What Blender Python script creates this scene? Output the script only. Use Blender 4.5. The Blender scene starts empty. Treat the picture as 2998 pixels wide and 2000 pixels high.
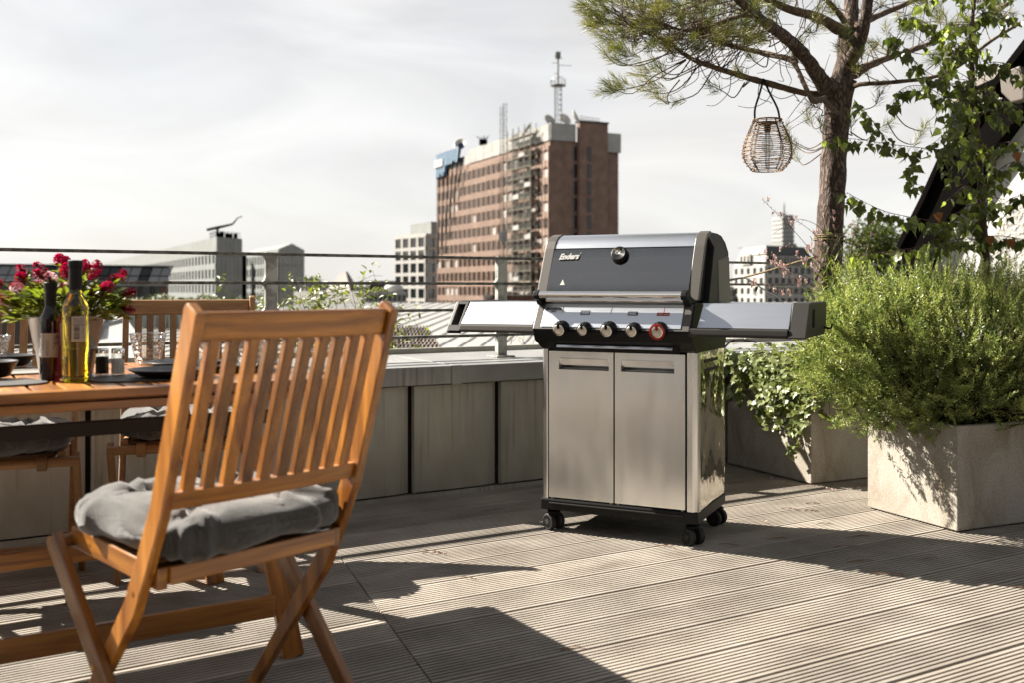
import bpy, math, random
import numpy as np
from mathutils import Vector, Matrix, Quaternion, noise as mnoise
random.seed(7); rng = np.random.default_rng(7)
R = math.radians
scene = bpy.context.scene
COL = scene.collection
F, CX, HZ, CH = 2915.0, 1499.0, 845.0, 0.98     # focal length in photo pixels, optical axis column, horizon row, eye height

# ------------------------------------------------------------------ camera
cd = bpy.data.cameras.new('camera'); cam = bpy.data.objects.new('camera', cd); COL.objects.link(cam)
cam.location = (0, 0, CH); cam.rotation_euler = (R(90), 0, 0)
cd.lens = 35.0; cd.sensor_width = 36.0; cd.shift_y = -155 / 2998.0
cd.clip_start = 0.05; cd.clip_end = 6000
cd.dof.use_dof = True; cd.dof.focus_distance = 4.0; cd.dof.aperture_fstop = 3.2
scene.camera = cam
# ------------------------------------------------------------------ sky, sun, exposure
SUN_EL, SUN_AZ = R(38.5), R(-68)                # azimuth from +Y, clockwise
world = bpy.data.worlds.new('World'); scene.world = world; world.use_nodes = True
wn, wl = world.node_tree.nodes, world.node_tree.links
wn.clear()
sky = wn.new('ShaderNodeTexSky'); sky.sky_type = 'NISHITA'; sky.sun_disc = False
sky.sun_elevation = SUN_EL; sky.sun_rotation = SUN_AZ % (2 * math.pi)
sky.air_density = 1.0; sky.dust_density = 2.0; sky.ozone_density = 1.0
tc = wn.new('ShaderNodeTexCoord'); mp = wn.new('ShaderNodeMapping')
mp.inputs['Scale'].default_value = (1.0, 1.0, 3.2); mp.inputs['Rotation'].default_value = (0.1, 0.25, 0.6)
nz = wn.new('ShaderNodeTexNoise'); nz.inputs['Scale'].default_value = 1.7; nz.inputs['Detail'].default_value = 7
nz.inputs['Roughness'].default_value = 0.55; nz.inputs['Distortion'].default_value = 0.5
cr = wn.new('ShaderNodeValToRGB'); cr.color_ramp.elements[0].position = 0.32; cr.color_ramp.elements[0].color = (0.74, 0.74, 0.74, 1)
cr.color_ramp.elements[1].position = 0.66; cr.color_ramp.elements[1].color = (0.97, 0.97, 0.97, 1)
mx = wn.new('ShaderNodeMix'); mx.data_type = 'RGBA'
bw = wn.new('ShaderNodeRGBToBW'); wl.new(sky.outputs['Color'], bw.inputs['Color'])      # thin cloud veil takes its brightness from the sky behind it
cm = wn.new('ShaderNodeMath'); cm.operation = 'MULTIPLY_ADD'; cm.inputs[1].default_value = 0.12; cm.inputs[2].default_value = 4.5; wl.new(bw.outputs['Val'], cm.inputs[0])
cs = wn.new('ShaderNodeVectorMath'); cs.operation = 'SCALE'; cs.inputs[0].default_value = (1.0, 0.98, 0.955); wl.new(cm.outputs[0], cs.inputs['Scale']); n2 = wn.new('ShaderNodeTexNoise'); n2.inputs['Scale'].default_value = 3.1; n2.inputs['Detail'].default_value = 8; n2.inputs['Distortion'].default_value = 1.2; m2 = wn.new('ShaderNodeMapping'); m2.inputs['Scale'].default_value = (1.0, 1.0, 3.0); m2.inputs['Rotation'].default_value = (0.2, -0.35, 0.3)
wl.new(tc.outputs['Generated'], m2.inputs['Vector']); wl.new(m2.outputs['Vector'], n2.inputs['Vector'])
r2 = wn.new('ShaderNodeMapRange'); r2.inputs['From Min'].default_value = 0.35; r2.inputs['From Max'].default_value = 0.65; r2.inputs['To Min'].default_value = 0.87; r2.inputs['To Max'].default_value = 1.07; wl.new(n2.outputs['Fac'], r2.inputs['Value'])
c3 = wn.new('ShaderNodeVectorMath'); c3.operation = 'SCALE'; wl.new(cs.outputs[0], c3.inputs[0]); wl.new(r2.outputs[0], c3.inputs['Scale']); 
sz = wn.new('ShaderNodeSeparateXYZ'); wl.new(tc.outputs['Generated'], sz.inputs[0])      # the haze is thinner, so darker, towards the zenith
q1 = wn.new('ShaderNodeMath'); q1.operation = 'MULTIPLY'; wl.new(sz.outputs['Z'], q1.inputs[0]); wl.new(sz.outputs['Z'], q1.inputs[1])
q2 = wn.new('ShaderNodeMath'); q2.operation = 'MULTIPLY_ADD'; q2.inputs[1].default_value = 1.35; q2.inputs[2].default_value = 1.0; wl.new(q1.outputs[0], q2.inputs[0])
q3 = wn.new('ShaderNodeMath'); q3.operation = 'DIVIDE'; q3.inputs[0].default_value = 1.0; wl.new(q2.outputs[0], q3.inputs[1])
c4 = wn.new('ShaderNodeVectorMath'); c4.operation = 'SCALE'; wl.new(c3.outputs[0], c4.inputs[0]); wl.new(q3.outputs[0], c4.inputs['Scale']); wl.new(c4.outputs[0], mx.inputs[7])
bg = wn.new('ShaderNodeBackground'); bg.inputs['Strength'].default_value = 0.0505
wo = wn.new('ShaderNodeOutputWorld')
wl.new(tc.outputs['Generated'], mp.inputs['Vector']); wl.new(mp.outputs['Vector'], nz.inputs['Vector'])
wl.new(nz.outputs['Fac'], cr.inputs['Fac']); wl.new(cr.outputs['Color'], mx.inputs[0])
wl.new(sky.outputs['Color'], mx.inputs[6]); wl.new(mx.outputs[2], bg.inputs['Color']); wl.new(bg.outputs['Background'], wo.inputs['Surface'])
sl = bpy.data.lights.new('sun', 'SUN'); sl.energy = 5.0; sl.angle = R(0.53); sl.color = (1.0, 0.93, 0.82)
sun = bpy.data.objects.new('sun', sl); COL.objects.link(sun)
sdir = Vector((math.sin(SUN_AZ) * math.cos(SUN_EL), math.cos(SUN_AZ) * math.cos(SUN_EL), math.sin(SUN_EL)))
sun.rotation_euler = (-sdir).to_track_quat('-Z', 'Y').to_euler(); sun.location = (-8, 4, 9)
vs = scene.view_settings; vs.view_transform = 'Standard'; vs.look = 'None'; vs.gamma = 1.0; vs.use_curve_mapping = False
vs.exposure = 1.95
cy = scene.cycles; cy.use_denoising = True; cy.max_bounces = 8; cy.transparent_max_bounces = 10
cy.diffuse_bounces = 3; cy.glossy_bounces = 4; cy.transmission_bounces = 8; cy.sample_clamp_indirect = 6.0
cy.caustics_reflective = False; cy.caustics_refractive = False
cy.use_adaptive_sampling = True; cy.adaptive_threshold = 0.015

# ------------------------------------------------------------------ helpers
def W(px, py, Y): return Vector(((px - CX) / F * Y, Y, CH - (py - HZ) / F * Y))
def G(px, py, z=0.0):
    Y = (CH - z) * F / (py - HZ); return Vector(((px - CX) / F * Y, Y, z))

class MB:
    def __init__(s): s.v = []; s.f = []; s.g = []; s.m = []
    def add(s, vs_, fs, axis=None, mi=0):
        o = len(s.v); vs_ = [Vector(v) for v in vs_]
        off = Vector((random.uniform(0, 50), random.uniform(0, 50), random.uniform(0, 50)))
        if axis is None: s.g += [v + off for v in vs_]
        else:
            a = Vector(axis).normalized(); b = a.orthogonal().normalized(); c = a.cross(b)
            s.g += [Vector((v.dot(a), v.dot(b), v.dot(c))) + off for v in vs_]
        s.v += vs_; s.f += [tuple(i + o for i in f) for f in fs]; s.m += [mi] * len(fs)
        return s
    def hexa(s, p, axis=None, mi=0):       # 8 corners: bottom loop 0-3, top loop 4-7
        return s.add(p, [(0, 3, 2, 1), (4, 5, 6, 7), (0, 1, 5, 4), (1, 2, 6, 5), (2, 3, 7, 6), (3, 0, 4, 7)], axis, mi)
    def box(s, x0, x1, y0, y1, z0, z1, axis=None, mi=0):
        if axis is None:
            d = (abs(x1 - x0), abs(y1 - y0), abs(z1 - z0)); axis = [(1, 0, 0), (0, 1, 0), (0, 0, 1)][d.index(max(d))]
        return s.hexa([(x0, y0, z0), (x1, y0, z0), (x1, y1, z0), (x0, y1, z0), (x0, y0, z1), (x1, y0, z1), (x1, y1, z1), (x0, y1, z1)], axis, mi)
    def beam(s, p0, p1, w, t, side=(1, 0, 0), mi=0, taper=1.0):
        p0, p1 = Vector(p0), Vector(p1); a = (p1 - p0).normalized()
        sd = Vector(side); sd = (sd - a * sd.dot(a)).normalized(); up = a.cross(sd)
        q = []
        for p, k in ((p0, 1.0), (p1, taper)):
            for i, j in ((-1, -1), (1, -1), (1, 1), (-1, 1)): q.append(p + sd * (i * w / 2 * k) + up * (j * t / 2 * k))
        return s.hexa(q, a, mi)
    def prism(s, poly, x0, x1, mi=0, fx=None):   # poly in (y,z), extruded along x
        n = len(poly); fx = fx or (lambda y, z, x: (x, y, z))
        v = [fx(y, z, x0) for y, z in poly] + [fx(y, z, x1) for y, z in poly]
        fs = [(i, (i + 1) % n, n + (i + 1) % n, n + i) for i in range(n)] + [tuple(range(n))[::-1], tuple(range(n, 2 * n))]
        return s.add(v, fs, (1, 0, 0), mi)
    def ring(s, outer, inner, x0, x1, fx=None, mi=0):
        n = len(outer); fx = fx or (lambda y, z, x: (x, y, z))
        v = [fx(y, z, x0) for y, z in outer] + [fx(y, z, x0) for y, z in inner] + [fx(y, z, x1) for y, z in outer] + [fx(y, z, x1) for y, z in inner]
        fs = []
        for i in range(n):
            j = (i + 1) % n
            fs += [(i, n + i, n + j, j), (2 * n + i, 2 * n + j, 3 * n + j, 3 * n + i), (i, j, 2 * n + j, 2 * n + i), (n + i, 3 * n + i, 3 * n + j, n + j)]
        return s.add(v, fs, (1, 0, 0), mi)
    def tube(s, pts, rad, n=8, cap=True, mi=0):
        pts = [Vector(p) for p in pts]; m = len(pts)
        if not hasattr(rad, '__len__'): rad = [rad] * m
        v = []; prev = None
        for i, p in enumerate(pts):
            t = (pts[min(i + 1, m - 1)] - pts[max(i - 1, 0)])
            t = t.normalized() if t.length > 1e-9 else Vector((0, 0, 1))
            if prev is None: b = t.orthogonal().normalized()
            else:
                b = prev - t * prev.dot(t); b = b.normalized() if b.length > 1e-6 else t.orthogonal().normalized()
            prev = b; c = t.cross(b)
            for k in range(n):
                a = 2 * math.pi * k / n; v.append(p + (b * math.cos(a) + c * math.sin(a)) * rad[i])
        fs = [(i * n + k, i * n + (k + 1) % n, (i + 1) * n + (k + 1) % n, (i + 1) * n + k) for i in range(m - 1) for k in range(n)]
        if cap: fs += [tuple(range(n))[::-1], tuple((m - 1) * n + k for k in range(n))]
        return s.add(v, fs, (pts[-1] - pts[0]) if (pts[-1] - pts[0]).length > 1e-6 else None, mi)
    def lathe(s, prof, n=24, o=(0, 0, 0), ax='z', mi=0, sx=1, sy=1):
        v = []
        for r, z in prof:
            for k in range(n):
                a = 2 * math.pi * k / n; x, y = r * math.cos(a) * sx, r * math.sin(a) * sy
                p = (x, y, z) if ax == 'z' else ((z, x, y) if ax == 'x' else (x, z, y))
                v.append((p[0] + o[0], p[1] + o[1], p[2] + o[2]))
        m = len(prof); fs = []
        for i in range(m - 1):
            for k in range(n):
                q = (i * n + k, i * n + (k + 1) % n, (i + 1) * n + (k + 1) % n, (i + 1) * n + k)
                fs.append(q if ax != 'y' else q[::-1])
        if prof[0][0] > 1e-5: fs.append(tuple(range(n))[::-1])
        if prof[-1][0] > 1e-5: fs.append(tuple((m - 1) * n + k for k in range(n)))
        return s.add(v, fs, None, mi)
    def mesh(s, name, mats, smooth=False):
        me = bpy.data.meshes.new(name); me.from_pydata([tuple(v) for v in s.v], [], s.f)
        a = me.attributes.new('gr', 'FLOAT_VECTOR', 'POINT'); a.data.foreach_set('vector', np.array([tuple(g) for g in s.g], dtype=np.float32).ravel())
        for m in (mats if isinstance(mats, (list, tuple)) else [mats]): me.materials.append(m)
        me.polygons.foreach_set('material_index', s.m)
        if smooth: me.polygons.foreach_set('use_smooth', [True] * len(me.polygons))
        me.update(); return me
    def build(s, name, mats, parent=None, smooth=False, bevel=0, seg=2, **kw):
        o = bpy.data.objects.new(name, s.mesh(name, mats, smooth)); COL.objects.link(o)
        if parent: o.parent = parent
        if bevel:
            b = o.modifiers.new('bevel', 'BEVEL'); b.width = bevel; b.segments = seg; b.limit_method = 'ANGLE'; b.angle_limit = R(40)
        if smooth == 'auto':
            smooth_auto(o)
        for k, v_ in kw.items(): o[k] = v_
        return o
def smooth_auto(o, ang=35):
    me = o.data
    try: me.set_sharp_from_angle(angle=R(ang))
    except Exception: pass
def thing(name, label, cat, loc=(0, 0, 0), rz=0.0, group=None):
    o = bpy.data.objects.new(name, None); COL.objects.link(o); o.empty_display_size = 0.1
    o.location = loc; o.rotation_euler = (0, 0, rz); o['label'] = label; o['category'] = cat
    if group: o['group'] = group
    return o
def tag(o, label=None, cat=None, group=None, kind=None):
    for k, v in (('label', label), ('category', cat), ('group', group), ('kind', kind)):
        if v: o[k] = v
    return o
def inst(name, me, parent, loc=(0, 0, 0), rot=None, scale=None, **kw):
    o = bpy.data.objects.new(name, me); COL.objects.link(o)
    if parent: o.parent = parent
    o.location = loc
    if rot is not None:
        if isinstance(rot, Quaternion): o.rotation_mode = 'QUATERNION'; o.rotation_quaternion = rot
        else: o.rotation_euler = rot
    if scale is not None: o.scale = scale if hasattr(scale, '__len__') else (scale,) * 3
    for k, v in kw.items(): o[k] = v
    return o
def kids(o): return [c for c in bpy.data.objects if c.parent == o]
def copy_tree(o, parent=None):
    c = o.copy(); COL.objects.link(c); c.parent = parent
    for ch in kids(o): copy_tree(ch, c)
    return c
def text_mesh(txt, size, ext=0.001, shear=0.0, off=0.0, align='LEFT'):
    cu = bpy.data.curves.new('lettering', 'FONT'); cu.body = txt; cu.size = size; cu.extrude = ext; cu.shear = shear; cu.offset = off; cu.align_x = align
    cu.resolution_u = 3
    ob = bpy.data.objects.new('lettering_source', cu); COL.objects.link(ob)
    dg = bpy.context.evaluated_depsgraph_get(); me = bpy.data.meshes.new_from_object(ob.evaluated_get(dg))
    bpy.data.objects.remove(ob); return me

# ------------------------------------------------------------------ materials
KA = 0.44                                       # one reflectance scale for the whole scene
def mat(name, col=(0.5, 0.5, 0.5), rough=0.5, metal=0.0, col2=None, nscale=8.0, stretch=(1, 1, 1), bump=0.0, bscale=None, coat=0.0, spec=0.5,
        coord='Object', detail=4.0, rvar=0.0, trans=0.0, alpha=None, ior=1.45, objvar=0.0, lo=0.35, hi=0.65, transl=0.0, aniso=0.0, sheen=0.0, bdist=0.01):
    if metal < 0.5 and trans == 0: col = tuple(c * KA for c in col); col2 = tuple(c * KA for c in col2) if col2 else None
    m = bpy.data.materials.new(name); m.use_nodes = True; n, l = m.node_tree.nodes, m.node_tree.links
    b = n['Principled BSDF']; b.inputs['Base Color'].default_value = (*col, 1); b.inputs['Roughness'].default_value = rough
    b.inputs['Metallic'].default_value = metal; b.inputs['Coat Weight'].default_value = coat; b.inputs['IOR'].default_value = ior
    b.inputs['Transmission Weight'].default_value = trans; b.inputs['Specular IOR Level'].default_value = spec
    b.inputs['Anisotropic'].default_value = aniso; b.inputs['Sheen Weight'].default_value = sheen
    vec = None
    if col2 or bump or rvar:
        if coord == 'gr':
            t = n.new('ShaderNodeAttribute'); t.attribute_name = 'gr'; src = t.outputs['Vector']
        else:
            t = n.new('ShaderNodeTexCoord'); src = t.outputs[coord]
        mp_ = n.new('ShaderNodeMapping'); mp_.inputs['Scale'].default_value = stretch; l.new(src, mp_.inputs['Vector']); vec = mp_.outputs['Vector']
        nt = n.new('ShaderNodeTexNoise'); nt.inputs['Scale'].default_value = nscale; nt.inputs['Detail'].default_value = detail; l.new(vec, nt.inputs['Vector'])
    cout = None
    if col2:
        rp = n.new('ShaderNodeValToRGB'); rp.color_ramp.elements[0].position = lo; rp.color_ramp.elements[1].position = hi
        rp.color_ramp.elements[0].color = (*col, 1); rp.color_ramp.elements[1].color = (*col2, 1)
        l.new(nt.outputs['Fac'], rp.inputs['Fac']); cout = rp.outputs['Color']
    if objvar:
        oi = n.new('ShaderNodeObjectInfo'); hs = n.new('ShaderNodeHueSaturation')
        mr = n.new('ShaderNodeMapRange'); mr.inputs['To Min'].default_value = 1 - objvar; mr.inputs['To Max'].default_value = 1 + objvar
        l.new(oi.outputs['Random'], mr.inputs['Value']); l.new(mr.outputs['Result'], hs.inputs['Value'])
        if cout: l.new(cout, hs.inputs['Color'])
        else: hs.inputs['Color'].default_value = (*col, 1)
        cout = hs.outputs['Color']
    if cout: l.new(cout, b.inputs['Base Color'])
    if rvar:
        mr = n.new('ShaderNodeMapRange'); mr.inputs['To Min'].default_value = max(0.02, rough - rvar); mr.inputs['To Max'].default_value = rough + rvar
        l.new(nt.outputs['Fac'], mr.inputs['Value']); l.new(mr.outputs['Result'], b.inputs['Roughness'])
    if bump:
        nb = n.new('ShaderNodeTexNoise'); nb.inputs['Scale'].default_value = bscale or nscale; nb.inputs['Detail'].default_value = 3; l.new(vec, nb.inputs['Vector'])
        bp = n.new('ShaderNodeBump'); bp.inputs['Strength'].default_value = bump; bp.inputs['Distance'].default_value = bdist
        l.new(nb.outputs['Fac'], bp.inputs['Height']); l.new(bp.outputs['Normal'], b.inputs['Normal'])
    if transl:
        tb = n.new('ShaderNodeBsdfTranslucent'); ms = n.new('ShaderNodeMixShader'); ms.inputs['Fac'].default_value = transl
        if cout:
            hs2 = n.new('ShaderNodeHueSaturation'); hs2.inputs['Value'].default_value = 1.7; hs2.inputs['Saturation'].default_value = 1.15; l.new(cout, hs2.inputs['Color']); l.new(hs2.outputs['Color'], tb.inputs['Color'])
        else: tb.inputs['Color'].default_value = (*[min(1, c * 1.7) for c in col], 1)
        out = n['Material Output']; l.new(b.outputs['BSDF'], ms.inputs[1]); l.new(tb.outputs['BSDF'], ms.inputs[2]); l.new(ms.outputs['Shader'], out.inputs['Surface'])
    m['bsdf'] = b.name
    return m

def weather(m, scale, stretch, lo_, hi_, dark):
    n, l = m.node_tree.nodes, m.node_tree.links; b = n['Principled BSDF']; src = b.inputs['Base Color'].links[0].from_socket
    t = n.new('ShaderNodeTexCoord'); mp_ = n.new('ShaderNodeMapping'); mp_.inputs['Scale'].default_value = stretch; l.new(t.outputs['Object'], mp_.inputs['Vector'])
    nt = n.new('ShaderNodeTexNoise'); nt.inputs['Scale'].default_value = scale; nt.inputs['Detail'].default_value = 7; nt.inputs['Roughness'].default_value = 0.65; nt.inputs['Distortion'].default_value = 0.8; l.new(mp_.outputs['Vector'], nt.inputs['Vector'])
    rp = n.new('ShaderNodeValToRGB'); rp.color_ramp.elements[0].position = lo_; rp.color_ramp.elements[0].color = (*dark, 1); rp.color_ramp.elements[1].position = hi_; rp.color_ramp.elements[1].color = (1, 1, 1, 1); l.new(nt.outputs['Fac'], rp.inputs['Fac'])
    mx_ = n.new('ShaderNodeMix'); mx_.data_type = 'RGBA'; mx_.blend_type = 'MULTIPLY'; mx_.inputs[0].default_value = 1; l.new(src, mx_.inputs[6]); l.new(rp.outputs['Color'], mx_.inputs[7]); l.new(mx_.outputs[2], b.inputs['Base Color']); return m
M = {}
def wood_mat(name, c1, c2, rough=0.38, coat=0.45):
    c1 = tuple(c * KA for c in c1); c2 = tuple(c * KA for c in c2)
    m = bpy.data.materials.new(name); m.use_nodes = True; n, l = m.node_tree.nodes, m.node_tree.links; b = n['Principled BSDF']
    at = n.new('ShaderNodeAttribute'); at.attribute_name = 'gr'
    mp1 = n.new('ShaderNodeMapping'); mp1.inputs['Scale'].default_value = (1.3, 16, 16); l.new(at.outputs['Vector'], mp1.inputs['Vector'])
    n1 = n.new('ShaderNodeTexNoise'); n1.inputs['Scale'].default_value = 2.2; n1.inputs['Detail'].default_value = 5; n1.inputs['Distortion'].default_value = 0.6; l.new(mp1.outputs['Vector'], n1.inputs['Vector'])
    mp2 = n.new('ShaderNodeMapping'); mp2.inputs['Scale'].default_value = (4, 120, 120); l.new(at.outputs['Vector'], mp2.inputs['Vector'])
    n2 = n.new('ShaderNodeTexNoise'); n2.inputs['Scale'].default_value = 3; n2.inputs['Detail'].default_value = 3; l.new(mp2.outputs['Vector'], n2.inputs['Vector'])
    r1 = n.new('ShaderNodeValToRGB'); r1.color_ramp.elements[0].position = 0.3; r1.color_ramp.elements[1].position = 0.7
    r1.color_ramp.elements[0].color = (*c1, 1); r1.color_ramp.elements[1].color = (*c2, 1); l.new(n1.outputs['Fac'], r1.inputs['Fac'])
    mr = n.new('ShaderNodeMapRange'); mr.inputs['From Min'].default_value = 0.3; mr.inputs['From Max'].default_value = 0.7; mr.inputs['To Min'].default_value = 0.72; mr.inputs['To Max'].default_value = 1.12
    l.new(n2.outputs['Fac'], mr.inputs['Value'])
    n3 = n.new('ShaderNodeTexNoise'); n3.inputs['Scale'].default_value = 0.13; l.new(at.outputs['Vector'], n3.inputs['Vector'])
    mr3 = n.new('ShaderNodeMapRange'); mr3.inputs['From Min'].default_value = 0.35; mr3.inputs['From Max'].default_value = 0.65; mr3.inputs['To Min'].default_value = 0.6; mr3.inputs['To Max'].default_value = 1.3
    l.new(n3.outputs['Fac'], mr3.inputs['Value'])
    mu = n.new('ShaderNodeMath'); mu.operation = 'MULTIPLY'; l.new(mr.outputs['Result'], mu.inputs[0]); l.new(mr3.outputs['Result'], mu.inputs[1])
    hs = n.new('ShaderNodeHueSaturation'); l.new(r1.outputs['Color'], hs.inputs['Color']); l.new(mu.outputs['Value'], hs.inputs['Value']); l.new(hs.outputs['Color'], b.inputs['Base Color'])
    bp = n.new('ShaderNodeBump'); bp.inputs['Strength'].default_value = 0.25; bp.inputs['Distance'].default_value = 0.002; l.new(n2.outputs['Fac'], bp.inputs['Height']); l.new(bp.outputs['Normal'], b.inputs['Normal'])
    b.inputs['Roughness'].default_value = rough; b.inputs['Coat Weight'].default_value = coat; b.inputs['Coat Roughness'].default_value = 0.28
    return m
M['acacia'] = wood_mat('acacia_wood_oiled', (0.32, 0.088, 0.006), (1.0, 0.40, 0.05))
M['acacia_sunlit'] = wood_mat('acacia_wood_sunlit', (0.38, 0.17, 0.05), (0.62, 0.33, 0.12), rough=0.6, coat=0.05)  # same wood for the far chairs, sunlight put into its paler colour
def deck_mat():
    m = mat('deck_composite', (0.52, 0.475, 0.42), 0.8, col2=(0.65, 0.595, 0.53), nscale=3.0, stretch=(1.5, 1.5, 1), bump=0.5, bscale=220, objvar=0.20, detail=8, bdist=0.002)
    n, l = m.node_tree.nodes, m.node_tree.links; b = n['Principled BSDF']; src = b.inputs['Base Color'].links[0].from_socket
    at = n.new('ShaderNodeAttribute'); at.attribute_name = 'gr'
    mp_ = n.new('ShaderNodeMapping'); mp_.inputs['Scale'].default_value = (1.6, 3.2, 3.2); l.new(at.outputs['Vector'], mp_.inputs['Vector'])
    nt = n.new('ShaderNodeTexNoise'); nt.inputs['Scale'].default_value = 2.2; nt.inputs['Detail'].default_value = 7; l.new(mp_.outputs['Vector'], nt.inputs['Vector'])
    rp = n.new('ShaderNodeValToRGB'); rp.color_ramp.elements[0].position = 0.28; rp.color_ramp.elements[0].color = (0.74, 0.70, 0.66, 1); rp.color_ramp.elements[1].position = 0.58; rp.color_ramp.elements[1].color = (1.05, 1.03, 1.0, 1)
    l.new(nt.outputs['Fac'], rp.inputs['Fac'])
    mx_ = n.new('ShaderNodeMix'); mx_.data_type = 'RGBA'; mx_.blend_type = 'MULTIPLY'; mx_.inputs[0].default_value = 1; l.new(src, mx_.inputs[6]); l.new(rp.outputs['Color'], mx_.inputs[7]); l.new(mx_.outputs[2], b.inputs['Base Color'])
    return m
M['deck'] = deck_mat()
M['deck_groove'] = mat('deck_groove_shade', (0.07, 0.055, 0.042), 0.95)  # floors of the board grooves, their shade put into this dark colour
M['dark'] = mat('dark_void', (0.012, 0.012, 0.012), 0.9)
def streaked(name, c1, c2, streak, rough=0.5, metal=0.0, bump=0.15):
    m = mat(name, c1, rough, metal, col2=c2, nscale=2.4, bump=bump, bscale=60, detail=6, bdist=0.003)
    n, l = m.node_tree.nodes, m.node_tree.links; b = n['Principled BSDF']; src = b.inputs['Base Color'].links[0].from_socket
    t = n.new('ShaderNodeTexCoord'); mp_ = n.new('ShaderNodeMapping'); mp_.inputs['Scale'].default_value = (42, 42, 1.6); l.new(t.outputs['Object'], mp_.inputs['Vector'])
    nt = n.new('ShaderNodeTexNoise'); nt.inputs['Scale'].default_value = 1.0; nt.inputs['Detail'].default_value = 4; l.new(mp_.outputs['Vector'], nt.inputs['Vector'])
    big = n.new('ShaderNodeTexNoise'); big.inputs['Scale'].default_value = 2.2; l.new(t.outputs['Object'], big.inputs['Vector'])
    mu = n.new('ShaderNodeMath'); mu.operation = 'MULTIPLY'; l.new(nt.outputs['Fac'], mu.inputs[0]); l.new(big.outputs['Fac'], mu.inputs[1])
    rp = n.new('ShaderNodeValToRGB'); rp.color_ramp.elements[0].position = 0.27; rp.color_ramp.elements[0].color = (1, 1, 1, 1); rp.color_ramp.elements[1].position = 0.42; rp.color_ramp.elements[1].color = (*streak, 1)
    l.new(mu.outputs['Value'], rp.inputs['Fac'])
    mx_ = n.new('ShaderNodeMix'); mx_.data_type = 'RGBA'; mx_.blend_type = 'MULTIPLY'; mx_.inputs[0].default_value = 1; l.new(src, mx_.inputs[6]); l.new(rp.outputs['Color'], mx_.inputs[7]); l.new(mx_.outputs[2], b.inputs['Base Color'])
    return m
M['cladding'] = streaked('painted_zinc_cladding', (0.74, 0.72, 0.64), (0.86, 0.84, 0.75), (0.6, 0.57, 0.52), 0.38)
M['zinc'] = streaked('weathered_zinc', (0.44, 0.44, 0.43), (0.66, 0.66, 0.65), (0.5, 0.47, 0.45), 0.5, 0.25)
M['galv'] = mat('galvanised_steel', (0.20, 0.20, 0.185), 0.5, 0.5, col2=(0.38, 0.38, 0.35), nscale=14, lo=0.42, hi=0.58, detail=2, rvar=0.1)
M['rail_steel'] = mat('weathered_shaded_rail_steel', (0.16, 0.152, 0.13), 0.55, 0.3, col2=(0.33, 0.32, 0.28), nscale=30, lo=0.45, hi=0.55)  # weathered steel with the rails' underside shade put into its colour
M['concrete'] = mat('cast_concrete', (0.52, 0.475, 0.405), 0.85, col2=(0.74, 0.68, 0.59), nscale=120, bump=0.35, bscale=160, detail=6, lo=0.3, hi=0.62, bdist=0.003)
weather(M['concrete'], 5, (1, 1, .6), .36, .56, (.70, .64, .56)); weather(M['cladding'], 3, (1, 1, .5), .35, .6, (.80, .77, .70)); weather(M['deck'], 1.6, (1, 1, 1), .34, .58, (.88, .86, .84))
M['soil'] = mat('potting_soil', (0.03, 0.02, 0.013), 0.95, col2=(0.08, 0.055, 0.035), nscale=50, bump=1.0, bscale=60)
def steel(name, col, rough, sx, sy, sz, bstr=0.06, aniso=0.0, wave=0.9):
    m = mat(name, col, rough, 1.0, aniso=aniso); n, l = m.node_tree.nodes, m.node_tree.links; b = n['Principled BSDF']
    t = n.new('ShaderNodeTexCoord'); mp_ = n.new('ShaderNodeMapping'); mp_.inputs['Scale'].default_value = (sx, sy, sz); l.new(t.outputs['Object'], mp_.inputs['Vector'])
    nt = n.new('ShaderNodeTexNoise'); nt.inputs['Scale'].default_value = 1; nt.inputs['Detail'].default_value = 3; l.new(mp_.outputs['Vector'], nt.inputs['Vector'])
    mr = n.new('ShaderNodeMapRange'); mr.inputs['To Min'].default_value = rough - 0.03; mr.inputs['To Max'].default_value = rough + 0.05; l.new(nt.outputs['Fac'], mr.inputs['Value']); l.new(mr.outputs['Result'], b.inputs['Roughness'])
    bp = n.new('ShaderNodeBump'); bp.inputs['Strength'].default_value = bstr; bp.inputs['Distance'].default_value = 0.001; l.new(nt.outputs['Fac'], bp.inputs['Height'])
    mp2 = n.new('ShaderNodeMapping'); mp2.inputs['Scale'].default_value = (9, 9, 2.2); l.new(t.outputs['Object'], mp2.inputs['Vector']); n2 = n.new('ShaderNodeTexNoise'); n2.inputs['Scale'].default_value = 1; n2.inputs['Detail'].default_value = 1; l.new(mp2.outputs['Vector'], n2.inputs['Vector'])
    b2_ = n.new('ShaderNodeBump'); b2_.inputs['Strength'].default_value = wave; b2_.inputs['Distance'].default_value = 0.012; l.new(n2.outputs['Fac'], b2_.inputs['Height']); l.new(bp.outputs['Normal'], b2_.inputs['Normal']); l.new(b2_.outputs['Normal'], b.inputs['Normal'])
    return m
M['steel'] = steel('brushed_stainless', (0.62, 0.615, 0.60), 0.25, 5, 5, 3, bstr=0.0, wave=0.7)
M['steel_h'] = steel('brushed_stainless_horizontal', (0.55, 0.58, 0.63), 0.30, 5, 400, 400, wave=0.04)
M['steel_polished'] = mat('polished_stainless', (0.70, 0.68, 0.60), 0.045, 1.0, bump=0.35, nscale=4, bscale=4.5, bdist=0.03)
M['chrome'] = mat('chromed_tube', (0.78, 0.76, 0.73), 0.12, 1.0)
M['black'] = mat('black_plastic', (0.012, 0.012, 0.013), 0.5, spec=0.22, bump=0.15, nscale=300, bscale=600, bdist=0.001)
M['taupe'] = mat('metallic_anthracite_enamel', (0.12, 0.108, 0.096), 0.40, 0.2, col2=(0.18, 0.165, 0.148), nscale=500, bump=0.3, bscale=700, bdist=0.001)
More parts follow.
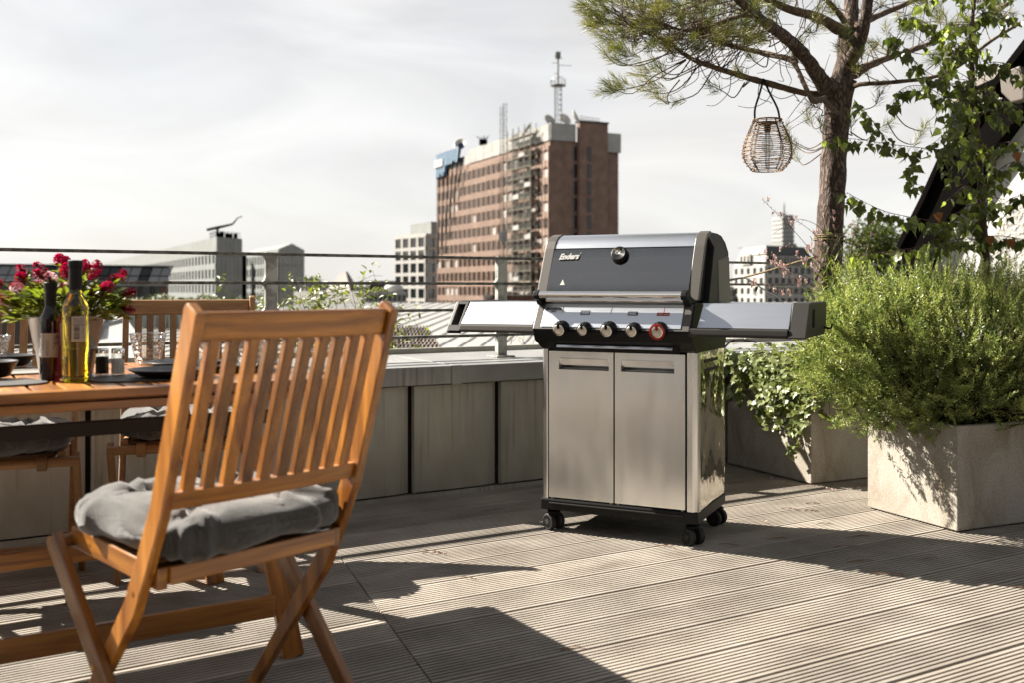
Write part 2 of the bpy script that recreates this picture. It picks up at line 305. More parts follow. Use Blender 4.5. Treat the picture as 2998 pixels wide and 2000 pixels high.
M['char'] = mat('dark_charcoal_enamel', (0.04, 0.036, 0.032), 0.5, 0.0, spec=0.3, bump=0.2, nscale=400, bscale=600, bdist=0.001)
M['rubber'] = mat('rubber', (0.02, 0.02, 0.02), 0.7)
M['red'] = mat('red_anodised_ring', (0.75, 0.04, 0.02), 0.25, 0.3)
M['redink'] = mat('red_print', (0.6, 0.04, 0.03), 0.5)
M['ink'] = mat('black_print', (0.02, 0.02, 0.022), 0.5)
M['white'] = mat('white_enamel', (0.8, 0.79, 0.76), 0.35)
M['knobface'] = mat('satin_knob_face', (0.66, 0.63, 0.57), 0.3, 1.0)
M['fabric'] = None
def fabric():
    m = bpy.data.materials.new('grey_woven_fabric'); m.use_nodes = True; n, l = m.node_tree.nodes, m.node_tree.links; b = n['Principled BSDF']
    t = n.new('ShaderNodeTexCoord'); outs = []
    for ax in ('X', 'Y'):
        w = n.new('ShaderNodeTexWave'); w.wave_type = 'BANDS'; w.bands_direction = ax; w.inputs['Scale'].default_value = 95; w.inputs['Distortion'].default_value = 5.0; w.inputs['Detail'].default_value = 3; w.inputs['Detail Scale'].default_value = 2.5
        l.new(t.outputs['Object'], w.inputs['Vector']); outs.append(w.outputs['Fac'])
    mu = n.new('ShaderNodeMath'); mu.operation = 'ADD'; l.new(outs[0], mu.inputs[0]); l.new(outs[1], mu.inputs[1])
    rp = n.new('ShaderNodeValToRGB'); rp.color_ramp.elements[0].color = (0.028, 0.027, 0.026, 1); rp.color_ramp.elements[1].color = (0.09, 0.086, 0.081, 1); rp.color_ramp.elements[0].position = 0.1
    m2 = n.new('ShaderNodeMath'); m2.operation = 'MULTIPLY'; m2.inputs[1].default_value = 0.5; l.new(mu.outputs['Value'], m2.inputs[0]); l.new(m2.outputs['Value'], rp.inputs['Fac'])
    l.new(rp.outputs['Color'], b.inputs['Base Color']); b.inputs['Roughness'].default_value = 0.95; b.inputs['Sheen Weight'].default_value = 0.3
    bp = n.new('ShaderNodeBump'); bp.inputs['Strength'].default_value = 0.4; bp.inputs['Distance'].default_value = 0.001; l.new(m2.outputs['Value'], bp.inputs['Height']); l.new(bp.outputs['Normal'], b.inputs['Normal'])
    return m
M['fabric'] = weather(fabric(), 22, (1, 1, 1), .36, .6, (.66, .66, .67))
M['rosemary'] = mat('rosemary_leaf', (0.22, 0.31, 0.08), 0.40, col2=(0.68, 0.75, 0.25), nscale=14, transl=0.35, detail=2)
M['rosemary_stem'] = mat('rosemary_wood', (0.10, 0.06, 0.035), 0.9)
M['pine'] = mat('pine_needle', (0.11, 0.16, 0.035), 0.45, col2=(0.44, 0.42, 0.12), nscale=5, transl=0.25, detail=2)
M['pine_dead'] = mat('dead_pine_needle', (0.20, 0.09, 0.03), 0.8)
M['birch'] = mat('birch_leaf', (0.25, 0.36, 0.08), 0.28, objvar=0.7, transl=0.45, col2=(0.60, 0.70, 0.18), nscale=9)
M['birch_yellow'] = mat('birch_leaf_autumn', (0.32, 0.13, 0.03), 0.5, transl=0.35)
M['ivy'] = mat('ivy_leaf', (0.18, 0.25, 0.06), 0.38, objvar=0.4, transl=0.25, col2=(0.45, 0.50, 0.18), nscale=25)
M['leaf'] = mat('shrub_leaf', (0.28, 0.38, 0.07), 0.45, transl=0.4, objvar=0.2, col2=(0.36, 0.38, 0.08), nscale=12)
M['flower'] = mat('crimson_blossom', (0.42, 0.015, 0.05), 0.6, transl=0.3, col2=(0.95, 0.14, 0.24), nscale=55)
M['pink'] = mat('pink_petal', (1.0, 0.62, 0.58), 0.6, transl=0.4, col2=(1.0, 0.85, 0.8), nscale=40)
M['stem'] = mat('green_stem', (0.14, 0.16, 0.05), 0.6)
M['redstem'] = mat('birch_twig_bark', (0.10, 0.05, 0.035), 0.7)
def bark():
    m = bpy.data.materials.new('pine_bark'); m.use_nodes = True; n, l = m.node_tree.nodes, m.node_tree.links; b = n['Principled BSDF']
    t = n.new('ShaderNodeTexCoord'); mp_ = n.new('ShaderNodeMapping'); mp_.inputs['Scale'].default_value = (1, 1, 0.35); l.new(t.outputs['Object'], mp_.inputs['Vector'])
    ns = n.new('ShaderNodeTexNoise'); ns.inputs['Scale'].default_value = 20; ns.inputs['Detail'].default_value = 6; l.new(mp_.outputs['Vector'], ns.inputs['Vector'])
    ad = n.new('ShaderNodeMix'); ad.data_type = 'RGBA'; ad.blend_type = 'LINEAR_LIGHT'; ad.inputs[0].default_value = 0.07; l.new(mp_.outputs['Vector'], ad.inputs[6]); l.new(ns.outputs['Color'], ad.inputs[7])
    v = n.new('ShaderNodeTexVoronoi'); v.feature = 'DISTANCE_TO_EDGE'; v.inputs['Scale'].default_value = 30; l.new(ad.outputs[2], v.inputs['Vector'])
    rp = n.new('ShaderNodeValToRGB'); e = rp.color_ramp.elements; e[0].position = 0.0; e[0].color = (0.018, 0.012, 0.009, 1); e[1].position = 0.26; e[1].color = (0.115, 0.088, 0.07, 1)
    q = e.new(0.09); q.color = (0.05, 0.027, 0.018, 1); l.new(v.outputs['Distance'], rp.inputs['Fac'])
    mx_ = n.new('ShaderNodeMix'); mx_.data_type = 'RGBA'; mx_.blend_type = 'OVERLAY'; mx_.inputs[0].default_value = 0.8; l.new(rp.outputs['Color'], mx_.inputs[6]); l.new(ns.outputs['Fac'], mx_.inputs[7]); l.new(mx_.outputs[2], b.inputs['Base Color'])
    hh = n.new('ShaderNodeMath'); hh.operation = 'ADD'; l.new(v.outputs['Distance'], hh.inputs[0]); l.new(ns.outputs['Fac'], hh.inputs[1])
    bp = n.new('ShaderNodeBump'); bp.inputs['Strength'].default_value = 0.9; bp.inputs['Distance'].default_value = 0.012; l.new(hh.outputs['Value'], bp.inputs['Height']); l.new(bp.outputs['Normal'], b.inputs['Normal'])
    b.inputs['Roughness'].default_value = 0.9; return m
M['bark'] = bark()
M['branch'] = mat('pine_branch_bark', (0.11, 0.07, 0.045), 0.9, col2=(0.30, 0.21, 0.145), nscale=40, bump=0.8, bscale=50, bdist=0.006)
M['wicker'] = mat('rattan', (0.42, 0.22, 0.08), 0.55, col2=(0.75, 0.44, 0.19), nscale=30)
M['leather'] = mat('black_leather', (0.015, 0.018, 0.018), 0.6, spec=0.2)
M['rope'] = mat('hemp_rope', (0.35, 0.25, 0.14), 0.9, col2=(0.5, 0.38, 0.22), nscale=120, bump=0.8, bscale=150)
M['brass'] = mat('brass', (0.72, 0.45, 0.12), 0.3, 1.0)
def thin_glass(name, tint=(0.92, 0.93, 0.92), bump=0.0, rough=0.03):
    m = bpy.data.materials.new(name); m.use_nodes = True; n, l = m.node_tree.nodes, m.node_tree.links
    tr = n.new('ShaderNodeBsdfTransparent'); tr.inputs['Color'].default_value = (*tint, 1); gl = n.new('ShaderNodeBsdfGlossy'); gl.inputs['Roughness'].default_value = rough
    lw = n.new('ShaderNodeLayerWeight'); lw.inputs['Blend'].default_value = 0.35; ms = n.new('ShaderNodeMixShader')
    if bump:
        t = n.new('ShaderNodeTexCoord'); v = n.new('ShaderNodeTexVoronoi'); v.inputs['Scale'].default_value = 85; l.new(t.outputs['Object'], v.inputs['Vector'])
        bp = n.new('ShaderNodeBump'); bp.inputs['Strength'].default_value = bump; bp.inputs['Distance'].default_value = 0.006; l.new(v.outputs['Distance'], bp.inputs['Height'])
        l.new(bp.outputs['Normal'], gl.inputs['Normal']); l.new(bp.outputs['Normal'], lw.inputs['Normal'])
    l.new(lw.outputs['Facing'], ms.inputs['Fac']); l.new(tr.outputs['BSDF'], ms.inputs[1]); l.new(gl.outputs['BSDF'], ms.inputs[2]); l.new(ms.outputs['Shader'], n['Material Output'].inputs['Surface']); return m
def glassy(name, col=(1, 1, 1), rough=0.02, bump=0.0, ior=1.45):
    m = mat(name, col, rough, trans=1.0, ior=ior, bump=bump, nscale=60, bscale=90, bdist=0.004); return m
M['glass'] = thin_glass('clear_glass'); M['glass_h'] = thin_glass('hammered_glass', (0.9, 0.89, 0.87), 0.9, 0.06)
M['oil'] = glassy('olive_oil_in_glass', (0.80, 0.62, 0.03), 0.02, ior=1.47)
M['vinegar'] = glassy('dark_vinegar_in_glass', (0.05, 0.003, 0.006), 0.03)
M['paper'] = mat('paper_label', (0.72, 0.68, 0.62), 0.7, col2=(0.66, 0.62, 0.56), nscale=60)
M['slate'] = mat('anthracite_stoneware', (0.022, 0.024, 0.027), 0.35, spec=0.35)
M['mat'] = mat('grey_leather_placemat', (0.14, 0.135, 0.13), 0.5, bump=0.1, nscale=200)
M['galvpot'] = streaked('zinc_pot', (0.22, 0.215, 0.20), (0.33, 0.32, 0.30), (0.7, 0.7, 0.68), 0.45, 0.6)
M['pepper'] = mat('peppercorns', (0.03, 0.02, 0.012), 0.8, col2=(0.16, 0.09, 0.045), nscale=260, lo=0.45, hi=0.6, coord='Object')
M['salt'] = mat('salt', (1.9, 1.86, 1.78), 0.9)
M['winglass'] = mat('window_glass_dark', (0.018, 0.022, 0.026), 0.08, spec=0.6, objvar=0.4)
M['blind'] = mat('pale_window_blind', (1.0, 0.97, 0.92), 0.6, objvar=0.15)
M['browntile'] = mat('red_brown_stone_cladding', (0.30, 0.185, 0.14), 0.8, col2=(0.43, 0.275, 0.21), nscale=0.6, detail=8)
M['browntile2'] = mat('tan_stone_cladding', (0.42, 0.28, 0.21), 0.8, col2=(0.54, 0.375, 0.285), nscale=0.35, detail=8)
M['render'] = mat('white_render', (0.60, 0.58, 0.54), 0.85, col2=(0.68, 0.66, 0.62), nscale=0.5)
M['roughplaster'] = mat('rough_white_plaster', (0.62, 0.60, 0.56), 0.9, col2=(0.72, 0.70, 0.66), nscale=8, bump=1.0, bscale=40, bdist=0.02)
M['palegrey'] = mat('pale_grey_panel', (0.33, 0.35, 0.335), 0.6, col2=(0.39, 0.41, 0.395), nscale=0.3, objvar=0.04)
M['greypanel'] = mat('grey_glass_panel', (0.30, 0.335, 0.33), 0.35, col2=(0.38, 0.42, 0.41), nscale=0.25, objvar=0.06)
M['darkroof'] = mat('dark_slate_roof', (0.035, 0.04, 0.045), 0.5)
M['roofmetal'] = mat('light_sheet_roof', (0.62, 0.61, 0.58), 0.4, 0.1, col2=(0.72, 0.71, 0.68), nscale=0.8, detail=6, objvar=0.04)
M['tile'] = mat('old_roof_tile', (0.09, 0.065, 0.05), 0.85, col2=(0.2, 0.155, 0.125), nscale=2.2, objvar=0.35)
M['brick'] = mat('dark_red_brick', (0.16, 0.07, 0.045), 0.85, objvar=0.35)
M['foil'] = mat('white_tarpaulin', (0.66, 0.64, 0.60), 0.45, col2=(0.55, 0.53, 0.5), nscale=0.4, bump=0.4, bscale=0.8, bdist=0.5)
M['scaff'] = mat('scaffold_steel', (0.32, 0.32, 0.28), 0.5, 0.4)
M['plank'] = mat('scaffold_plank', (0.42, 0.38, 0.30), 0.8)
M['blue'] = mat('blue_sign_paint', (0.015, 0.06, 0.20), 0.5); M['blue2'] = mat('pale_blue_sign_paint', (0.34, 0.50, 0.66), 0.5)
M['ground'] = mat('city_ground', (0.10, 0.10, 0.09), 0.9, col2=(0.16, 0.155, 0.14), nscale=0.05)
M['darkmetal'] = mat('dark_metal_fascia', (0.008, 0.007, 0.007), 0.9, col2=(0.012, 0.011, 0.010), nscale=3, spec=0.0)
M['green'] = mat('distant_foliage', (0.07, 0.11, 0.02), 0.6, transl=0.3, col2=(0.14, 0.17, 0.03), nscale=1.5)

# ------------------------------------------------------------------ directions of the terrace
A30 = R(30.2); wa = Vector((math.cos(A30), math.sin(A30), 0)); wnrm = Vector((math.sin(A30), -math.cos(A30), 0))   # along the parapet / into the terrace
W0 = Vector((-0.7037, 4.47, 0))                 # foot of the parapet wall
def T(a, q, z): return W0 + wa * a + wnrm * q + Vector((0, 0, z))

# ------------------------------------------------------------------ ground far below
o = MB().add([(-2500, -400, -16), (2500, -400, -16), (2500, 4500, -16), (-2500, 4500, -16)], [(0, 1, 2, 3)]).build('ground', M['ground']); tag(o, kind='structure')

# ------------------------------------------------------------------ deck: every board a part, ribs and grooves modelled
deck = bpy.data.objects.new('deck', None); COL.objects.link(deck); deck['kind'] = 'structure'
deck['label'] = 'ribbed beige composite decking laid in boards parallel to the parapet'
PITCH, BW, NR = 0.1895, 0.1788, 10
S0 = G(1001, 1639); SD = Vector((0.346, -0.938, 0))          # butt seam on the left
def groove_profile():
    p = []; rp = BW / NR; gw = 0.0080; gd = 0.0085
    p.append((0, -0.022)); p.append((0, -0.0015)); 
    for i in range(NR):
        a = i * rp; 
        p.append((a + gw / 2 if i else 0.0015, 0.0)); p.append((a + rp - gw / 2 if i < NR - 1 else BW - 0.0015, 0.0))
        if i < NR - 1: p.append((a + rp - gw / 2 + 0.0007, -gd)); p.append((a + rp + gw / 2 - 0.0007, -gd))
    p.append((BW, -0.0015)); p.append((BW, -0.022)); return p
PROF = groove_profile()
def board(q0, ang, org, side, far):
    d = Vector((math.cos(ang), math.sin(ang), 0)); nn = Vector((math.sin(ang), -math.cos(ang), 0)); mb = MB(); va = []; vb = []
    dz = random.uniform(-0.0008, 0.0008)
    for w, z in PROF:
        base = org + nn * (q0 + w) + Vector((0, 0, z + dz))
        r = S0 - base; den = d.x * (-SD.y) + d.y * SD.x; t = (r.x * (-SD.y) + r.y * SD.x) / den   # base + d*t on seam line
        g = 0.0025
        va.append(base + d * (t + g * side)); vb.append(base + d * far)
    n = len(PROF); v = va + vb
    mb.add(v, [], d); o0 = 0
    for i in range(n - 1):
        mb.f.append((i, i + 1, n + i + 1, n + i)); mb.m.append(1 if (PROF[i][1] < -0.004 and PROF[i + 1][1] < -0.004) else 0)
    mb.f.append((n - 1, 0, n, 2 * n - 1)); mb.m.append(0)
    mb.f.append(tuple(range(n))[::-1] if side > 0 else tuple(range(n))); mb.m.append(0)
    if side < 0:
        mb.f = [f[::-1] if k < n - 1 else f for k, f in enumerate(mb.f)]
    ob = mb.build('board', [M['deck'], M['deck_groove']], deck)
    return ob
for i in range(-3, 34):
    board(-0.093 + i * PITCH, A30, W0, 1, 9.0)
for i in range(-4, 36):
    board(-0.06 + i * PITCH, R(32.6), W0, -1, -7.0)
o = MB().box(-9, 12, -6, 14, -0.06, -0.045).build('deck_substructure', M['dark'], deck)

# fallen pine needles and petals on the deck
nb = MB()
for (px, py) in [(1235, 1620), (1225, 1612), (1345, 1690), (2330, 1495), (2360, 1475), (2290, 1490), (2480, 1575), (2380, 1540), (2245, 1580), (2960, 1720), (2350, 1425), (1638, 1905), (2700, 1640), (1410, 1500)] + [(random.uniform(1900, 2950), random.uniform(1450, 1900)) for _ in range(6)]:
    c = G(px, py, 0.003); a = random.uniform(-0.4, 0.5)
    for k in range(2):
        L = random.uniform(0.05, 0.11); b = a + random.uniform(-0.25, 0.25); pts = [c + Vector((math.cos(b) * L * t + random.uniform(-.003, .003), math.sin(b) * L * t, 0.004 * math.sin(t * 3))) for t in (0, .33, .66, 1)]
        nb.tube(pts, 0.0011, 4)
tag(nb.build('needle_litter', mat('dry_needles', (0.42, 0.22, 0.12), 0.8)), label='dry brown pine needles scattered over the deck', kind='stuff')
pb = MB()
for (px, py) in [(2262, 1402), (2420, 1432), (2440, 1435), (2237, 1528), (2300, 1415), (2520, 1430)]:
    c = G(px, py, 0.006)
    for k in range(4):
        b = random.uniform(0, 6.28); pb.add([c, c + Vector((math.cos(b) * .014, math.sin(b) * .014, .006)), c + Vector((math.cos(b + .7) * .014, math.sin(b + .7) * .014, .002))], [(0, 1, 2)])
tag(pb.build('petal_litter', M['pink']), label='tiny fallen pink petals beside the planters', kind='stuff')

# ------------------------------------------------------------------ parapet wall
wall = thing('parapet_wall', 'low parapet clad in grey-beige metal panels under a broad zinc coping', 'wall', T(0, 0, 0), A30)
# local frame: x along the wall, -y towards the terrace
ZC0, ZC1 = 0.528, 0.613
MB().box(-5, 9, 0.03, 0.78, -0.04, ZC0 + 0.02).build('wall_core', M['dark'], wall)
seam0 = 0.275                                             # a seam position along the wall
pp = 0.462
def panel_mesh():
    w = pp - 0.020; z0, z1 = 0.03, ZC0 - 0.004; mb = MB(); xs = [0, 0.008, 0.0081, w * 0.5, w * 0.8, w * 0.84, w]
    ys = [0.018, -0.012, -0.002, -0.006, -0.002, 0.002, 0.016]
    ys = [0.020, -0.010, 0.0005, -0.0035, 0.0005, 0.003, 0.017]
    v = [(x, y, z0) for x, y in zip(xs, ys)] + [(x, y, z1) for x, y in zip(xs, ys)]
    n = len(xs); mb.add(v, [(i, i + 1, n + i + 1, n + i) for i in range(n - 1)])
    mb.box(0.0, 0.011, -0.0125, 0.004, z0, z1)
    return mb.mesh('panel', M['cladding'])
pm = panel_mesh()
for k in range(-10, 18):
    inst('panel', pm, wall, (seam0 + k * pp + 0.010, 0, 0))
MB().box(-5, 9, 0.0, 0.03, 0.0, 0.022).build('kick_board', M['cladding'], wall)
for k in range(-2, 4):
    x0 = 0.50 + (k - 1) * 2.6 + 0.004; x1 = x0 + 2.6 - 0.008
    MB().hexa([(x0, -0.02, ZC0), (x1, -0.02, ZC0), (x1, 0.80, ZC0), (x0, 0.80, ZC0), (x0, -0.02, ZC1), (x1, -0.02, ZC1), (x1, 0.80, ZC1 + 0.006), (x0, 0.80, ZC1 + 0.006)], (1, 0, 0)).build('coping', M['zinc'], wall, bevel=0.004)
    MB().box(x0 - 0.03, x0 + 0.025, -0.0225, 0.0, ZC0 - 0.002, ZC1 + 0.0015).build('coping_joint', M['zinc'], wall)
    MB().box(x0, x1, 0.80, 0.83, ZC0, ZC1 + 0.035).build('coping_lip', M['cladding'], wall, bevel=0.004)

# ------------------------------------------------------------------ railing
rail = thing('railing', 'galvanised steel railing with four flat bars standing on the coping', 'railing', T(0, 0, 0), A30)
RY = 0.36; RZ = [1.142, 1.008, 0.872, 0.738]
def la(px, Y):                                            # along-wall coordinate of a photo column at the rail line
    r = (px - CX) / F; base = W0 - wnrm * RY
    return (r * base.y - base.x) / (wa.x - r * wa.y)
pa = [la(792, 0) + k * 1.235 for k in range(-2, 7)]
for z in RZ:
    MB().box(-4.5, 8.5, RY - 0.02, RY + 0.02, z - 0.007, z + 0.007).build('rail', M['rail_steel'], rail, bevel=0.002)
for x in pa:
    mb = MB(); mb.box(x - 0.027, x + 0.027, RY - 0.018, RY + 0.018, ZC1 + 0.008, RZ[0] + 0.0085)
    for z in RZ:
        for sx in (-1, 1):
            for sz in (-1, 1):
                if z == RZ[0] and sz > 0: continue
                x1 = x + sx * 0.027; pts = [(x1, z + sz * 0.03), (x1 + sx * 0.004, z + sz * 0.016), (x1 + sx * 0.014, z + sz * 0.0068), (x1 + sx * 0.03, z + sz * 0.0065), (x1, z)]
                v = [(a, RY - 0.012, b) for a, b in pts] + [(a, RY + 0.012, b) for a, b in pts]
                mb.add(v, [(0, 1, 2, 3, 4), (5, 9, 8, 7, 6), (0, 5, 6, 1), (1, 6, 7, 2), (2, 7, 8, 3), (3, 8, 9, 4), (4, 9, 5, 0)])
    po = mb.build('post', M['galv'], rail, bevel=0.0015)
    MB().box(x - 0.055, x + 0.055, RY - 0.055, RY + 0.055, ZC1 + 0.004, ZC1 + 0.012).build('base_plate', M['galv'], po, bevel=0.001)
    MB().lathe([(0.009, 0), (0.009, -0.006), (0.006, -0.008)], 6, (x, RY - 0.018, ZC1 + 0.09), 'y').build('bolt', M['galv'], po)

# ------------------------------------------------------------------ gas grill  (local: x along the front, -y to the front)
grill = thing('gas_grill', 'stainless steel gas grill with glass-fronted lid, two side shelves and five knobs', 'grill', (0.412, 3.901, 0), -R(25.9))
def gb(mb, name, m, par=None, **kw): return mb.build(name, m, par or grill, **kw)
gb(MB().box(-0.312, 0.312, 0.012, 0.405, 0.132, 0.728), 'cabinet_body', M['char'])
for s in (-1, 1):
    # side panel with two louvre slots: built as bands round the slots
    mb = MB(); X0, X1 = (0.312, 0.3215) if s > 0 else (-0.3215, -0.312)
    slots = [(0.655, 0.668), (0.690, 0.703)]; zs = [0.132] + [z for sl_ in slots for z in sl_] + [0.745]
    mb = MB()
    yA, yB, yC, yD = 0.036, 0.09, 0.30, 0.412
    N = 24
    def wav(y, z): return s * (0.0012 * math.sin(y * 17 + z * 5) + 0.0016 * math.sin(z * 11 + y * 7 + 1.0) + 0.0007 * math.sin(y * 34 - z * 21))
    ysn = sorted(set([yA, yB, yC, yD] + [yA + (yD - yA) * i / 14 for i in range(15)])); zsn = sorted(set(zs + [0.132 + 0.52 * i / 22 for i in range(23)]))
    idx = {}; v = []
    for i, y in enumerate(ysn):
        for j, z in enumerate(zsn): idx[(i, j)] = len(v); v.append((s * 0.3215 + wav(y, z), y, z))
    fs = []
    for i in range(len(ysn) - 1):
        for j in range(len(zsn) - 1):
            ym, zm = (ysn[i] + ysn[i + 1]) / 2, (zsn[j] + zsn[j + 1]) / 2
            if yB < ym < yC and any(a < zm < b for a, b in slots): continue
            q = (idx[(i, j)], idx[(i + 1, j)], idx[(i + 1, j + 1)], idx[(i, j + 1)]); fs.append(q if s > 0 else q[::-1])
    mb.add(v, fs)
    sp = gb(mb, 'side_panel', M['steel_polished'], smooth=True)
    for a, b in slots:
        MB().hexa([(s * 0.318, yB, a), (s * 0.318, yC, a), (s * 0.320, yC, a), (s * 0.320, yB, a), (s * 0.3215, yB, b), (s * 0.3215, yC, b), (s * 0.3235, yC, b - 0.004), (s * 0.3235, yB, b - 0.004)]).build('vent_slot', M['black'], sp)
    # rounded corner columns
    xa, xb = (0.281, 0.3235) if s > 0 else (-0.3235, -0.294)
    pr = []
    if s > 0: pr = [(xa, 0.02), (xa, -0.004), (xa + 0.022, -0.006), (xb - 0.012, -0.003), (xb - 0.004, 0.006), (xb, 0.018), (xb, 0.038), (xa, 0.038)]
    else: pr = [(xa, 0.038), (xa, 0.016), (xa + 0.004, 0.004), (xa + 0.012, -0.004), (xb - 0.006, -0.006), (xb, -0.004), (xb, 0.02), (xb, 0.038)]
    v = [(x, y, 0.128) for x, y in pr] + [(x, y, 0.736) for x, y in pr]; n = len(pr)
    mb = MB().add(v, [(i, (i + 1) % n, n + (i + 1) % n, n + i) for i in range(n)] + [tuple(range(n))[::-1], tuple(range(n, 2 * n))], (0, 0, 1))
    gb(mb, 'corner_column', M['steel'], bevel=0.0015)
# doors with pressed handle recess
def door(x0, x1, h0, h1, name):
    zb, zt = 0.137, 0.727; ha, hm, hb = 0.654, 0.677, 0.7015; yf = -0.006; mb = MB()
    xs = [x0, h0, h1, x1]; zs = [zb, ha, hb, zt]
    v = [(x, yf, z) for z in zs for x in xs]
    f = [(r * 4 + c, r * 4 + c + 1, r * 4 + c + 5, r * 4 + c + 4) for r in range(3) for c in range(3) if not (r == 1 and c == 1)]
    mb.add(v, f, (1, 0, 0))
    # edges of the sheet
    mb.add([(x0, yf, zb), (x1, yf, zb), (x1, yf, zt), (x0, yf, zt), (x0, 0.012, zb), (x1, 0.012, zb), (x1, 0.012, zt), (x0, 0.012, zt)], [(0, 4, 5, 1), (1, 5, 6, 2), (2, 6, 7, 3), (3, 7, 4, 0)], (1, 0, 0))
    # flap (upper) sloping in, pocket (lower) behind
    fy = 0.001
    mb.add([(h0, yf, hb), (h1, yf, hb), (h1 - 0.006, fy - 0.003, hb - 0.004), (h0 + 0.006, fy - 0.003, hb - 0.004), (h0 + 0.006, fy - 0.002, hm), (h1 - 0.006, fy - 0.002, hm), (h0, yf, hm), (h1, yf, hm)],
           [(0, 1, 2, 3), (3, 2, 5, 4), (0, 3, 4, 6), (2, 1, 7, 5)], (1, 0, 0))
    py = 0.010
    mb.add([(h0, yf, ha), (h1, yf, ha), (h1, yf, hm), (h0, yf, hm), (h0 + 0.008, py, hm - 0.006), (h1 - 0.004, py, hm - 0.006), (h1 - 0.004, py, hm + 0.006), (h0 + 0.008, py, hm + 0.006)],
           [(0, 1, 5, 4), (1, 2, 6, 5), (3, 0, 4, 7), (4, 5, 6, 7)], (1, 0, 0))
    d = gb(mb, name, M['steel'])
    for xx in (x0 + 0.012, x1 - 0.012):
        MB().box(xx - 0.004, xx + 0.004, -0.004, 0.004, zb - 0.006, zb).build('hinge_pin', M['white'], d)
door(-0.289, -0.0135, -0.246, -0.033, 'door'); door(-0.0075, 0.2745, 0.018, 0.232, 'door')
gb(MB().box(-0.325, 0.325, -0.012, 0.42, 0.086, 0.131), 'base_tray', M['black'], bevel=0.006)
gb(MB().box(-0.285, 0.27, -0.018, -0.011, 0.112, 0.118), 'base_tray_rib', M['char'], bevel=0.002)
cas0 = None
def caster(x, y, rot):
    c = bpy.data.objects.new('caster', None); COL.objects.link(c); c.parent = grill; c.location = (x, y, 0); c.rotation_euler = (0, 0, rot)
    MB().lathe([(0.012, 0.072), (0.012, 0.09)], 12).lathe([(0.026, 0.066), (0.03, 0.07), (0.024, 0.078)], 16).hexa([(-0.012, 0.002, 0.03), (0.012, 0.002, 0.03), (0.012, 0.034, 0.03), (-0.012, 0.034, 0.03), (-0.014, -0.02, 0.074), (0.014, -0.02, 0.074), (0.014, 0.03, 0.07), (-0.014, 0.03, 0.07)]).box(-0.012, 0.012, 0.034, 0.052, 0.03, 0.036).build('fork', M['black'], c, bevel=0.003)
    for s in (-1, 1):
        w = MB().lathe([(0.006, s * 0.012), (0.029, s * 0.012), (0.033, s * 0.016), (0.033, s * 0.03), (0.030, s * 0.034), (0.0255, s * 0.0345), (0.024, s * 0.031), (0.011, s * 0.031), (0.010, s * 0.035), (0.0, s * 0.0355)], 32, (0, 0, 0.033), 'x').build('wheel', M['rubber'], c, smooth='auto')
        sp_ = MB()
        for k in range(14):
            a = 2 * math.pi * k / 14; p = Vector((s * 0.0325, math.cos(a) * 0.011, 0.033 + math.sin(a) * 0.011)); q = Vector((s * 0.0325, math.cos(a) * 0.0245, 0.033 + math.sin(a) * 0.0245)); sp_.beam(p, q, 0.003, 0.003)
        sp_.build('spoke', M['char'], w)
for x, y, r in ((-0.284, 0.03, R(62)), (0.296, 0.03, R(60)), (-0.284, 0.375, R(80)), (0.296, 0.385, R(75))): caster(x, y, r)

# control housing (black hull), its enamel bezel and the stainless control panel
hull = [(-0.048, 0.927), (-0.103, 0.832), (-0.106, 0.815), (-0.085, 0.775), (-0.03, 0.742), (0.0, 0.7325), (0.425, 0.7325), (0.44, 0.80), (0.44, 0.927)]
def hx(y, z, x): 
    k = 1.0 - 0.045 * min(1, max(0, (0.80 - z) / 0.07)) ; return (x * (k if z < 0.8 else 1), y, z)
gb(MB().prism(hull, -0.318, 0.326, fx=lambda y, z, x: (x * (0.99 if z < 0.76 else 1.0), y, z)), 'firebox_hull', M['black'], bevel=0.006, seg=3)
def slab(x0, x1, z0, z1, out, th, corners=0.0):             # slab lying on the sloped control face
    def pt(x, z, o_): 
        t = (0.927 - z) / 0.095; y = -0.048 - 0.055 * t; return (x, y - o_ * 0.866, z + o_ * -0.5 * -1 * 0.0)
    return [pt(x0, z0, out), pt(x1, z0, out), pt(x1, z0, out - th), pt(x0, z0, out - th), pt(x0, z1, out), pt(x1, z1, out), pt(x1, z1, out - th), pt(x0, z1, out - th)]
gb(MB().hexa(slab(-0.313, 0.320, 0.822, 0.924, 0.006, 0.008)), 'control_bezel', M['taupe'], bevel=0.005, seg=3)
cp = gb(MB().hexa(slab(-0.279, 0.288, 0.832, 0.921, 0.0095, 0.004)), 'control_panel', M['steel_h'], bevel=0.0012)
def on_panel(x, z, out=0.0105):
    t = (0.927 - z) / 0.095; return Vector((x, -0.048 - 0.055 * t - out * 0.866, z))
tilt = math.atan2(0.095, 0.055)                             # angle of the panel from horizontal
def print_on(me, x, z, out, m, par, name='print', rx=None):
    me.materials.clear(); me.materials.append(m); return inst(name, me, par, on_panel(x, z, out), (tilt if rx is None else rx, 0, 0))
print_on(text_mesh('MONROE', 0.0152, 0.0002, 0.15, 0.0006), -0.272, 0.8975, 0.0107, M['ink'], cp, 'model_lettering')
print_on(text_mesh('PRO', 0.0118, 0.0002, 0.2, 0.0002), -0.249, 0.8885, 0.0107, M['ink'], cp, 'model_lettering')
for x, m in ((-0.198, M['ink']), (0.005, M['ink']), (0.214, M['redink'])):
    a, b = on_panel(x - 0.003, 0.884, 0.0105), on_panel(x + 0.0, 0.914, 0.0105)
    if m is M['redink']: a = on_panel(x - 0.001, 0.89, 0.0105)
    MB().beam(a, b, 0.0012, 0.0006).build('zone_line', m, cp)
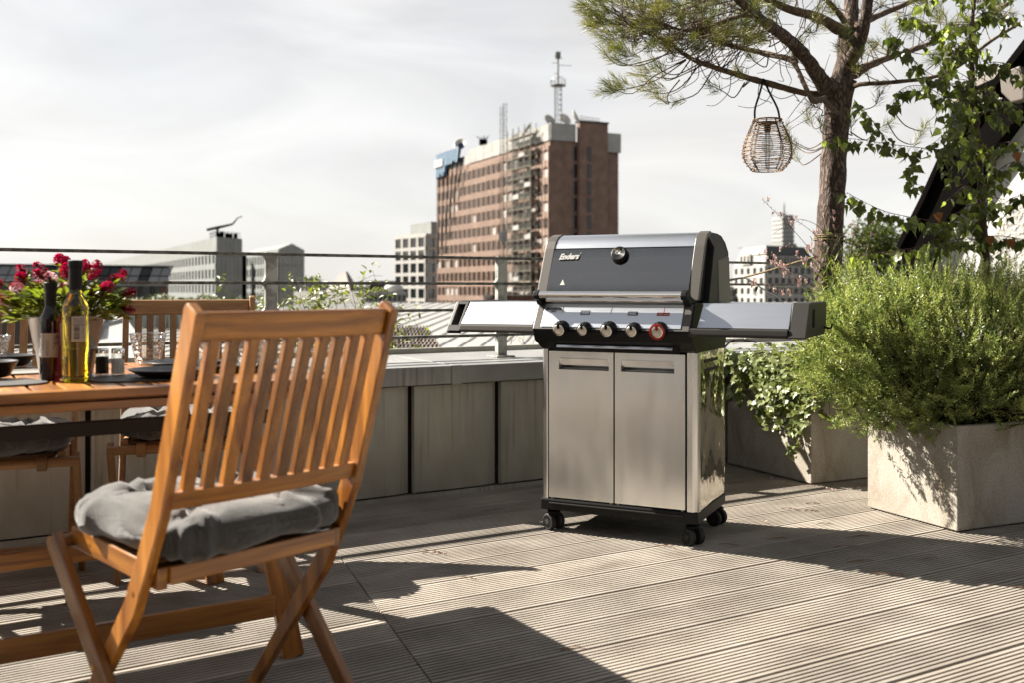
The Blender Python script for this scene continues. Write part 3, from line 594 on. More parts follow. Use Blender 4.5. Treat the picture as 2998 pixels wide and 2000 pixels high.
def icon(x, z, kind):
    mb = MB(); w = 0.0195
    def bar(xa, xb, za, zb, o_=0.0108):
        p = [on_panel(xa, za, o_), on_panel(xb, za, o_), on_panel(xb, zb, o_), on_panel(xa, zb, o_)]; mb.add(p, [(0, 1, 2, 3)])
    if kind == 0: bar(x - w, x + w, z + 0.0065, z + 0.0095); bar(x - w, x - w + 0.002, z - 0.0055, z + 0.007); bar(x + w - 0.002, x + w, z - 0.0055, z + 0.007)
    mb2 = [(-0.0125, 0), (0.0, 0), (0.0125, 0)] if kind == 0 else [(-0.017, 0), (-0.006, 0), (0.005, 0)]
    bar(x - w, x + w, z - 0.0075, z - 0.0055); 
    if kind: bar(x - w, x + w, z + 0.0055, z + 0.0075); bar(x - w, x - w + 0.0015, z - 0.006, z + 0.006)
    for cx_, _ in mb2:
        cx_ += x; h = 0.0042; t_ = 0.0013
        bar(cx_ - h, cx_ + h, z + h - t_, z + h); bar(cx_ - h, cx_ + h, z - h, z - h + t_); bar(cx_ - h, cx_ - h + t_, z - h, z + h); bar(cx_ + h - t_, cx_ + h, z - h, z + h)
    if kind: 
        c = on_panel(x + 0.0155, z, 0.0109); v = [c] + [on_panel(x + 0.0155 + 0.0048 * math.cos(k * .524), z + 0.0048 * math.sin(k * .524), 0.0109) for k in range(12)]
        mb.add(v, [(0, 1 + k, 1 + (k + 1) % 12) for k in range(12)])
    mb.build('burner_icon', M['ink'], cp)
icon(-0.102, 0.887, 0); icon(0.093, 0.887, 1)
MB().hexa(slab(0.187, 0.237, 0.8795, 0.8915, 0.0106, 0.001)).build('turbo_badge', M['redink'], cp)
print_on(text_mesh('TURBO ZONE', 0.0078, 0.0002, 0.1, 0.0001, 'CENTER'), 0.212, 0.8830, 0.0109, M['white'], cp, 'badge_lettering')
# knobs
kd = Vector((0, -0.985, -0.17)).normalized(); kq = kd.to_track_quat('Z', 'Y')
def knob(x, r, red=False):
    k = bpy.data.objects.new('knob', None); COL.objects.link(k); k.parent = grill; k.location = (x, -0.103, 0.829); k.rotation_mode = 'QUATERNION'; k.rotation_quaternion = kq
    MB().lathe([(r * 1.28, 0.0), (r * 1.32, 0.012), (r * 1.26, 0.024), (r * 1.22, 0.030), (r * 1.20, 0.044), (r * 1.12, 0.0475), (r * 1.02, 0.0475), (r, 0.0465), (0, 0.0465)], 28).build('knob_body', M['black'], k, smooth='auto')
    rb = MB()
    for i in range(14):
        a = 2 * math.pi * i / 14; rb.box(-0.0016, 0.0016, r * 1.18, r * 1.36, 0.012, 0.026); 
        for q in range(8):
            v = rb.v[-8 + q]; rb.v[-8 + q] = Vector((v.x * math.cos(a) - v.y * math.sin(a), v.x * math.sin(a) + v.y * math.cos(a), v.z))
    rb.build('knob_grip', M['black'], k)
    MB().lathe([(r, 0.0465), (r * 0.97, 0.0485), (r * 0.6, 0.0474), (0, 0.0468)], 28).build('knob_face', M['knobface'], k, smooth=True)
    # pointer: track up in local Y
    MB().hexa([(-r * .2, r * .25, .0475), (r * .2, r * .25, .0475), (r * .24, r * 1.0, .0475), (-r * .24, r * 1.0, .0475), (-r * .2, r * .25, .0495), (r * .2, r * .25, .0495), (r * .24, r * 1.0, .0495), (-r * .24, r * 1.0, .0495)]).build('pointer', M['black'] if not red else M['red'], k)
    if red: MB().lathe([(r * 1.0, 0.046), (r * 1.0, 0.0495), (r * 1.26, 0.0485), (r * 1.27, 0.044)], 32).build('knob_ring', M['red'], k, smooth='auto')
for x, r, rd in ((-0.186, 0.0230, 0), (-0.089, 0.0197, 0), (0.0095, 0.0232, 0), (0.109, 0.0208, 0), (0.209, 0.0238, 1)): knob(x, r, rd)
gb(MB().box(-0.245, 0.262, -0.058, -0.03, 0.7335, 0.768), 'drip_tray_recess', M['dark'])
gb(MB().prism([(-0.066, 0.7475), (-0.058, 0.7435), (-0.05, 0.7475), (-0.05, 0.7575), (-0.062, 0.7575)], -0.232, 0.242), 'drip_tray_handle', M['steel_h'], bevel=0.002)

# lid
prof = [(-0.035, 0.945), (-0.030, 0.965), (0.062, 1.143), (0.080, 1.170), (0.105, 1.190), (0.14, 1.202), (0.20, 1.206), (0.34, 1.205), (0.392, 1.198), (0.42, 1.17), (0.434, 1.132), (0.46, 0.926), (0.0, 0.926)]
lid = bpy.data.objects.new('lid', None); COL.objects.link(lid); lid.parent = grill
for s in (-1, 1):
    xa, xb = (0.2925, 0.334) if s > 0 else (-0.334, -0.2925)
    oo = [(-0.037, 0.938), (0.058, 1.145), (0.078, 1.176), (0.105, 1.196), (0.145, 1.2075), (0.20, 1.2085), (0.345, 1.207), (0.395, 1.200), (0.424, 1.172), (0.437, 1.132), (0.462, 0.924), (0.1, 0.924)]
    # front strip, inset cheek behind it, faceted rear block
    fo_ = [(-0.037, 0.938), (0.058, 1.145), (0.078, 1.176), (0.105, 1.196), (0.145, 1.2075), (0.155, 1.203), (0.152, 1.194), (0.112, 1.180), (0.090, 1.163), (0.074, 1.138), (-0.018, 0.938)]
    MB().prism(fo_, xa, xb).build('lid_end', M['taupe'], lid, bevel=0.002, seg=2)
    rb_ = [(0.116, 0.926), (0.197, 1.145), (0.150, 1.203), (0.20, 1.2085), (0.345, 1.207), (0.395, 1.200), (0.424, 1.172), (0.437, 1.132), (0.462, 0.924)]
    MB().prism(rb_, xa, xb, fx=lambda y, z, x, s=s: (x - (s * 0.022 * max(0, (z - 1.146) / 0.06) if abs(x) > .33 else 0), y, z)).build('lid_end_rear', M['char'], lid, bevel=0.003, seg=2)
    x0, x1 = (0.300, 0.312) if s > 0 else (-0.312, -0.300)
    MB().prism([(0.0, 0.935), (0.10, 1.17), (0.2, 1.19), (0.4, 1.17), (0.44, 0.935)], x0, x1).build('lid_cheek', M['black'], lid)
    xs_ = s * 0.334
    MB().hexa([(xs_ - s * 0.002, 0.255, 0.926), (xs_ - s * 0.002, 0.455, 0.926), (xs_ + s * 0.004, 0.448, 0.926), (xs_ + s * 0.004, 0.262, 0.926), (xs_ - s * 0.002, 0.245, 1.10), (xs_ - s * 0.002, 0.436, 1.12), (xs_ + s * 0.003, 0.43, 1.11), (xs_ + s * 0.003, 0.25, 1.09)]).build('rear_cover', M['taupe'], lid, bevel=0.003)
# stainless hood band and back
top = [(0.0625, 1.1445), (0.072, 1.160), (0.086, 1.1765), (0.105, 1.190), (0.125, 1.198), (0.15, 1.203), (0.20, 1.2055), (0.34, 1.2045), (0.392, 1.196), (0.42, 1.168), (0.434, 1.132), (0.46, 0.93)]
tin = [(y + (0.003 if i < 2 else 0.0), z - 0.004) for i, (y, z) in enumerate(top)]
mb = MB(); n = len(top); v = [(x, y, z) for x in (-0.293, 0.293) for (y, z) in top]
mb.add(v, [(i, n + i, n + i + 1, i + 1) for i in range(n - 1)], (1, 0, 0)); mb.build('hood', M['steel_h'], lid, smooth=True)
MB().beam((-0.293, 0.061, 1.1435), (0.293, 0.061, 1.1435), 0.004, 0.004, (0, 1, 0)).build('window_seal', M['black'], lid)
for za, zb in ((0.958, 0.966),):
    MB().hexa([(-0.293, -0.033, 0.945), (0.293, -0.033, 0.945), (0.293, -0.02, 0.945), (-0.293, -0.02, 0.945), (-0.293, -0.0285, 0.968), (0.293, -0.0285, 0.968), (0.293, -0.018, 0.968), (-0.293, -0.018, 0.968)]).build('hood_lower_band', M['black'], lid)
def window_mat():
    m = bpy.data.materials.new('tinted_grill_glass'); m.use_nodes = True; n, l = m.node_tree.nodes, m.node_tree.links; b = n['Principled BSDF']
    b.inputs['Base Color'].default_value = (0.02, 0.024, 0.028, 1); b.inputs['Roughness'].default_value = 0.05; b.inputs['IOR'].default_value = 1.75
    tr = n.new('ShaderNodeBsdfTransparent'); tr.inputs['Color'].default_value = (0.5, 0.52, 0.53, 1); gl = n.new('ShaderNodeBsdfGlossy'); gl.inputs['Roughness'].default_value = 0.07
    fr = n.new('ShaderNodeFresnel'); fr.inputs['IOR'].default_value = 3.7; ms = n.new('ShaderNodeMixShader')
    l.new(fr.outputs['Fac'], ms.inputs['Fac']); l.new(tr.outputs['BSDF'], ms.inputs[1]); l.new(gl.outputs['BSDF'], ms.inputs[2])
    # printed dot borders near the upper and lower edge
    t = n.new('ShaderNodeTexCoord'); sp = n.new('ShaderNodeSeparateXYZ'); l.new(t.outputs['Object'], sp.inputs[0])
    def sn(out, k, ph):
        mu = n.new('ShaderNodeMath'); mu.operation = 'MULTIPLY'; mu.inputs[1].default_value = k; l.new(out, mu.inputs[0]); s_ = n.new('ShaderNodeMath'); s_.operation = 'SINE'; l.new(mu.outputs[0], s_.inputs[0]); return s_.outputs[0]
    ax = n.new('ShaderNodeMath'); ax.operation = 'MULTIPLY'; l.new(sn(sp.outputs['X'], 900, 0), ax.inputs[0]); l.new(sn(sp.outputs['Z'], 900, 0), ax.inputs[1])
    d1 = n.new('ShaderNodeMapRange'); d1.inputs['From Min'].default_value = 1.105; d1.inputs['From Max'].default_value = 1.15; l.new(sp.outputs['Z'], d1.inputs['Value'])
    d2 = n.new('ShaderNodeMapRange'); d2.inputs['From Min'].default_value = 1.0; d2.inputs['From Max'].default_value = 0.965; l.new(sp.outputs['Z'], d2.inputs['Value'])
    sm = n.new('ShaderNodeMath'); sm.operation = 'MAXIMUM'; l.new(d1.outputs[0], sm.inputs[0]); l.new(d2.outputs[0], sm.inputs[1])
    th = n.new('ShaderNodeMath'); th.operation = 'SUBTRACT'; th.inputs[0].default_value = 0.55; l.new(sm.outputs[0], th.inputs[1])
    gt = n.new('ShaderNodeMath'); gt.operation = 'GREATER_THAN'; l.new(ax.outputs[0], gt.inputs[0]); l.new(th.outputs[0], gt.inputs[1])
    on = n.new('ShaderNodeMath'); on.operation = 'GREATER_THAN'; on.inputs[1].default_value = 0.02; l.new(sm.outputs[0], on.inputs[0])
    mm = n.new('ShaderNodeMath'); mm.operation = 'MULTIPLY'; l.new(gt.outputs[0], mm.inputs[0]); l.new(on.outputs[0], mm.inputs[1])
    m2 = n.new('ShaderNodeMixShader'); l.new(mm.outputs[0], m2.inputs['Fac']); l.new(ms.outputs[0], m2.inputs[1]); l.new(b.outputs[0], m2.inputs[2]); l.new(m2.outputs[0], n['Material Output'].inputs['Surface'])
    return m
wd = MB().add([(-0.2925, -0.028, 0.967), (0.2925, -0.028, 0.967), (0.2925, 0.0600, 1.1425), (-0.2925, 0.0600, 1.1425)], [(0, 1, 2, 3)], (1, 0, 0)).build('window', window_mat(), lid)
# inside: dark liner, warming rack
mb = MB(); mb.box(-0.292, 0.292, 0.40, 0.41, 0.93, 1.18); mb.box(-0.292, 0.292, -0.02, 0.40, 0.925, 0.93)
mb.build('hood_liner', mat('sooty_enamel', (0.16, 0.165, 0.17), 0.5), lid)
mb = MB()
for y in (0.10, 0.13, 0.16, 0.19, 0.22, 0.25): mb.tube([(-0.26, y, 1.045), (0.29, y, 1.045)], 0.004, 6)
for x in (-0.25, -0.05, 0.15, 0.28): mb.tube([(x, 0.10, 1.049), (x, 0.25, 1.049)], 0.003, 6)
mb.box(-0.24, 0.29, 0.085, 0.092, 1.028, 1.046); mb.build('warming_rack', M['white'], lid)
# badge, warning mark, thermometer on the window plane
wt = math.atan2(0.1755, 0.088); wq = (wt, 0, 0)
def on_win(x, z, out=0.002):
    t = (z - 0.967) / 0.1755; return Vector((x, -0.028 + 0.088 * t - out * 0.894, z + out * 0.447))
lm = text_mesh('Enders', 0.038, 0.0022, 0.32, 0.0018); lm.materials.append(M['white'])
lo_ = inst('badge_lettering', lm, lid, on_win(-0.262, 1.098, 0.004), (wt, -0.02, 0), (0.80, 0.92, 1))
lm2 = text_mesh('Enders', 0.038, 0.001, 0.32, 0.0030); lm2.materials.append(M['ink']); inst('badge_backing', lm2, lid, on_win(-0.2612, 1.0965, 0.0015), (wt, -0.02, 0), (0.80, 0.92, 1))
inst('badge_mark', MB().lathe([(0.0022, 0), (0.0022, 0.003), (0, 0.003)], 10).mesh('badge_mark', M['white']), lid, on_win(-0.172, 1.122, 0.003), (wt, 0, 0))
p0, p1, p2 = on_win(-0.238, 0.995), on_win(-0.216, 0.995), on_win(-0.229, 1.018)
MB().add([p0, p1, p2], [(0, 1, 2)]).build('warning_sticker', mat('silver_sticker', (0.35, 0.35, 0.34), 0.4, 0.5), lid)
th = bpy.data.objects.new('thermometer', None); COL.objects.link(th); th.parent = lid; th.location = on_win(-0.004, 1.112, 0.0); th.rotation_euler = (wt, 0, 0)
MB().lathe([(0.030, 0), (0.034, 0.004), (0.0345, 0.012), (0.032, 0.019), (0.027, 0.022), (0.0255, 0.021), (0.025, 0.016)], 36).build('thermometer_ring', M['black'], th, smooth='auto')
MB().lathe([(0.0255, 0.0195), (0.0262, 0.0212), (0.027, 0.0205)], 36).build('thermometer_rim', M['chrome'], th, smooth=True)
MB().lathe([(0.0254, 0.0165), (0, 0.0165)], 36).build('thermometer_dial', mat('dial_face', (0.20, 0.22, 0.25), 0.7, spec=0.2), th)
mb = MB()
for k in range(11):
    a = R(225 - 27 * k); mb.beam((math.cos(a) * .0195, math.sin(a) * .0195, .0172), (math.cos(a) * .0235, math.sin(a) * .0235, .0172), .0007 if k % 2 else .0012, .0003, (0, 0, 1))
mb.build('dial_ticks', M['white'], th)
for k, s_ in enumerate(('50', '100', '150', '200', '250', '300', '350')):
    a = R(215 - 42 * k); me = text_mesh(s_, 0.0062, 0.0001, 0, 0, 'CENTER'); me.materials.append(M['white']); inst('dial_number', me, th, (math.cos(a) * .0145, math.sin(a) * .0145 - .002, .0172))
MB().beam((0.008, 0.006, .0178), (-0.015, -0.013, .0178), .0012, .0004, (0, 0, 1)).build('needle', mat('orange_needle', (0.8, 0.2, 0.04), 0.4), th)
# handle with brackets
gb(MB().tube([(-0.289, -0.098, 0.958), (0.289, -0.098, 0.958)], 0.0145, 24), 'handle_bar', M['chrome'], lid, smooth='auto')
gb(MB().tube([(-0.276, -0.062, 0.936), (0.292, -0.062, 0.936)], 0.0078, 16), 'heat_shield', M['chrome'], lid, smooth='auto')
for s in (-1, 1):
    x0, x1 = s * 0.287, s * 0.312
    br = [(-0.118, 0.952), (-0.113, 0.969), (-0.098, 0.976), (-0.080, 0.972), (-0.055, 0.955), (-0.02, 0.944), (0.03, 0.944), (0.03, 0.928), (-0.03, 0.926), (-0.055, 0.915), (-0.072, 0.918), (-0.088, 0.935), (-0.108, 0.940)]
    gb(MB().prism(br, min(x0, x1), max(x0, x1)), 'handle_bracket', M['black'], lid, bevel=0.004, seg=3)
gb(MB().box(-0.30, 0.30, -0.045, 0.43, 0.9265, 0.932), 'cook_rim', M['dark'])

# side shelves
def shelf(s):
    x0, x1 = (0.345, 0.675) if s > 0 else (-0.645, -0.322)
    xe = 0.738 if s > 0 else -0.708
    sh = bpy.data.objects.new('side_shelf', None); COL.objects.link(sh); sh.parent = grill
    lo_, hi_ = min(x0, x1), max(x0, x1)
    MB().hexa([(lo_, -0.094, 0.838), (hi_, -0.094, 0.838), (hi_, -0.088, 0.836), (lo_, -0.088, 0.836), (lo_ + 0.006, -0.022, 0.926), (hi_ , -0.022, 0.926), (hi_, -0.016, 0.924), (lo_ + 0.006, -0.016, 0.924)], (1, 0, 0)).build('front_panel', M['steel_h'], sh, bevel=0.001)
    MB().box(lo_, hi_, -0.020, 0.35, 0.920, 0.927).build('worktop', M['steel_h'], sh, bevel=0.002)
    MB().prism([(-0.112, 0.812), (-0.108, 0.832), (-0.098, 0.8375), (-0.086, 0.834), (-0.082, 0.812), (-0.09, 0.8035), (-0.104, 0.8035)], lo_ - (0.03 if s > 0 else 0), hi_ + (0.012 if s < 0 else 0.0)).build('tool_rail', M['taupe'] if s < 0 else M['char'], sh, bevel=0.003)
    MB().box(lo_, hi_, -0.08, 0.35, 0.812, 0.82).build('underside', M['black'], sh)
    # end cap with grip slot
    out = [(-0.114, 0.806), (-0.020, 0.929), (0.02, 0.9315), (0.355, 0.9315), (0.365, 0.92), (0.35, 0.835), (0.31, 0.806)]
    xi = x1 if s > 0 else x0
    a, b = (0.675, 0.738) if s > 0 else (-0.708, -0.690)
    if s > 0:
        inn = [(0.025, 0.840), (0.027, 0.885), (0.035, 0.905), (0.075, 0.905), (0.085, 0.895), (0.085, 0.845), (0.078, 0.838)]
        MB().ring(out, inn, a, b).build('end_cap', M['char'], sh, bevel=0.004)
        MB().prism([(0.02, 0.83), (0.02, 0.91), (0.09, 0.91), (0.09, 0.83)], a + 0.003, a + 0.006).build('grip_backing', M['taupe'], sh)
        MB().tube([(0.735, 0.30, 0.835), (0.752, 0.30, 0.828), (0.764, 0.30, 0.83), (0.768, 0.30, 0.845)], 0.004, 8).build('tool_hook', M['black'], sh)
        MB().box(0.668, 0.739, -0.116, -0.108, 0.803, 0.806).build('cap_lip', M['char'], sh)
    else:
        # slanted front of the cap: outer enamel bezel, slot, black divider
        def fr(x, t, o_=0.0): return (x, -0.114 + 0.094 * t - o_ * .8, 0.806 + 0.123 * t + o_ * .6)
        MB().prism(out, a, b).build('end_cap', M['taupe'], sh, bevel=0.004)
        mb = MB(); mb.hexa([fr(-0.706, 0.02), fr(-0.645, 0.02), fr(-0.645, 0.02, -0.02), fr(-0.706, 0.02, -0.02), fr(-0.706, 0.22), fr(-0.645, 0.22), fr(-0.645, 0.22, -0.02), fr(-0.706, 0.22, -0.02)])
        mb.hexa([fr(-0.690, 0.9), fr(-0.645, 0.9), fr(-0.645, 0.9, -0.03), fr(-0.690, 0.9, -0.03), fr(-0.690, 1.0), fr(-0.645, 1.0), fr(-0.645, 1.0, -0.03), fr(-0.690, 1.0, -0.03)])
        mb.hexa([fr(-0.658, 0.2), fr(-0.645, 0.2), fr(-0.645, 0.2, -0.03), fr(-0.658, 0.2, -0.03), fr(-0.658, 0.92), fr(-0.645, 0.92), fr(-0.645, 0.92, -0.03), fr(-0.658, 0.92, -0.03)])
        mb.build('grip_frame', M['black'], sh, bevel=0.002)
        MB().hexa([(-0.69, 0.04, 0.82), (-0.645, 0.04, 0.82), (-0.645, 0.05, 0.82), (-0.69, 0.05, 0.82), (-0.69, 0.04, 0.92), (-0.645, 0.04, 0.92), (-0.645, 0.05, 0.92), (-0.69, 0.05, 0.92)]).build('grip_backing', M['taupe'], sh)
        MB().box(-0.69, -0.645, 0.0, 0.35, 0.922, 0.930).build('cap_top', M['black'], sh, bevel=0.002)
shelf(1); shelf(-1)

# ------------------------------------------------------------------ folding chairs
def make_chair(label, group, wood='acacia'):
    t = thing('folding_chair', label, 'chair', (0, 0, 0), 0, group); wd_ = M[wood]
    # local: y = direction one faces when seated; back leans to -y
    path = [(-0.298, 0.940), (-0.235, 0.74), (-0.178, 0.56), (-0.135, 0.47), (-0.08, 0.36), (0.20, 0.0)]
    W2 = 0.231
    for s in (-1, 1):
        mb = MB(); th = 0.021; dp = 0.046; x0, x1 = s * W2 - th / 2, s * W2 + th / 2
        L, Rr = [], []
        for i, (y, z) in enumerate(path):
            a = Vector(path[max(i - 1, 0)]); b = Vector(path[min(i + 1, len(path) - 1)]); d = (b - a).normalized(); nn = Vector((-d.y, d.x)); k = dp / 2
            L.append((y + nn.x * k, z + nn.y * k)); Rr.append((y - nn.x * k, z - nn.y * k))
        Rr[-1] = (Rr[-1][0], 0.0); L[-1] = (L[-1][0], 0.0)
        Rr.insert(0, (Rr[0][0] + (L[0][0] - Rr[0][0]) * 0.25, Rr[0][1] + 0.008)); L.insert(0, (L[0][0] + (Rr[1][0] - L[0][0]) * 0.25, L[0][1] + 0.008))
        mb.prism(L + Rr[::-1], x0, x1)
        for i in range(len(mb.g)): mb.g[i] = Vector((mb.v[i].z * 1.0, mb.v[i].x + s * 3, mb.v[i].y + 1.7))
        p = mb.build('back_post', wd_, t, bevel=0.004, seg=3)
        MB().lathe([(0.0065, 0.0), (0.0065, 0.002), (0.003, 0.004), (0, 0.004)], 12, (s * (W2 + th / 2 * 1), -0.098, 0.392), 'x').build('bolt', M['brass'], p)
        lx = s * (W2 + 0.0215)
        lg = MB().beam((lx, 0.212, 0.455), (lx, -0.20, 0.0), 0.021, 0.044).build('leg', wd_, t, bevel=0.004, seg=3)
        MB().lathe([(0.0065, -0.012), (0.0065, 0.012), (0.003, 0.0135), (0, 0.0135)], 12, (s * (W2 + .0215), 0.02, 0.228), 'x').build('bolt', M['brass'], lg)
        fr = MB().beam((s * (W2 - 0.0225), 0.205, 0.452), (s * (W2 - 0.0225), -0.15, 0.425), 0.022, 0.044).build('seat_rail', wd_, t, bevel=0.003, seg=2)
        fr.location.x = -s * 0.0 
        MB().lathe([(0.005, -0.011), (0.005, 0.011)], 10, (s * (W2 - 0.0225), 0.12, 0.445), 'x').build('bolt', M['brass'], fr)
        MB().lathe([(0.024, -0.014), (0.024, 0.014)], 20, (s * (W2 - 0.075), 0.212, 0.440), 'x').build('pivot_collar', wd_, t, bevel=0.003)
    MB().tube([(-W2 - 0.03, 0.213, 0.442), (W2 + 0.03, 0.213, 0.442)], 0.0155, 14).build('front_rail', wd_, t, smooth='auto')
    MB().beam((-W2 + 0.035, -0.15, 0.43), (W2 - 0.035, -0.15, 0.43), 0.02, 0.036, (0, 1, 0)).build('rear_rail', wd_, t, bevel=0.003)
    MB().beam((-W2 + 0.03, -0.195, 0.075), (W2 - 0.03, -0.195, 0.075), 0.018, 0.035, (0, 1, 0)).build('stretcher', wd_, t, bevel=0.003)
    for k in range(6):
        y = 0.165 - k * 0.056; z = 0.4585 - (0.165 - y) * 0.077 + 0.006
        MB().box(-W2 + 0.04, W2 - 0.04, y - 0.02, y + 0.02, z - 0.012, z).build('seat_slat', wd_, t, bevel=0.003)
    def bp(z):  # y of the back plane
        pts = [(-0.300, 0.948), (-0.235, 0.74), (-0.178, 0.56), (-0.135, 0.47)]
        for (y1, z1), (y0, z0) in zip(pts, pts[1:]):
            if z0 <= z <= z1 + 1e-6 or (z0, y0) == pts[-1][::-1]: return y0 + (y1 - y0) * (z - z0) / (z1 - z0)
        return pts[0][0]
    def railp(z0, z1, th, x, name, dy=0.0):
        mb = MB(); y0, y1 = bp(z0) + dy, bp(z1) + dy; xs = [-x + 2 * x * i / 8 for i in range(9)]
        v = []
        for q in xs:
            c = 0.012 * (q / x) ** 2 - 0.012
            v += [(q, y0 - th / 2 + c, z0), (q, y0 + th / 2 + c, z0), (q, y1 + th / 2 + c, z1), (q, y1 - th / 2 + c, z1)]
        fs = [(0, 3, 2, 1), (32, 33, 34, 35)]
        for i in range(8):
            for k in range(4): fs.append((i * 4 + k, i * 4 + (k + 1) % 4, i * 4 + 4 + (k + 1) % 4, i * 4 + 4 + k))
        return mb.add(v, fs, (1, 0, 0)).build(name, wd_, t, bevel=0.006 if name == 'top_rail' else 0.003, seg=3)
    railp(0.882, 0.938, 0.024, W2 - 0.0105, 'top_rail'); railp(0.562, 0.597, 0.024, W2 - 0.0105, 'lower_back_rail')
    for k in range(10):
        x = -0.186 + k * 0.04133; c = 0.012 * (x / W2) ** 2 - 0.012; mb = MB(); v = []; zz = [0.59, 0.66, 0.74, 0.82, 0.89]
        for z in zz:
            bow = 0.0 * math.sin(math.pi * (z - 0.59) / 0.3); y = bp(z) + c - bow
            v += [(x - 0.0122, y - 0.010, z), (x + 0.0122, y - 0.010, z), (x + 0.0122, y + 0.010, z), (x - 0.0122, y + 0.010, z)]
        fs = [(0, 3, 2, 1), (16, 17, 18, 19)] + [(i * 4 + q, i * 4 + (q + 1) % 4, i * 4 + 4 + (q + 1) % 4, i * 4 + 4 + q) for i in range(4) for q in range(4)]
        mb.add(v, fs, (0, 0, 1)).build('back_slat', wd_, t, bevel=0.003, seg=2)
    return t
CG = 'folding garden chairs round the table'
chair = make_chair('orange-brown wooden folding chair seen from behind, its slatted back towards us', CG)
chair.location = (-0.640, 2.150, 0.001); chair.rotation_euler = (0, 0, R(49))
fc1 = make_chair('wooden folding chair across the table, framed behind the water glass, back against the railing', CG, 'acacia_sunlit')
fc1.location = (-1.150, 3.56, 0.001); fc1.rotation_euler = (0, 0, R(-162))
fc2 = copy_tree(fc1); fc2['label'] = 'wooden folding chair behind the flower pot, cut off by the photo edge'
fc2.location = (-1.665, 3.20, 0.001); fc2.rotation_euler = (0, 0, R(-159))

def cushion_mesh(seed, hx_=0.224, hy=0.205, th=0.050):
    mb = MB(); NU, NV = 64, 40; v = []
    tuf = [(-0.09, -0.075), (0.09, -0.075), (-0.09, 0.075), (0.09, 0.075)]
    for j in range(NV + 1):
        ph = math.pi * (j / NV - 0.5)
        for i in range(NU):
            th_ = 2 * math.pi * i / NU; c, s = math.cos(th_), math.sin(th_)
            e = 0.42
            sx = math.copysign(abs(c) ** e, c); sy = math.copysign(abs(s) ** e, s)
            rr = math.cos(ph) ** 0.55 if math.cos(ph) > 0 else 0
            x = hx_ * sx * rr; y = hy * sy * rr; z = th * math.copysign(abs(math.sin(ph)) ** 0.75, math.sin(ph))
            edge = max(abs(x) / hx_, abs(y) / hy)
            p = Vector((x * 9, y * 9, z * 9 + seed * 7))
            dmin = min(math.hypot(x - a, y - b) for a, b in tuf)
            dimple = math.exp(-(dmin / 0.038) ** 2)
            ridg = 0
            for a, b in tuf:
                d = math.hypot(x - a, y - b); an = math.atan2(y - b, x - a); ridg += math.exp(-(d / 0.10) ** 2) * math.sin(an * 9 + seed + 2 * mnoise.noise(Vector((x * 10, y * 10, seed))))
            sg = 1 if z > 0 else -0.5
            z += sg * (-0.036 * dimple + 0.012 * ridg + 0.020 * mnoise.noise(p) + 0.007 * (0.5 - abs(mnoise.noise(Vector((x * 34, y * 20, seed))))) + 0.004 * mnoise.noise(p * 4))
            # gathers along the rim
            g = 0.011 * math.sin(th_ * 22 + 3 * mnoise.noise(p * 0.8)) * rr ** 3 * (1 - abs(math.sin(ph)) ** 3)
            x *= 1 + g / hx_; y *= 1 + g / hy; z *= 1 + 8 * g
            x += 0.012 * mnoise.noise(p * 0.5 + Vector((3, 1, 4))); y += 0.012 * mnoise.noise(p * 0.5 + Vector((9, 2, 6)))
            v.append((x, y, z + th * 0.85))
    fs = [(j * NU + i, j * NU + (i + 1) % NU, (j + 1) * NU + (i + 1) % NU, (j + 1) * NU + i) for j in range(NV) for i in range(NU)]
    return mb.add(v, fs).mesh('seat_cushion', M['fabric'], True)
def cushion(ch, seed, label, dx=0, dy=0.02, rz=0.0, tiltx=0.05):
    o_ = bpy.data.objects.new('seat_cushion', cushion_mesh(seed)); COL.objects.link(o_)
    mw = Matrix.Translation(ch.location) @ Matrix.Rotation(ch.rotation_euler.z, 4, 'Z') @ Matrix.Translation((dx, dy, 0.4585)) @ Matrix.Rotation(rz, 4, 'Z') @ Matrix.Rotation(tiltx, 4, 'X')
    o_.matrix_world = mw; tag(o_, label, 'cushion', 'grey tufted seat cushions'); 
    for a, b in ((-0.09, -0.075), (0.09, -0.075), (-0.09, 0.075), (0.09, 0.075)):
        MB().lathe([(0.0, 0.004), (0.006, 0.003), (0.008, 0.0), (0.0, -0.001)], 10, (a, b, 0.052)).build('tuft_button', M['fabric'], o_)
    return o_
cushion(chair, 1.3, 'plump grey tufted cushion on the orange-brown chair in front', -0.012, 0.01, 0.04, 0.05)
cushion(fc1, 4.1, 'grey tufted cushion on the chair across the table, under the black plate', 0.01, 0.02)
cushion(fc2, 8.2, 'grey tufted cushion on the chair behind the flower pot', 0.0, 0.03)

# ------------------------------------------------------------------ table
TA = R(31.5); TO = Vector((-0.465, 2.67, 0)); TZ = 0.74
table = thing('garden_table', 'long slatted acacia garden table laid for a meal', 'table', tuple(TO), TA)
M['dark_wood'] = mat('dark_brown_beam', (0.018, 0.008, 0.005), 0.6)  # even dark brown for both beams under the table top
def tb(mb, name, bev=0.002, mm='acacia', par=None): return mb.build(name, M[mm], par or table, bevel=bev)
TL, TD = 1.75, 0.86
tb(MB().box(-TL, 0, 0, 0.052, TZ - 0.024, TZ), 'top_frame', 0.004); tb(MB().box(-TL, 0, TD - 0.052, TD, TZ - 0.024, TZ), 'top_frame', 0.004)
tb(MB().box(-0.052, 0, 0.0525, TD - 0.0525, TZ - 0.024, TZ - 0.0005, (0, 1, 0)), 'top_frame', 0.003); tb(MB().box(-TL, -TL + 0.052, 0.0525, TD - 0.0525, TZ - 0.024, TZ - 0.0005, (0, 1, 0)), 'top_frame', 0.003)
ns = 24; sw = (TL - 0.104) / ns
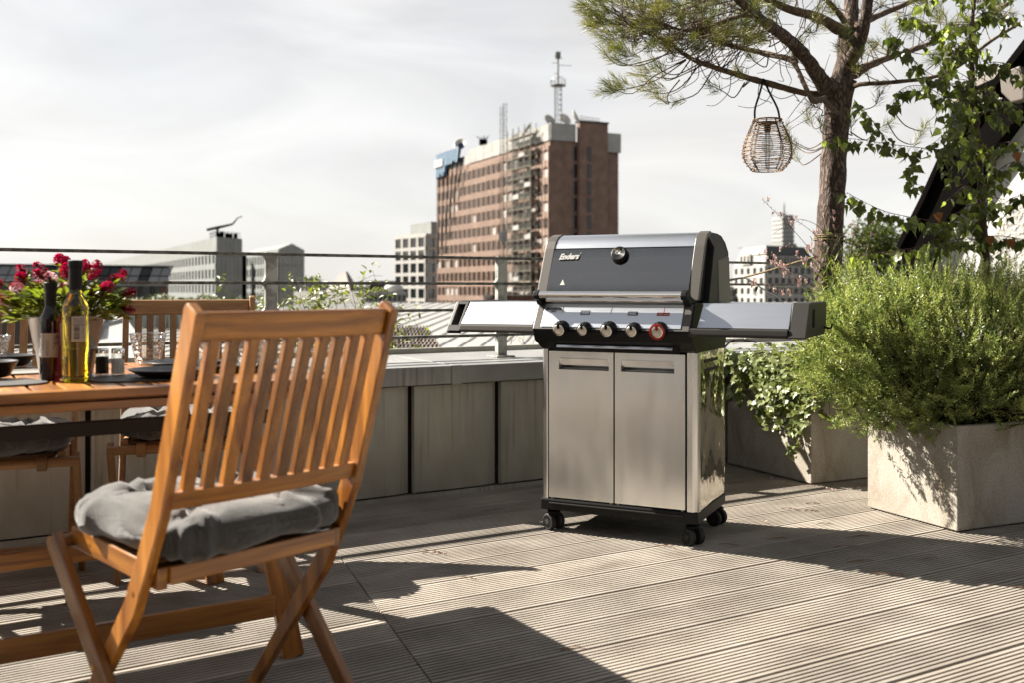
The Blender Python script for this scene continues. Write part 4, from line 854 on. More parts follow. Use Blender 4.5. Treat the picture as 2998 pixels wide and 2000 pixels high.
for k in range(ns):
    x0 = -TL + 0.052 + k * sw + 0.004; tb(MB().box(x0, x0 + sw - 0.008, 0.053, TD - 0.053, TZ - 0.021, TZ - 0.001, (0, 1, 0)), 'top_slat', 0.002)
tb(MB().box(-TL + 0.02, -0.02, 0.012, 0.034, TZ - 0.050, TZ - 0.029), 'apron'); tb(MB().box(-TL + 0.02, -0.02, TD - 0.034, TD - 0.012, TZ - 0.058, TZ - 0.030), 'apron')
tb(MB().box(-0.045, -0.022, 0.035, TD - 0.035, TZ - 0.058, TZ - 0.030, (0, 1, 0)), 'apron')
tb(MB().box(-TL + 0.1, -0.14, 0.13, 0.152, TZ - 0.127, TZ - 0.091), 'cross_beam', mm='dark_wood'); tb(MB().box(-TL + 0.1, -0.14, TD - 0.152, TD - 0.13, TZ - 0.127, TZ - 0.091), 'cross_beam', mm='dark_wood')
for y in (0.045, TD - 0.045):
    tb(MB().beam((-0.25, y, TZ - 0.03), (-0.11, y, 0.0), 0.055, 0.028, (1, 0, 0)), 'leg', 0.003)
    tb(MB().beam((-TL + 0.25, y, TZ - 0.03), (-TL + 0.11, y, 0.0), 0.055, 0.028, (1, 0, 0)), 'leg', 0.003)
    tb(MB().box(-TL + 0.16, -0.17, y - 0.036 if y < .4 else y + 0.016, y - 0.016 if y < .4 else y + 0.036, 0.125, 0.180), 'stretcher', 0.003)
for x in (-0.16, -TL + 0.16): tb(MB().box(x - 0.012, x + 0.012, 0.06, TD - 0.06, 0.22, 0.26, (0, 1, 0)), 'end_stretcher', 0.003)

# ------------------------------------------------------------------ things on the table
def tpt(px, py): return G(px, py, TZ)
# oil and vinegar bottles
def bottle(px, py, h, r, liquid, label, name_lab, cap_h, neck_r, fill, lab_z, lab_ang, words, cat='bottle'):
    p = tpt(px, py); t = thing('glass_bottle', label, cat, (p.x, p.y, TZ + 0.0005), 0)
    sh = h * 0.60
    prf = [(0, 0.004), (r * 0.82, 0.0), (r, 0.008), (r, sh), (r * 0.97, sh + 0.012), (r * 0.7, sh + 0.03), (neck_r * 1.1, sh + 0.048), (neck_r, sh + 0.06), (neck_r, h - 0.01)]
    MB().lathe(prf, 32).build('glass_body', M[liquid], t, smooth='auto')
    MB().lathe([(neck_r * 1.22, h - cap_h), (neck_r * 1.22, h - 0.018), (neck_r * 1.38, h - 0.017), (neck_r * 1.38, h - 0.001), (neck_r * 1.3, h), (0, h)], 24).build('cap', M['black'], t, smooth='auto')
    # paper label wrapped round the front, facing the given direction
    z0, z1, a0, a1 = lab_z[0], lab_z[1], lab_ang[0], lab_ang[1]; n = 14; rr = r + 0.0006
    v = [(rr * math.cos(a0 + (a1 - a0) * i / n), rr * math.sin(a0 + (a1 - a0) * i / n), z) for z in (z0, z1) for i in range(n + 1)]
    lb = MB().add(v, [(i, i + 1, n + 2 + i, n + 1 + i) for i in range(n)]).build('paper_label', M['paper'], t, smooth=True)
    def stroke(mb, f0, f1, za, zb):
        s0, s1 = a0 + (a1 - a0) * f0, a0 + (a1 - a0) * f1; q = rr + 0.0004; k = 3
        vv = [(q * math.cos(s0 + (s1 - s0) * i / k), q * math.sin(s0 + (s1 - s0) * i / k), z) for z in (za, zb) for i in range(k + 1)]
        mb.add(vv, [(i, i + 1, k + 2 + i, k + 1 + i) for i in range(k)])
    mb = MB(); words(stroke, mb, z0, z1); mb.build('label_print', M['ink'], lb)
    return t
def words_oil(st, mb, z0, z1):
    H = z1 - z0
    for k in range(5): st(mb, 0.1, 0.9 - 0.1 * (k % 2), z1 - 0.006 - k * 0.004, z1 - 0.0048 - k * 0.004)
    for k in range(14):
        w = random.choice((0.0010, 0.0018)); z = z0 + 0.008 + k * 0.0026; st(mb, 0.15, 0.52, z, z + w)
    for k in range(7): st(mb, 0.6, 0.85, z0 + 0.01 + k * 0.005, z0 + 0.0111 + k * 0.005)
def words_vin(st, mb, z0, z1):
    for k in range(9): st(mb, 0.04, 0.3, z1 - 0.006 - k * 0.0045, z1 - 0.0052 - k * 0.0045)
    for k in range(10): st(mb, 0.38, 0.42, z0 + 0.005 + k * 0.0042, z0 + 0.0075 + k * 0.0042); st(mb, 0.46, 0.49, z0 + 0.005 + k * 0.0042, z0 + 0.008 + k * 0.0042)
    # bold capitals at the edge:  K A / O R I (partial)
    def K(f, z, s): st(mb, f, f + .02, z, z + s); st(mb, f + .02, f + .045, z + s * .4, z + s * .62); st(mb, f + .045, f + .07, z + s * .62, z + s); st(mb, f + .045, f + .07, z, z + s * .4)
    def A(f, z, s): st(mb, f, f + .02, z, z + s * .9); st(mb, f + .05, f + .07, z, z + s * .9); st(mb, f, f + .07, z + s * .82, z + s); st(mb, f, f + .07, z + s * .4, z + s * .55)
    def O(f, z, s): st(mb, f, f + .02, z, z + s); st(mb, f + .05, f + .07, z, z + s); st(mb, f, f + .07, z, z + s * .18); st(mb, f, f + .07, z + s * .82, z + s)
    K(.82, z1 - .016, .011); A(.91, z1 - .016, .011); O(.80, z1 - .031, .011); K(.89, z1 - .031, .011); st(mb, .98, 1.0, z1 - .031, z1 - .02)
    st(mb, .74, .76, z0 + .02, z1 - .01)
face = lambda px: math.atan2(-1.0, -(px - CX) / F * 1.0)
bottle(148, 1117, 0.257, 0.0258, 'vinegar', 'small dark vinegar bottle with black cap and white label beside the oil', '', 0.095, 0.0115, 0, (0.062, 0.126), (R(-125), R(-25)), words_vin)
bottle(221, 1119, 0.313, 0.0325, 'oil', 'tall olive oil bottle with yellow oil and long black cap', '', 0.076, 0.0135, 0, (0.105, 0.170), (R(-83), R(-18)), words_oil)
# shakers
for px, lab, fill in ((299, 'small glass pepper shaker full of dark peppercorns', 'pepper'), (345, 'small glass salt shaker filled with white salt', 'salt')):
    p = tpt(px, 1100); t = thing('spice_shaker', lab, 'shaker', (p.x, p.y, TZ + 0.0005), 0, 'salt and pepper shakers')
    MB().lathe([(0, 0.001), (0.018, 0), (0.0195, 0.004), (0.0185, 0.055), (0.016, 0.062), (0.016, 0.064)], 8).build('glass_body', M['glass'], t)
    MB().lathe([(0, 0.004), (0.0165, 0.004), (0.0162, 0.050 if fill == 'pepper' else 0.042), (0, 0.052 if fill == 'pepper' else 0.044)], 16).build('filling', M[fill], t)
    MB().lathe([(0.0172, 0.060), (0.0178, 0.070), (0.015, 0.0745), (0, 0.0755)], 20).build('lid', M['chrome'], t, smooth='auto')
# tumblers
def tumbler(px, py, label, r=0.056, h=0.098):
    p = tpt(px, py); t = thing('water_glass', label, 'glass', (p.x, p.y, TZ + 0.004), 0, 'hammered water glasses')
    a = [(0, 0.0), (r * 0.62, 0.0), (r * 0.68, 0.006), (r * 0.86, h * 0.55), (r, h - 0.002), (r * 0.985, h), (r * 0.96, h - 0.003), (r * 0.81, h * 0.55), (r * 0.62, 0.014), (0, 0.012)]
    MB().lathe(a, 40).build('glass_wall', M['glass_h'], t, smooth=True); return t
tumbler(433, 1068, 'hammered glass tumbler standing between the salt shaker and the chair back')
tumbler(-30, 1083, 'hammered glass tumbler cut off by the photo edge, beside the flower pot')
tumbler(735, 1088, 'hammered glass tumbler seen through the slats of the chair back'); tumbler(612, 1066, 'hammered glass tumbler at the far place setting, seen through the chair slats', 0.042, 0.10)
def plate(px, py, label, r, h, m, cat, z=0.0, name='plate', sx=1.0, grp=None):
    p = tpt(px, py); o_ = MB().lathe([(0, 0.002), (r * 0.6, 0.0), (r * 0.72, 0.003), (r * 0.98, h), (r, h + 0.002), (r * 0.97, h + 0.003), (r * 0.70, 0.008), (0, 0.006)], 48, sx=sx).build(name, m, None, smooth=True)
    o_.location = (p.x, p.y, TZ + 0.001 + z); return tag(o_, label, cat, grp)
def oval(px, py, label, rx, ry, ang, m=None):
    p = tpt(px, py); n = 48; mb = MB(); th = 0.003
    v = [(rx * math.copysign(abs(math.cos(a)) ** .8, math.cos(a)), ry * math.copysign(abs(math.sin(a)) ** .8, math.sin(a)), z) for z in (0, th) for a in [2 * math.pi * k / n for k in range(n)]]
    mb.add(v, [(i, (i + 1) % n, n + (i + 1) % n, n + i) for i in range(n)] + [tuple(range(n))[::-1], tuple(range(n, 2 * n))])
    o_ = mb.build('placemat', m or M['mat']); o_.location = (p.x, p.y, TZ + 0.0006); o_.rotation_euler = (0, 0, ang); return tag(o_, label, 'placemat', 'oval grey placemats')
oval(440, 1108, 'oval grey placemat under the black plate near the front edge', 0.155, 0.105, TA); plate(497, 1108, 'black stoneware plate on the oval placemat beside the salt shaker', 0.105, 0.018, M['slate'], 'plate', 0.004, grp='black stoneware plates')
oval(-10, 1127, 'oval grey placemat at the photo edge, lower corner of the table', 0.115, 0.08, TA); plate(-38, 1112, 'black bowl on the placemat at the photo edge', 0.075, 0.04, M['slate'], 'bowl', 0.004, name='bowl')
oval(62, 1092, 'oval grey placemat on the far side beside the flower pot', 0.13, 0.085, TA, mat('pale_placemat', (0.42, 0.40, 0.37), 0.6)); plate(15, 1078, 'black bowl on the far placemat beside the flower pot', 0.085, 0.03, M['slate'], 'bowl', 0.004, name='bowl')
plate(700, 1085, 'black stoneware plate seen through the chair slats', 0.115, 0.016, M['slate'], 'plate', 0.001, grp='black stoneware plates')
plate(540, 1078, 'black stoneware plate at the far place setting behind the chair back', 0.115, 0.016, M['slate'], 'plate', 0.001, grp='black stoneware plates')
# flower pot
p = tpt(180, 1103); pot = thing('flower_pot', 'tapered grey zinc pot of crimson flowers on the table', 'flower pot', (p.x, p.y + 0.03, TZ + 0.001))
MB().lathe([(0, 0.002), (0.064, 0), (0.068, 0.002), (0.078, 0.07), (0.0795, 0.072), (0.0795, 0.078), (0.081, 0.08), (0.0815, 0.088), (0.083, 0.09), (0.096, 0.158), (0.099, 0.161), (0.099, 0.165), (0.095, 0.164), (0.09, 0.15), (0, 0.15)], 40).build('pot', M['galvpot'], pot, smooth='auto')
MB().lathe([(0, 0.152), (0.088, 0.15)], 24).build('soil', M['soil'], pot)
def lf(mb, c, d, n_, L, w):                              # a lanceolate leaf with a keel
    d = Vector(d).normalized(); n_ = Vector(n_); s_ = d.cross(n_); s_ = s_.normalized() if s_.length > 1e-4 else d.orthogonal().normalized(); u = s_.cross(d)
    c = Vector(c); v = [c, c + d * L * .35 + s_ * w / 2 + u * w * .15, c + d * L * .75 + s_ * w * .35, c + d * L - u * L * .1, c + d * L * .75 - s_ * w * .35, c + d * L * .35 - s_ * w / 2 + u * w * .15, c + d * L * .5 - u * w * .08]
    mb.add(v, [(0, 1, 6), (1, 2, 6), (2, 3, 6), (3, 4, 6), (4, 5, 6), (5, 0, 6)])
lv = MB(); stm = MB(); rs = random.Random(3)
heads = [(-.16, .05, .145), (-.11, -.02, .205), (-.085, .04, .25), (-.055, -.03, .225), (-.03, .05, .285), (-.02, -.04, .20), (0.0, .0, .24), (.03, .04, .262), (.045, -.04, .19), (.07, .0, .225), (.10, .05, .20), (.115, -.02, .165), (.155, .03, .14), (-.14, -.05, .11), (-.19, .0, .19), (.16, .0, .06), (-.10, -.06, .16), (0.02, 0.09, .25), (-.07, .0, .17), (.02, -.05, .15), (.06, .05, .26), (-.13, .03, .24), (.09, -.03, .14), (.13, .04, .22), (-.045, .06, .30), (-.17, -.02, .13)]
k = 0
for hx_, hy_, hz_ in heads:
    base = Vector((rs.uniform(-.05, .05), rs.uniform(-.05, .05), .15)); hz_ *= .55; top_ = Vector((hx_, hy_, .150 + hz_)); mid = (base + top_) / 2 + Vector((hx_ * .15, 0, .02))
    stm.tube([base, mid, top_], 0.0018, 5)
    fl = MB(); ax_ = (top_ - mid).normalized(); L = rs.uniform(.032, .048)
    for q in range(150):
        t = rs.random(); a = rs.uniform(0, 6.283); pr = ax_.orthogonal().normalized(); pr.rotate(Quaternion(ax_, a)); rr = .004 + .010 * math.sin(math.pi * min(1, t * .9 + .15)) ** .7
        b = top_ + ax_ * (t - .35) * L; dd = (pr + ax_ * .35).normalized(); s_ = dd.cross(ax_) * .0028
        fl.add([b + s_, b - s_, b + dd * rr * 1.25 + ax_ * .002], [(0, 1, 2)]); e = b + dd * rr * 1.1; fl.add([e, e + s_ * 1.5, e + dd * .004, e - s_ * 1.5], [(0, 1, 2, 3)])
    fl.build('flower_head', M['flower'], pot)
    for q in range(20):
        t = rs.uniform(.05, .92); c = base.lerp(mid, t * 2) if t < .5 else mid.lerp(top_, t * 2 - 1); a = rs.uniform(0, 6.283)
        lf(lv, c, (math.cos(a), math.sin(a), rs.uniform(.1, .9)), (0, 0, 1), rs.uniform(.022, .042), rs.uniform(.009, .015))
for q in range(620):
    a = rs.uniform(0, 6.283); r = .13 * rs.random() ** .5; c = Vector((math.cos(a) * r * 1.2, math.sin(a) * r, .15 + rs.uniform(-.01, .11) * (1 - r * 3) + .01)); lf(lv, c, (math.cos(a), math.sin(a), rs.uniform(-.2, .9)), (rs.uniform(-.5,.5), rs.uniform(-.8,.2), 1), rs.uniform(.024, .038), rs.uniform(.014, .021))
tag(lv.build('foliage', M['leaf'], pot), kind='stuff'); stm.build('stem', M['stem'], pot)

# ------------------------------------------------------------------ planters
def planter(name, label, corner, wx, wy, h, ang=A30):
    t = thing('concrete_planter', label, 'planter', tuple(corner), ang); th = 0.035; b = []
    o_ = [(0, 0), (wx, 0), (wx, wy), (0, wy)]; i_ = [(th, th), (wx - th, th), (wx - th, wy - th), (th, wy - th)]
    v = [(x, y, 0.006) for x, y in o_] + [(x, y, h) for x, y in o_] + [(x, y, h) for x, y in i_] + [(x, y, h - 0.12) for x, y in i_]
    fs = [(0, 3, 2, 1)]
    for k in range(4):
        j = (k + 1) % 4; fs += [(k, j, 4 + j, 4 + k), (4 + k, 4 + j, 8 + j, 8 + k), (8 + k, 8 + j, 12 + j, 12 + k)]
    MB().add(v, fs, (0, 0, 1)).build('box', M['concrete'], t, bevel=0.004, seg=2)
    MB().add([(th, th, h - 0.03), (wx - th, th, h - 0.03), (wx - th, wy - th, h - 0.03), (th, wy - th, h - 0.03)], [(0, 1, 2, 3)]).build('soil', M['soil'], t)
    return t
P2 = G(2803, 1562); P1 = G(2375, 1422)
pl2 = planter('p', 'square pale concrete planter with a big rosemary bush', P2, 0.62, 0.49, 0.425, R(24))
pl1 = planter('p', 'tall concrete planter draped with ivy, the pine growing in it', P1, 0.85, 0.66, 0.605, R(26))

def tri_mesh(name, V, Fc, m, parent, nv=3, **kw):
    me = bpy.data.meshes.new(name); me.vertices.add(len(V)); me.vertices.foreach_set('co', np.asarray(V, dtype=np.float32).ravel())
    nf = len(Fc); me.loops.add(nf * nv); me.loops.foreach_set('vertex_index', np.asarray(Fc, dtype=np.int32).ravel())
    me.polygons.add(nf); me.polygons.foreach_set('loop_start', np.arange(0, nf * nv, nv, dtype=np.int32)); me.update(calc_edges=True); me.validate()
    me.materials.append(m); o_ = bpy.data.objects.new(name, me); COL.objects.link(o_)
    if parent: o_.parent = parent
    for k, v in kw.items(): o_[k] = v
    return o_
def unit(a): return a / np.maximum(np.linalg.norm(a, axis=-1, keepdims=True), 1e-9)
def blades(P, D, L, Wd, bend=0.25):
    """kite-shaped needles: base, two mid, tip"""
    N = len(P); D = unit(D); r = unit(rng.normal(size=(N, 3))); S = unit(np.cross(D, r)); U = np.cross(S, D); L = L[:, None]; Wd = Wd[:, None]
    m = P + D * L * 0.45 + U * L * bend * 0.3
    V = np.stack([P, m + S * Wd / 2, P + D * L + U * L * -bend * 0.2, m - S * Wd / 2], axis=1).reshape(-1, 3)
    Fc = np.arange(4 * N).reshape(N, 4); return V, Fc

# ------------------------------------------------------------------ rosemary
rbase = P2 + Vector((math.cos(R(28.5)), math.sin(R(28.5)), 0)) * 0.30 + Vector((-math.sin(R(28.5)), math.cos(R(28.5)), 0)) * 0.26
ros = thing('rosemary_bush', 'large rosemary bush with upright sprigs spilling over its planter', 'rosemary', (rbase.x, rbase.y, 0.38))
def sprigs(lobes, base):
    Ps, Ds, Ls, Ws = [], [], [], []; stems = MB(); rr = random.Random(11)
    for (c, rad, num, up) in lobes:
        c = np.array(c); rad = np.array(rad)
        for q in range(num):
            while True:
                u = rng.normal(size=3); u /= np.linalg.norm(u)
                if u[2] > -0.55: break
            t = rng.uniform(0.30, 1.0) ** 0.55; lump = 1 + 0.16 * mnoise.noise(Vector(u * 2.3 + c))
            p = c + u * rad * t * lump
            d = unit((p - np.array(base)) * np.array([1, 1, .8]) + np.array([0, 0, up]) * (0.35 + 0.65 * max(0, u[2])) + rng.normal(size=3) * 0.36)
            Lg = rng.uniform(0.06, 0.125) * (1.2 if u[2] > 0.5 else 0.9); n = int(Lg / 0.0030)
            tt = np.linspace(0, 1, n); bendv = np.array([0, 0, 1]) * 0.25
            ax = p + np.outer(tt, d) * Lg + np.outer(tt ** 2, bendv) * Lg * 0.5; dd = unit(d + np.outer(tt, bendv))
            a = np.arange(n) * 2.4 + rng.uniform(0, 6); e1 = unit(np.cross(dd, np.array([0.3, 0.8, 0.1]))); e2 = np.cross(dd, e1)
            rad_ = e1 * np.cos(a)[:, None] + e2 * np.sin(a)[:, None]
            ld = unit(rad_ * (1.0 - 0.45 * tt[:, None]) + dd * (0.35 + 0.75 * tt[:, None]))
            Ps.append(ax); Ds.append(ld); Ls.append((0.024 - 0.011 * tt) * rng.uniform(.85, 1.15, n)); Ws.append(np.full(n, 0.0052))
            if q % 9 == 0 and u[0] > -0.35:
                b = Vector(base) + Vector((rr.uniform(-.12, .12), rr.uniform(-.1, .1), 0)); e = Vector(p); m = (b + e) / 2 + Vector((rr.uniform(-.04, .04), rr.uniform(-.04, .04), -.04)); stems.tube([b, m, e, e + Vector(d) * Lg * .6], [.006, .0045, .0025, .0012], 5, cap=False)
            elif q % 2 == 0: stems.tube([Vector(p), Vector(p + d * Lg * .7)], .0013, 4, cap=False)
    V, Fc = blades(np.concatenate(Ps), np.concatenate(Ds), np.concatenate(Ls), np.concatenate(Ws)); return V, Fc, stems
lobes = [((0.12, 0.05, 0.34), (0.56, 0.42, 0.30), 1900, 1.1), ((-0.50, -0.16, 0.27), (0.19, 0.22, 0.26), 480, 0.5), ((0.66, 0.0, 0.30), (0.45, 0.42, 0.36), 700, 1.1), ((-0.22, -0.10, 0.06), (0.30, 0.2, 0.14), 300, 0.3), ((0.1, -0.24, 0.10), (0.62, 0.14, 0.13), 380, 0.2), ((0.1, 0.0, 0.16), (0.55, 0.36, 0.16), 420, 0.4), ((-0.30, 0.0, 0.36), (0.30, 0.32, 0.27), 520, 0.9)]
V, Fc, stems = sprigs(lobes, (0, 0, 0.02))
tri_mesh('foliage', V, Fc, M['rosemary'], ros, 4, kind='stuff'); stems.build('stem', M['rosemary_stem'], ros)

# ------------------------------------------------------------------ leaf shapes shared by the leaf objects
def leaf_mesh(name, outline, m, fold=0.18, curl=0.12, seed=0):
    """outline: right half (x>=0) from base to tip in unit length along +y"""
    rr = random.Random(seed); full = [(x, y) for x, y in outline] + [(-x, y) for x, y in outline[::-1] if x > 1e-6]
    def zz(x, y): return abs(x) * fold - curl * (y ** 2) + 0.05 * math.sin(y * 5 + seed) * x
    mid = [(0, y) for y in (0.0, 0.3, 0.6, 0.85)]
    mb = MB(); tip = max(range(len(full)), key=lambda i: full[i][1]); n = len(full)
    v = [(x, y, zz(x, y)) for x, y in full] + [(0, 0.42, zz(0, .42))]
    mb.add(v, [(i, (i + 1) % n, n) for i in range(n)]); return mb.mesh(name, m)
birch_o = [(0, 0), (.14, .02), (.31, .09), (.43, .21), (.34, .26), (.385, .36), (.27, .41), (.30, .51), (.185, .56), (.20, .66), (.11, .71), (.105, .81), (.04, .90), (0, 1.1)]
ivy_o = [(0, .08), (.14, .0), (.30, .04), (.46, .16), (.34, .28), (.42, .50), (.36, .60), (.19, .54), (.15, .72), (0, 1.0)]
BL = [leaf_mesh('leaf', birch_o, M['birch'], f, c, s) for f, c, s in ((.2, .12, 0), (.35, .25, 1), (-.1, .2, 2), (.12, -.08, 3))]
BY = leaf_mesh('leaf', birch_o, M['birch_yellow'], .3, .3, 5)
IL = [leaf_mesh('leaf', ivy_o, M['ivy'], f, c, s) for f, c, s in ((.15, .15, 0), (.3, .25, 1), (.05, .1, 2))]
def leaf_quat(d, nrm):
    d = Vector(d).normalized(); nrm = Vector(nrm); x = d.cross(nrm)
    x = x.normalized() if x.length > 1e-3 else d.orthogonal().normalized(); z = x.cross(d)
    return Matrix((x, d, z)).transposed().to_quaternion()
def place_leaves(lst, meshes, parent, limit, m_stuff):
    """first `limit` leaves as objects, the rest joined"""
    rest = MB()
    for i, (p, d, nrm, s, k) in enumerate(lst):
        me = meshes[k % len(meshes)]; q = leaf_quat(d, nrm)
        if i < limit: inst('leaf', me, parent, p, q, s)
        else:
            mw = Matrix.Translation(p) @ q.to_matrix().to_4x4() @ Matrix.Scale(s, 4); rest.add([mw @ v.co for v in me.vertices], [tuple(pl.vertices) for pl in me.polygons])
    if rest.v: rest.build('foliage', m_stuff, parent, kind='stuff')

# ------------------------------------------------------------------ ivy over the tall planter
ivy = thing('ivy', 'ivy with small lobed leaves trailing over the rim of the tall planter', 'ivy', tuple(P1 + Vector((0, 0, 0.6))))
ea = Vector((math.cos(R(26)), math.sin(R(26)), 0)); eb = Vector((-math.sin(R(26)), math.cos(R(26)), 0)); rv = random.Random(21)
il = []; vine = MB()
def ivy_strand(p0, length, out, drift, leafn):
    pts = [Vector(p0)]; n = max(3, int(length / 0.04)); dv = Vector(out) * 0.5 + Vector((0, 0, .1)); p = Vector(p0)
    for i in range(n):
        dv = dv * 0.55 + (Vector((0, 0, -1)) * 0.9 + Vector(drift) * .35 + Vector((rv.uniform(-.4, .4), rv.uniform(-.4, .4), rv.uniform(-.2, .3)))) * 0.45; p = p + dv.normalized() * length / n; pts.append(p.copy())
    vine.tube(pts, [0.0022 - 0.0012 * i / n for i in range(n + 1)], 5, cap=False)
    for q in range(leafn):
        t = rv.random() * (len(pts) - 1); a = int(t); c = pts[a].lerp(pts[min(a + 1, len(pts) - 1)], t - a)
        an = rv.uniform(0, 6.28); off = Vector((math.cos(an), math.sin(an), 0)) * rv.uniform(.01, .035) - eb * 0 - ea * rv.uniform(0.0, .02)
        nrm = -ea * 0.7 + Vector((-.3, -.5, .8)) + Vector((rv.uniform(-.6, .6), rv.uniform(-.6, .6), rv.uniform(-.5, .6)))
        d = Vector((rv.uniform(-1, 1), rv.uniform(-1, 1), rv.uniform(-1.2, .25)))
        il.append((c + off, d, nrm, rv.uniform(.026, .046), rv.randrange(3)))
for q in range(42):          # along the rim of the left face, longer towards the near corner
    t = rv.random() ** 1.0 * .66; near = 1 - t / .66
    L = rv.uniform(.07, .16) + (.10 + .30 * near) * (rv.random() ** 1.1) * (1 if near > .15 else .6)
    ivy_strand(eb * t - ea * .01 + Vector((0, 0, .03)), L, -ea, eb * -.1, int(9 + L * 85))
for q in range(10):          # thick curtain at the near corner
    ivy_strand(ea * rv.uniform(-.02, .25) - eb * .02 + Vector((0, 0, .03)), rv.uniform(.12, .34), -eb, -ea * .3, 20)
for q in range(9):           # beyond the far end of the face, hanging by the parapet
    ivy_strand(eb * rv.uniform(.62, .76) - ea * rv.uniform(0, .10) + Vector((0, 0, .03)), rv.uniform(.15, .52), eb, -ea * .2, 20)
ivy_strand(eb * .30 - ea * .02, .34, -ea, -eb * .35, 20); ivy_strand(eb * .08 - ea * .02, .36, -ea, -eb * .1, 18)
for q in range(260):
    c = ea * rv.uniform(-.04, .5) + eb * rv.uniform(0, .7) + Vector((0, 0, rv.uniform(-.01, .075))); il.append((c, (rv.uniform(-1, 1), rv.uniform(-1, 1), rv.uniform(-.4, .4)), (rv.uniform(-.6, .6) - .3, rv.uniform(-.8, .2), 1), rv.uniform(.028, .048), rv.randrange(3)))
rv.shuffle(il); place_leaves(il, IL, ivy, 295, M['ivy']); vine.build('stem', M['redstem'], ivy)

# ------------------------------------------------------------------ pine tree
PY = 5.42
pine = thing('pine_tree', 'pine with a rough bark trunk and spreading needled limbs, growing in the tall planter', 'tree', tuple(W(2428, 1040, PY)))
po_ = Vector(pine.location)
def pl(lst): return [W(a, b, y) - po_ for a, b, y in lst]
def px_r(w, y): return w / F * y / 2
def smooth_path(pts, rad, sub=4):
    P_ = [Vector(p) for p in pts]; out = []; rr = []
    for i in range(len(P_) - 1):
        p0, p1, p2, p3 = P_[max(i - 1, 0)], P_[i], P_[i + 1], P_[min(i + 2, len(P_) - 1)]
        for k in range(sub):
            t = k / sub; out.append(0.5 * ((2 * p1) + (p2 - p0) * t + (2 * p0 - 5 * p1 + 4 * p2 - p3) * t * t + (3 * p1 - p0 - 3 * p2 + p3) * t ** 3)); rr.append(rad[i] + (rad[i + 1] - rad[i]) * t)
    out.append(P_[-1]); rr.append(rad[-1]); return out, rr
def rough_tube(mb, pts, rad, n=14, amp=0.18, f=18):
    s0 = len(mb.v); mb.tube(pts, rad, n)
    m = len(pts)
    for i in range(m):
        for k in range(n):
            v = mb.v[s0 + i * n + k]; d = v - Vector(pts[i]); mb.v[s0 + i * n + k] = Vector(pts[i]) + d * (1 + amp * mnoise.noise(Vector((v.x * f, v.y * f, v.z * f * .45))))
tr = [(2436, 1045, PY), (2432, 960, PY), (2426, 840, PY), (2427, 700, PY), (2437, 560, PY), (2444, 430, PY), (2455, 300, PY), (2466, 235, PY)]
pts, rad = smooth_path(pl(tr), [px_r(w, PY) for w in (92, 90, 84, 78, 74, 72, 76, 82)], 9)
mb = MB(); rough_tube(mb, pts, rad, 40, 0.16, 26); mb.build('trunk', M['bark'], pine, smooth=True)
limbs = [
    ([(2466, 245, PY), (2478, 170, PY), (2482, 100, 5.45), (2492, 30, 5.5), (2498, -60, 5.5)], (72, 58, 50, 44, 40)),
    ([(2478, 190, PY), (2510, 140, 5.3), (2532, 60, 5.25), (2545, -40, 5.2)], (44, 38, 34, 30)),
    ([(2462, 275, PY), (2418, 252, 5.35), (2386, 205, 5.25), (2340, 145, 5.1), (2287, 98, 5.0), (2236, 62, 4.9), (2185, 20, 4.8), (2130, -40, 4.7)], (66, 52, 42, 38, 34, 30, 26, 22)),
    ([(2440, 280, PY), (2400, 276, 5.4), (2341, 268, 5.35), (2266, 247, 5.3), (2198, 229, 5.3), (2126, 207, 5.25), (2055, 184, 5.2), (2009, 161, 5.15), (1959, 124, 5.1), (1900, 96, 5.05), (1840, 70, 5.0)], (24, 20, 18, 19, 17, 16, 14, 13, 11, 9, 6)),
    ([(2330, 182, 5.1), (2309, 171, 5.15), (2234, 154, 5.3), (2173, 139, 5.4), (2119, 125, 5.5), (2084, 96, 5.55), (2040, 60, 5.6), (1990, 30, 5.65)], (20, 18, 16, 15, 14, 11, 9, 7)),
    ([(2210, 40, 4.85), (2150, 50, 4.9), (2100, 70, 4.9), (2050, 84, 4.9), (1990, 86, 4.9), (1930, 60, 4.9)], (15, 13, 12, 11, 9, 6)),
    ([(2455, 85, 5.45), (2395, 50, 5.35), (2323, 30, 5.25), (2255, 0, 5.15), (2180, -50, 5.1)], (34, 28, 24, 20, 18)),
    ([(2500, 215, PY), (2545, 190, 5.5), (2591, 172, 5.6), (2657, 150, 5.7), (2740, 120, 5.8), (2850, 75, 5.9), (2950, 10, 6.0)], (34, 24, 18, 16, 15, 13, 12)),
    ([(2480, 262, PY), (2519, 246, 5.3), (2606, 240, 5.25), (2734, 224, 5.2), (2815, 186, 5.15), (2900, 120, 5.1), (2998, 60, 5.1)], (16, 14, 12, 11, 11, 10, 9)),
    ([(2510, 75, 5.4), (2555, 52, 5.5), (2616, 26, 5.6), (2690, -6, 5.7)], (22, 18, 16, 14)),
    ([(2320, 165, 5.1), (2335, 200, 5.0), (2355, 245, 4.95), (2382, 295, 4.9), (2415, 285, 5.1)], (12, 13, 14, 15, 16)),
    ([(2382, 295, 4.92), (2408, 290, 5.0), (2430, 310, 5.1), (2452, 330, 5.3)], (15, 17, 15, 12)),
    ([(2470, 60, 5.3), (2450, 30, 5.2), (2400, -20, 5.1)], (18, 16, 14)),
]
LP = []
for i, (l_, ws) in enumerate(limbs):
    pts, rad = smooth_path(pl(l_), [px_r(w, l_[j][2]) for j, w in enumerate(ws)], 5); mb = MB(); rough_tube(mb, pts, rad, 12, 0.22, 30); mb.build('branch', M['bark'] if i < 3 else M['branch'], pine, smooth=True); LP.append((pts, rad))
rp = random.Random(5); tw = MB(); NP, ND, NL = [], [], []
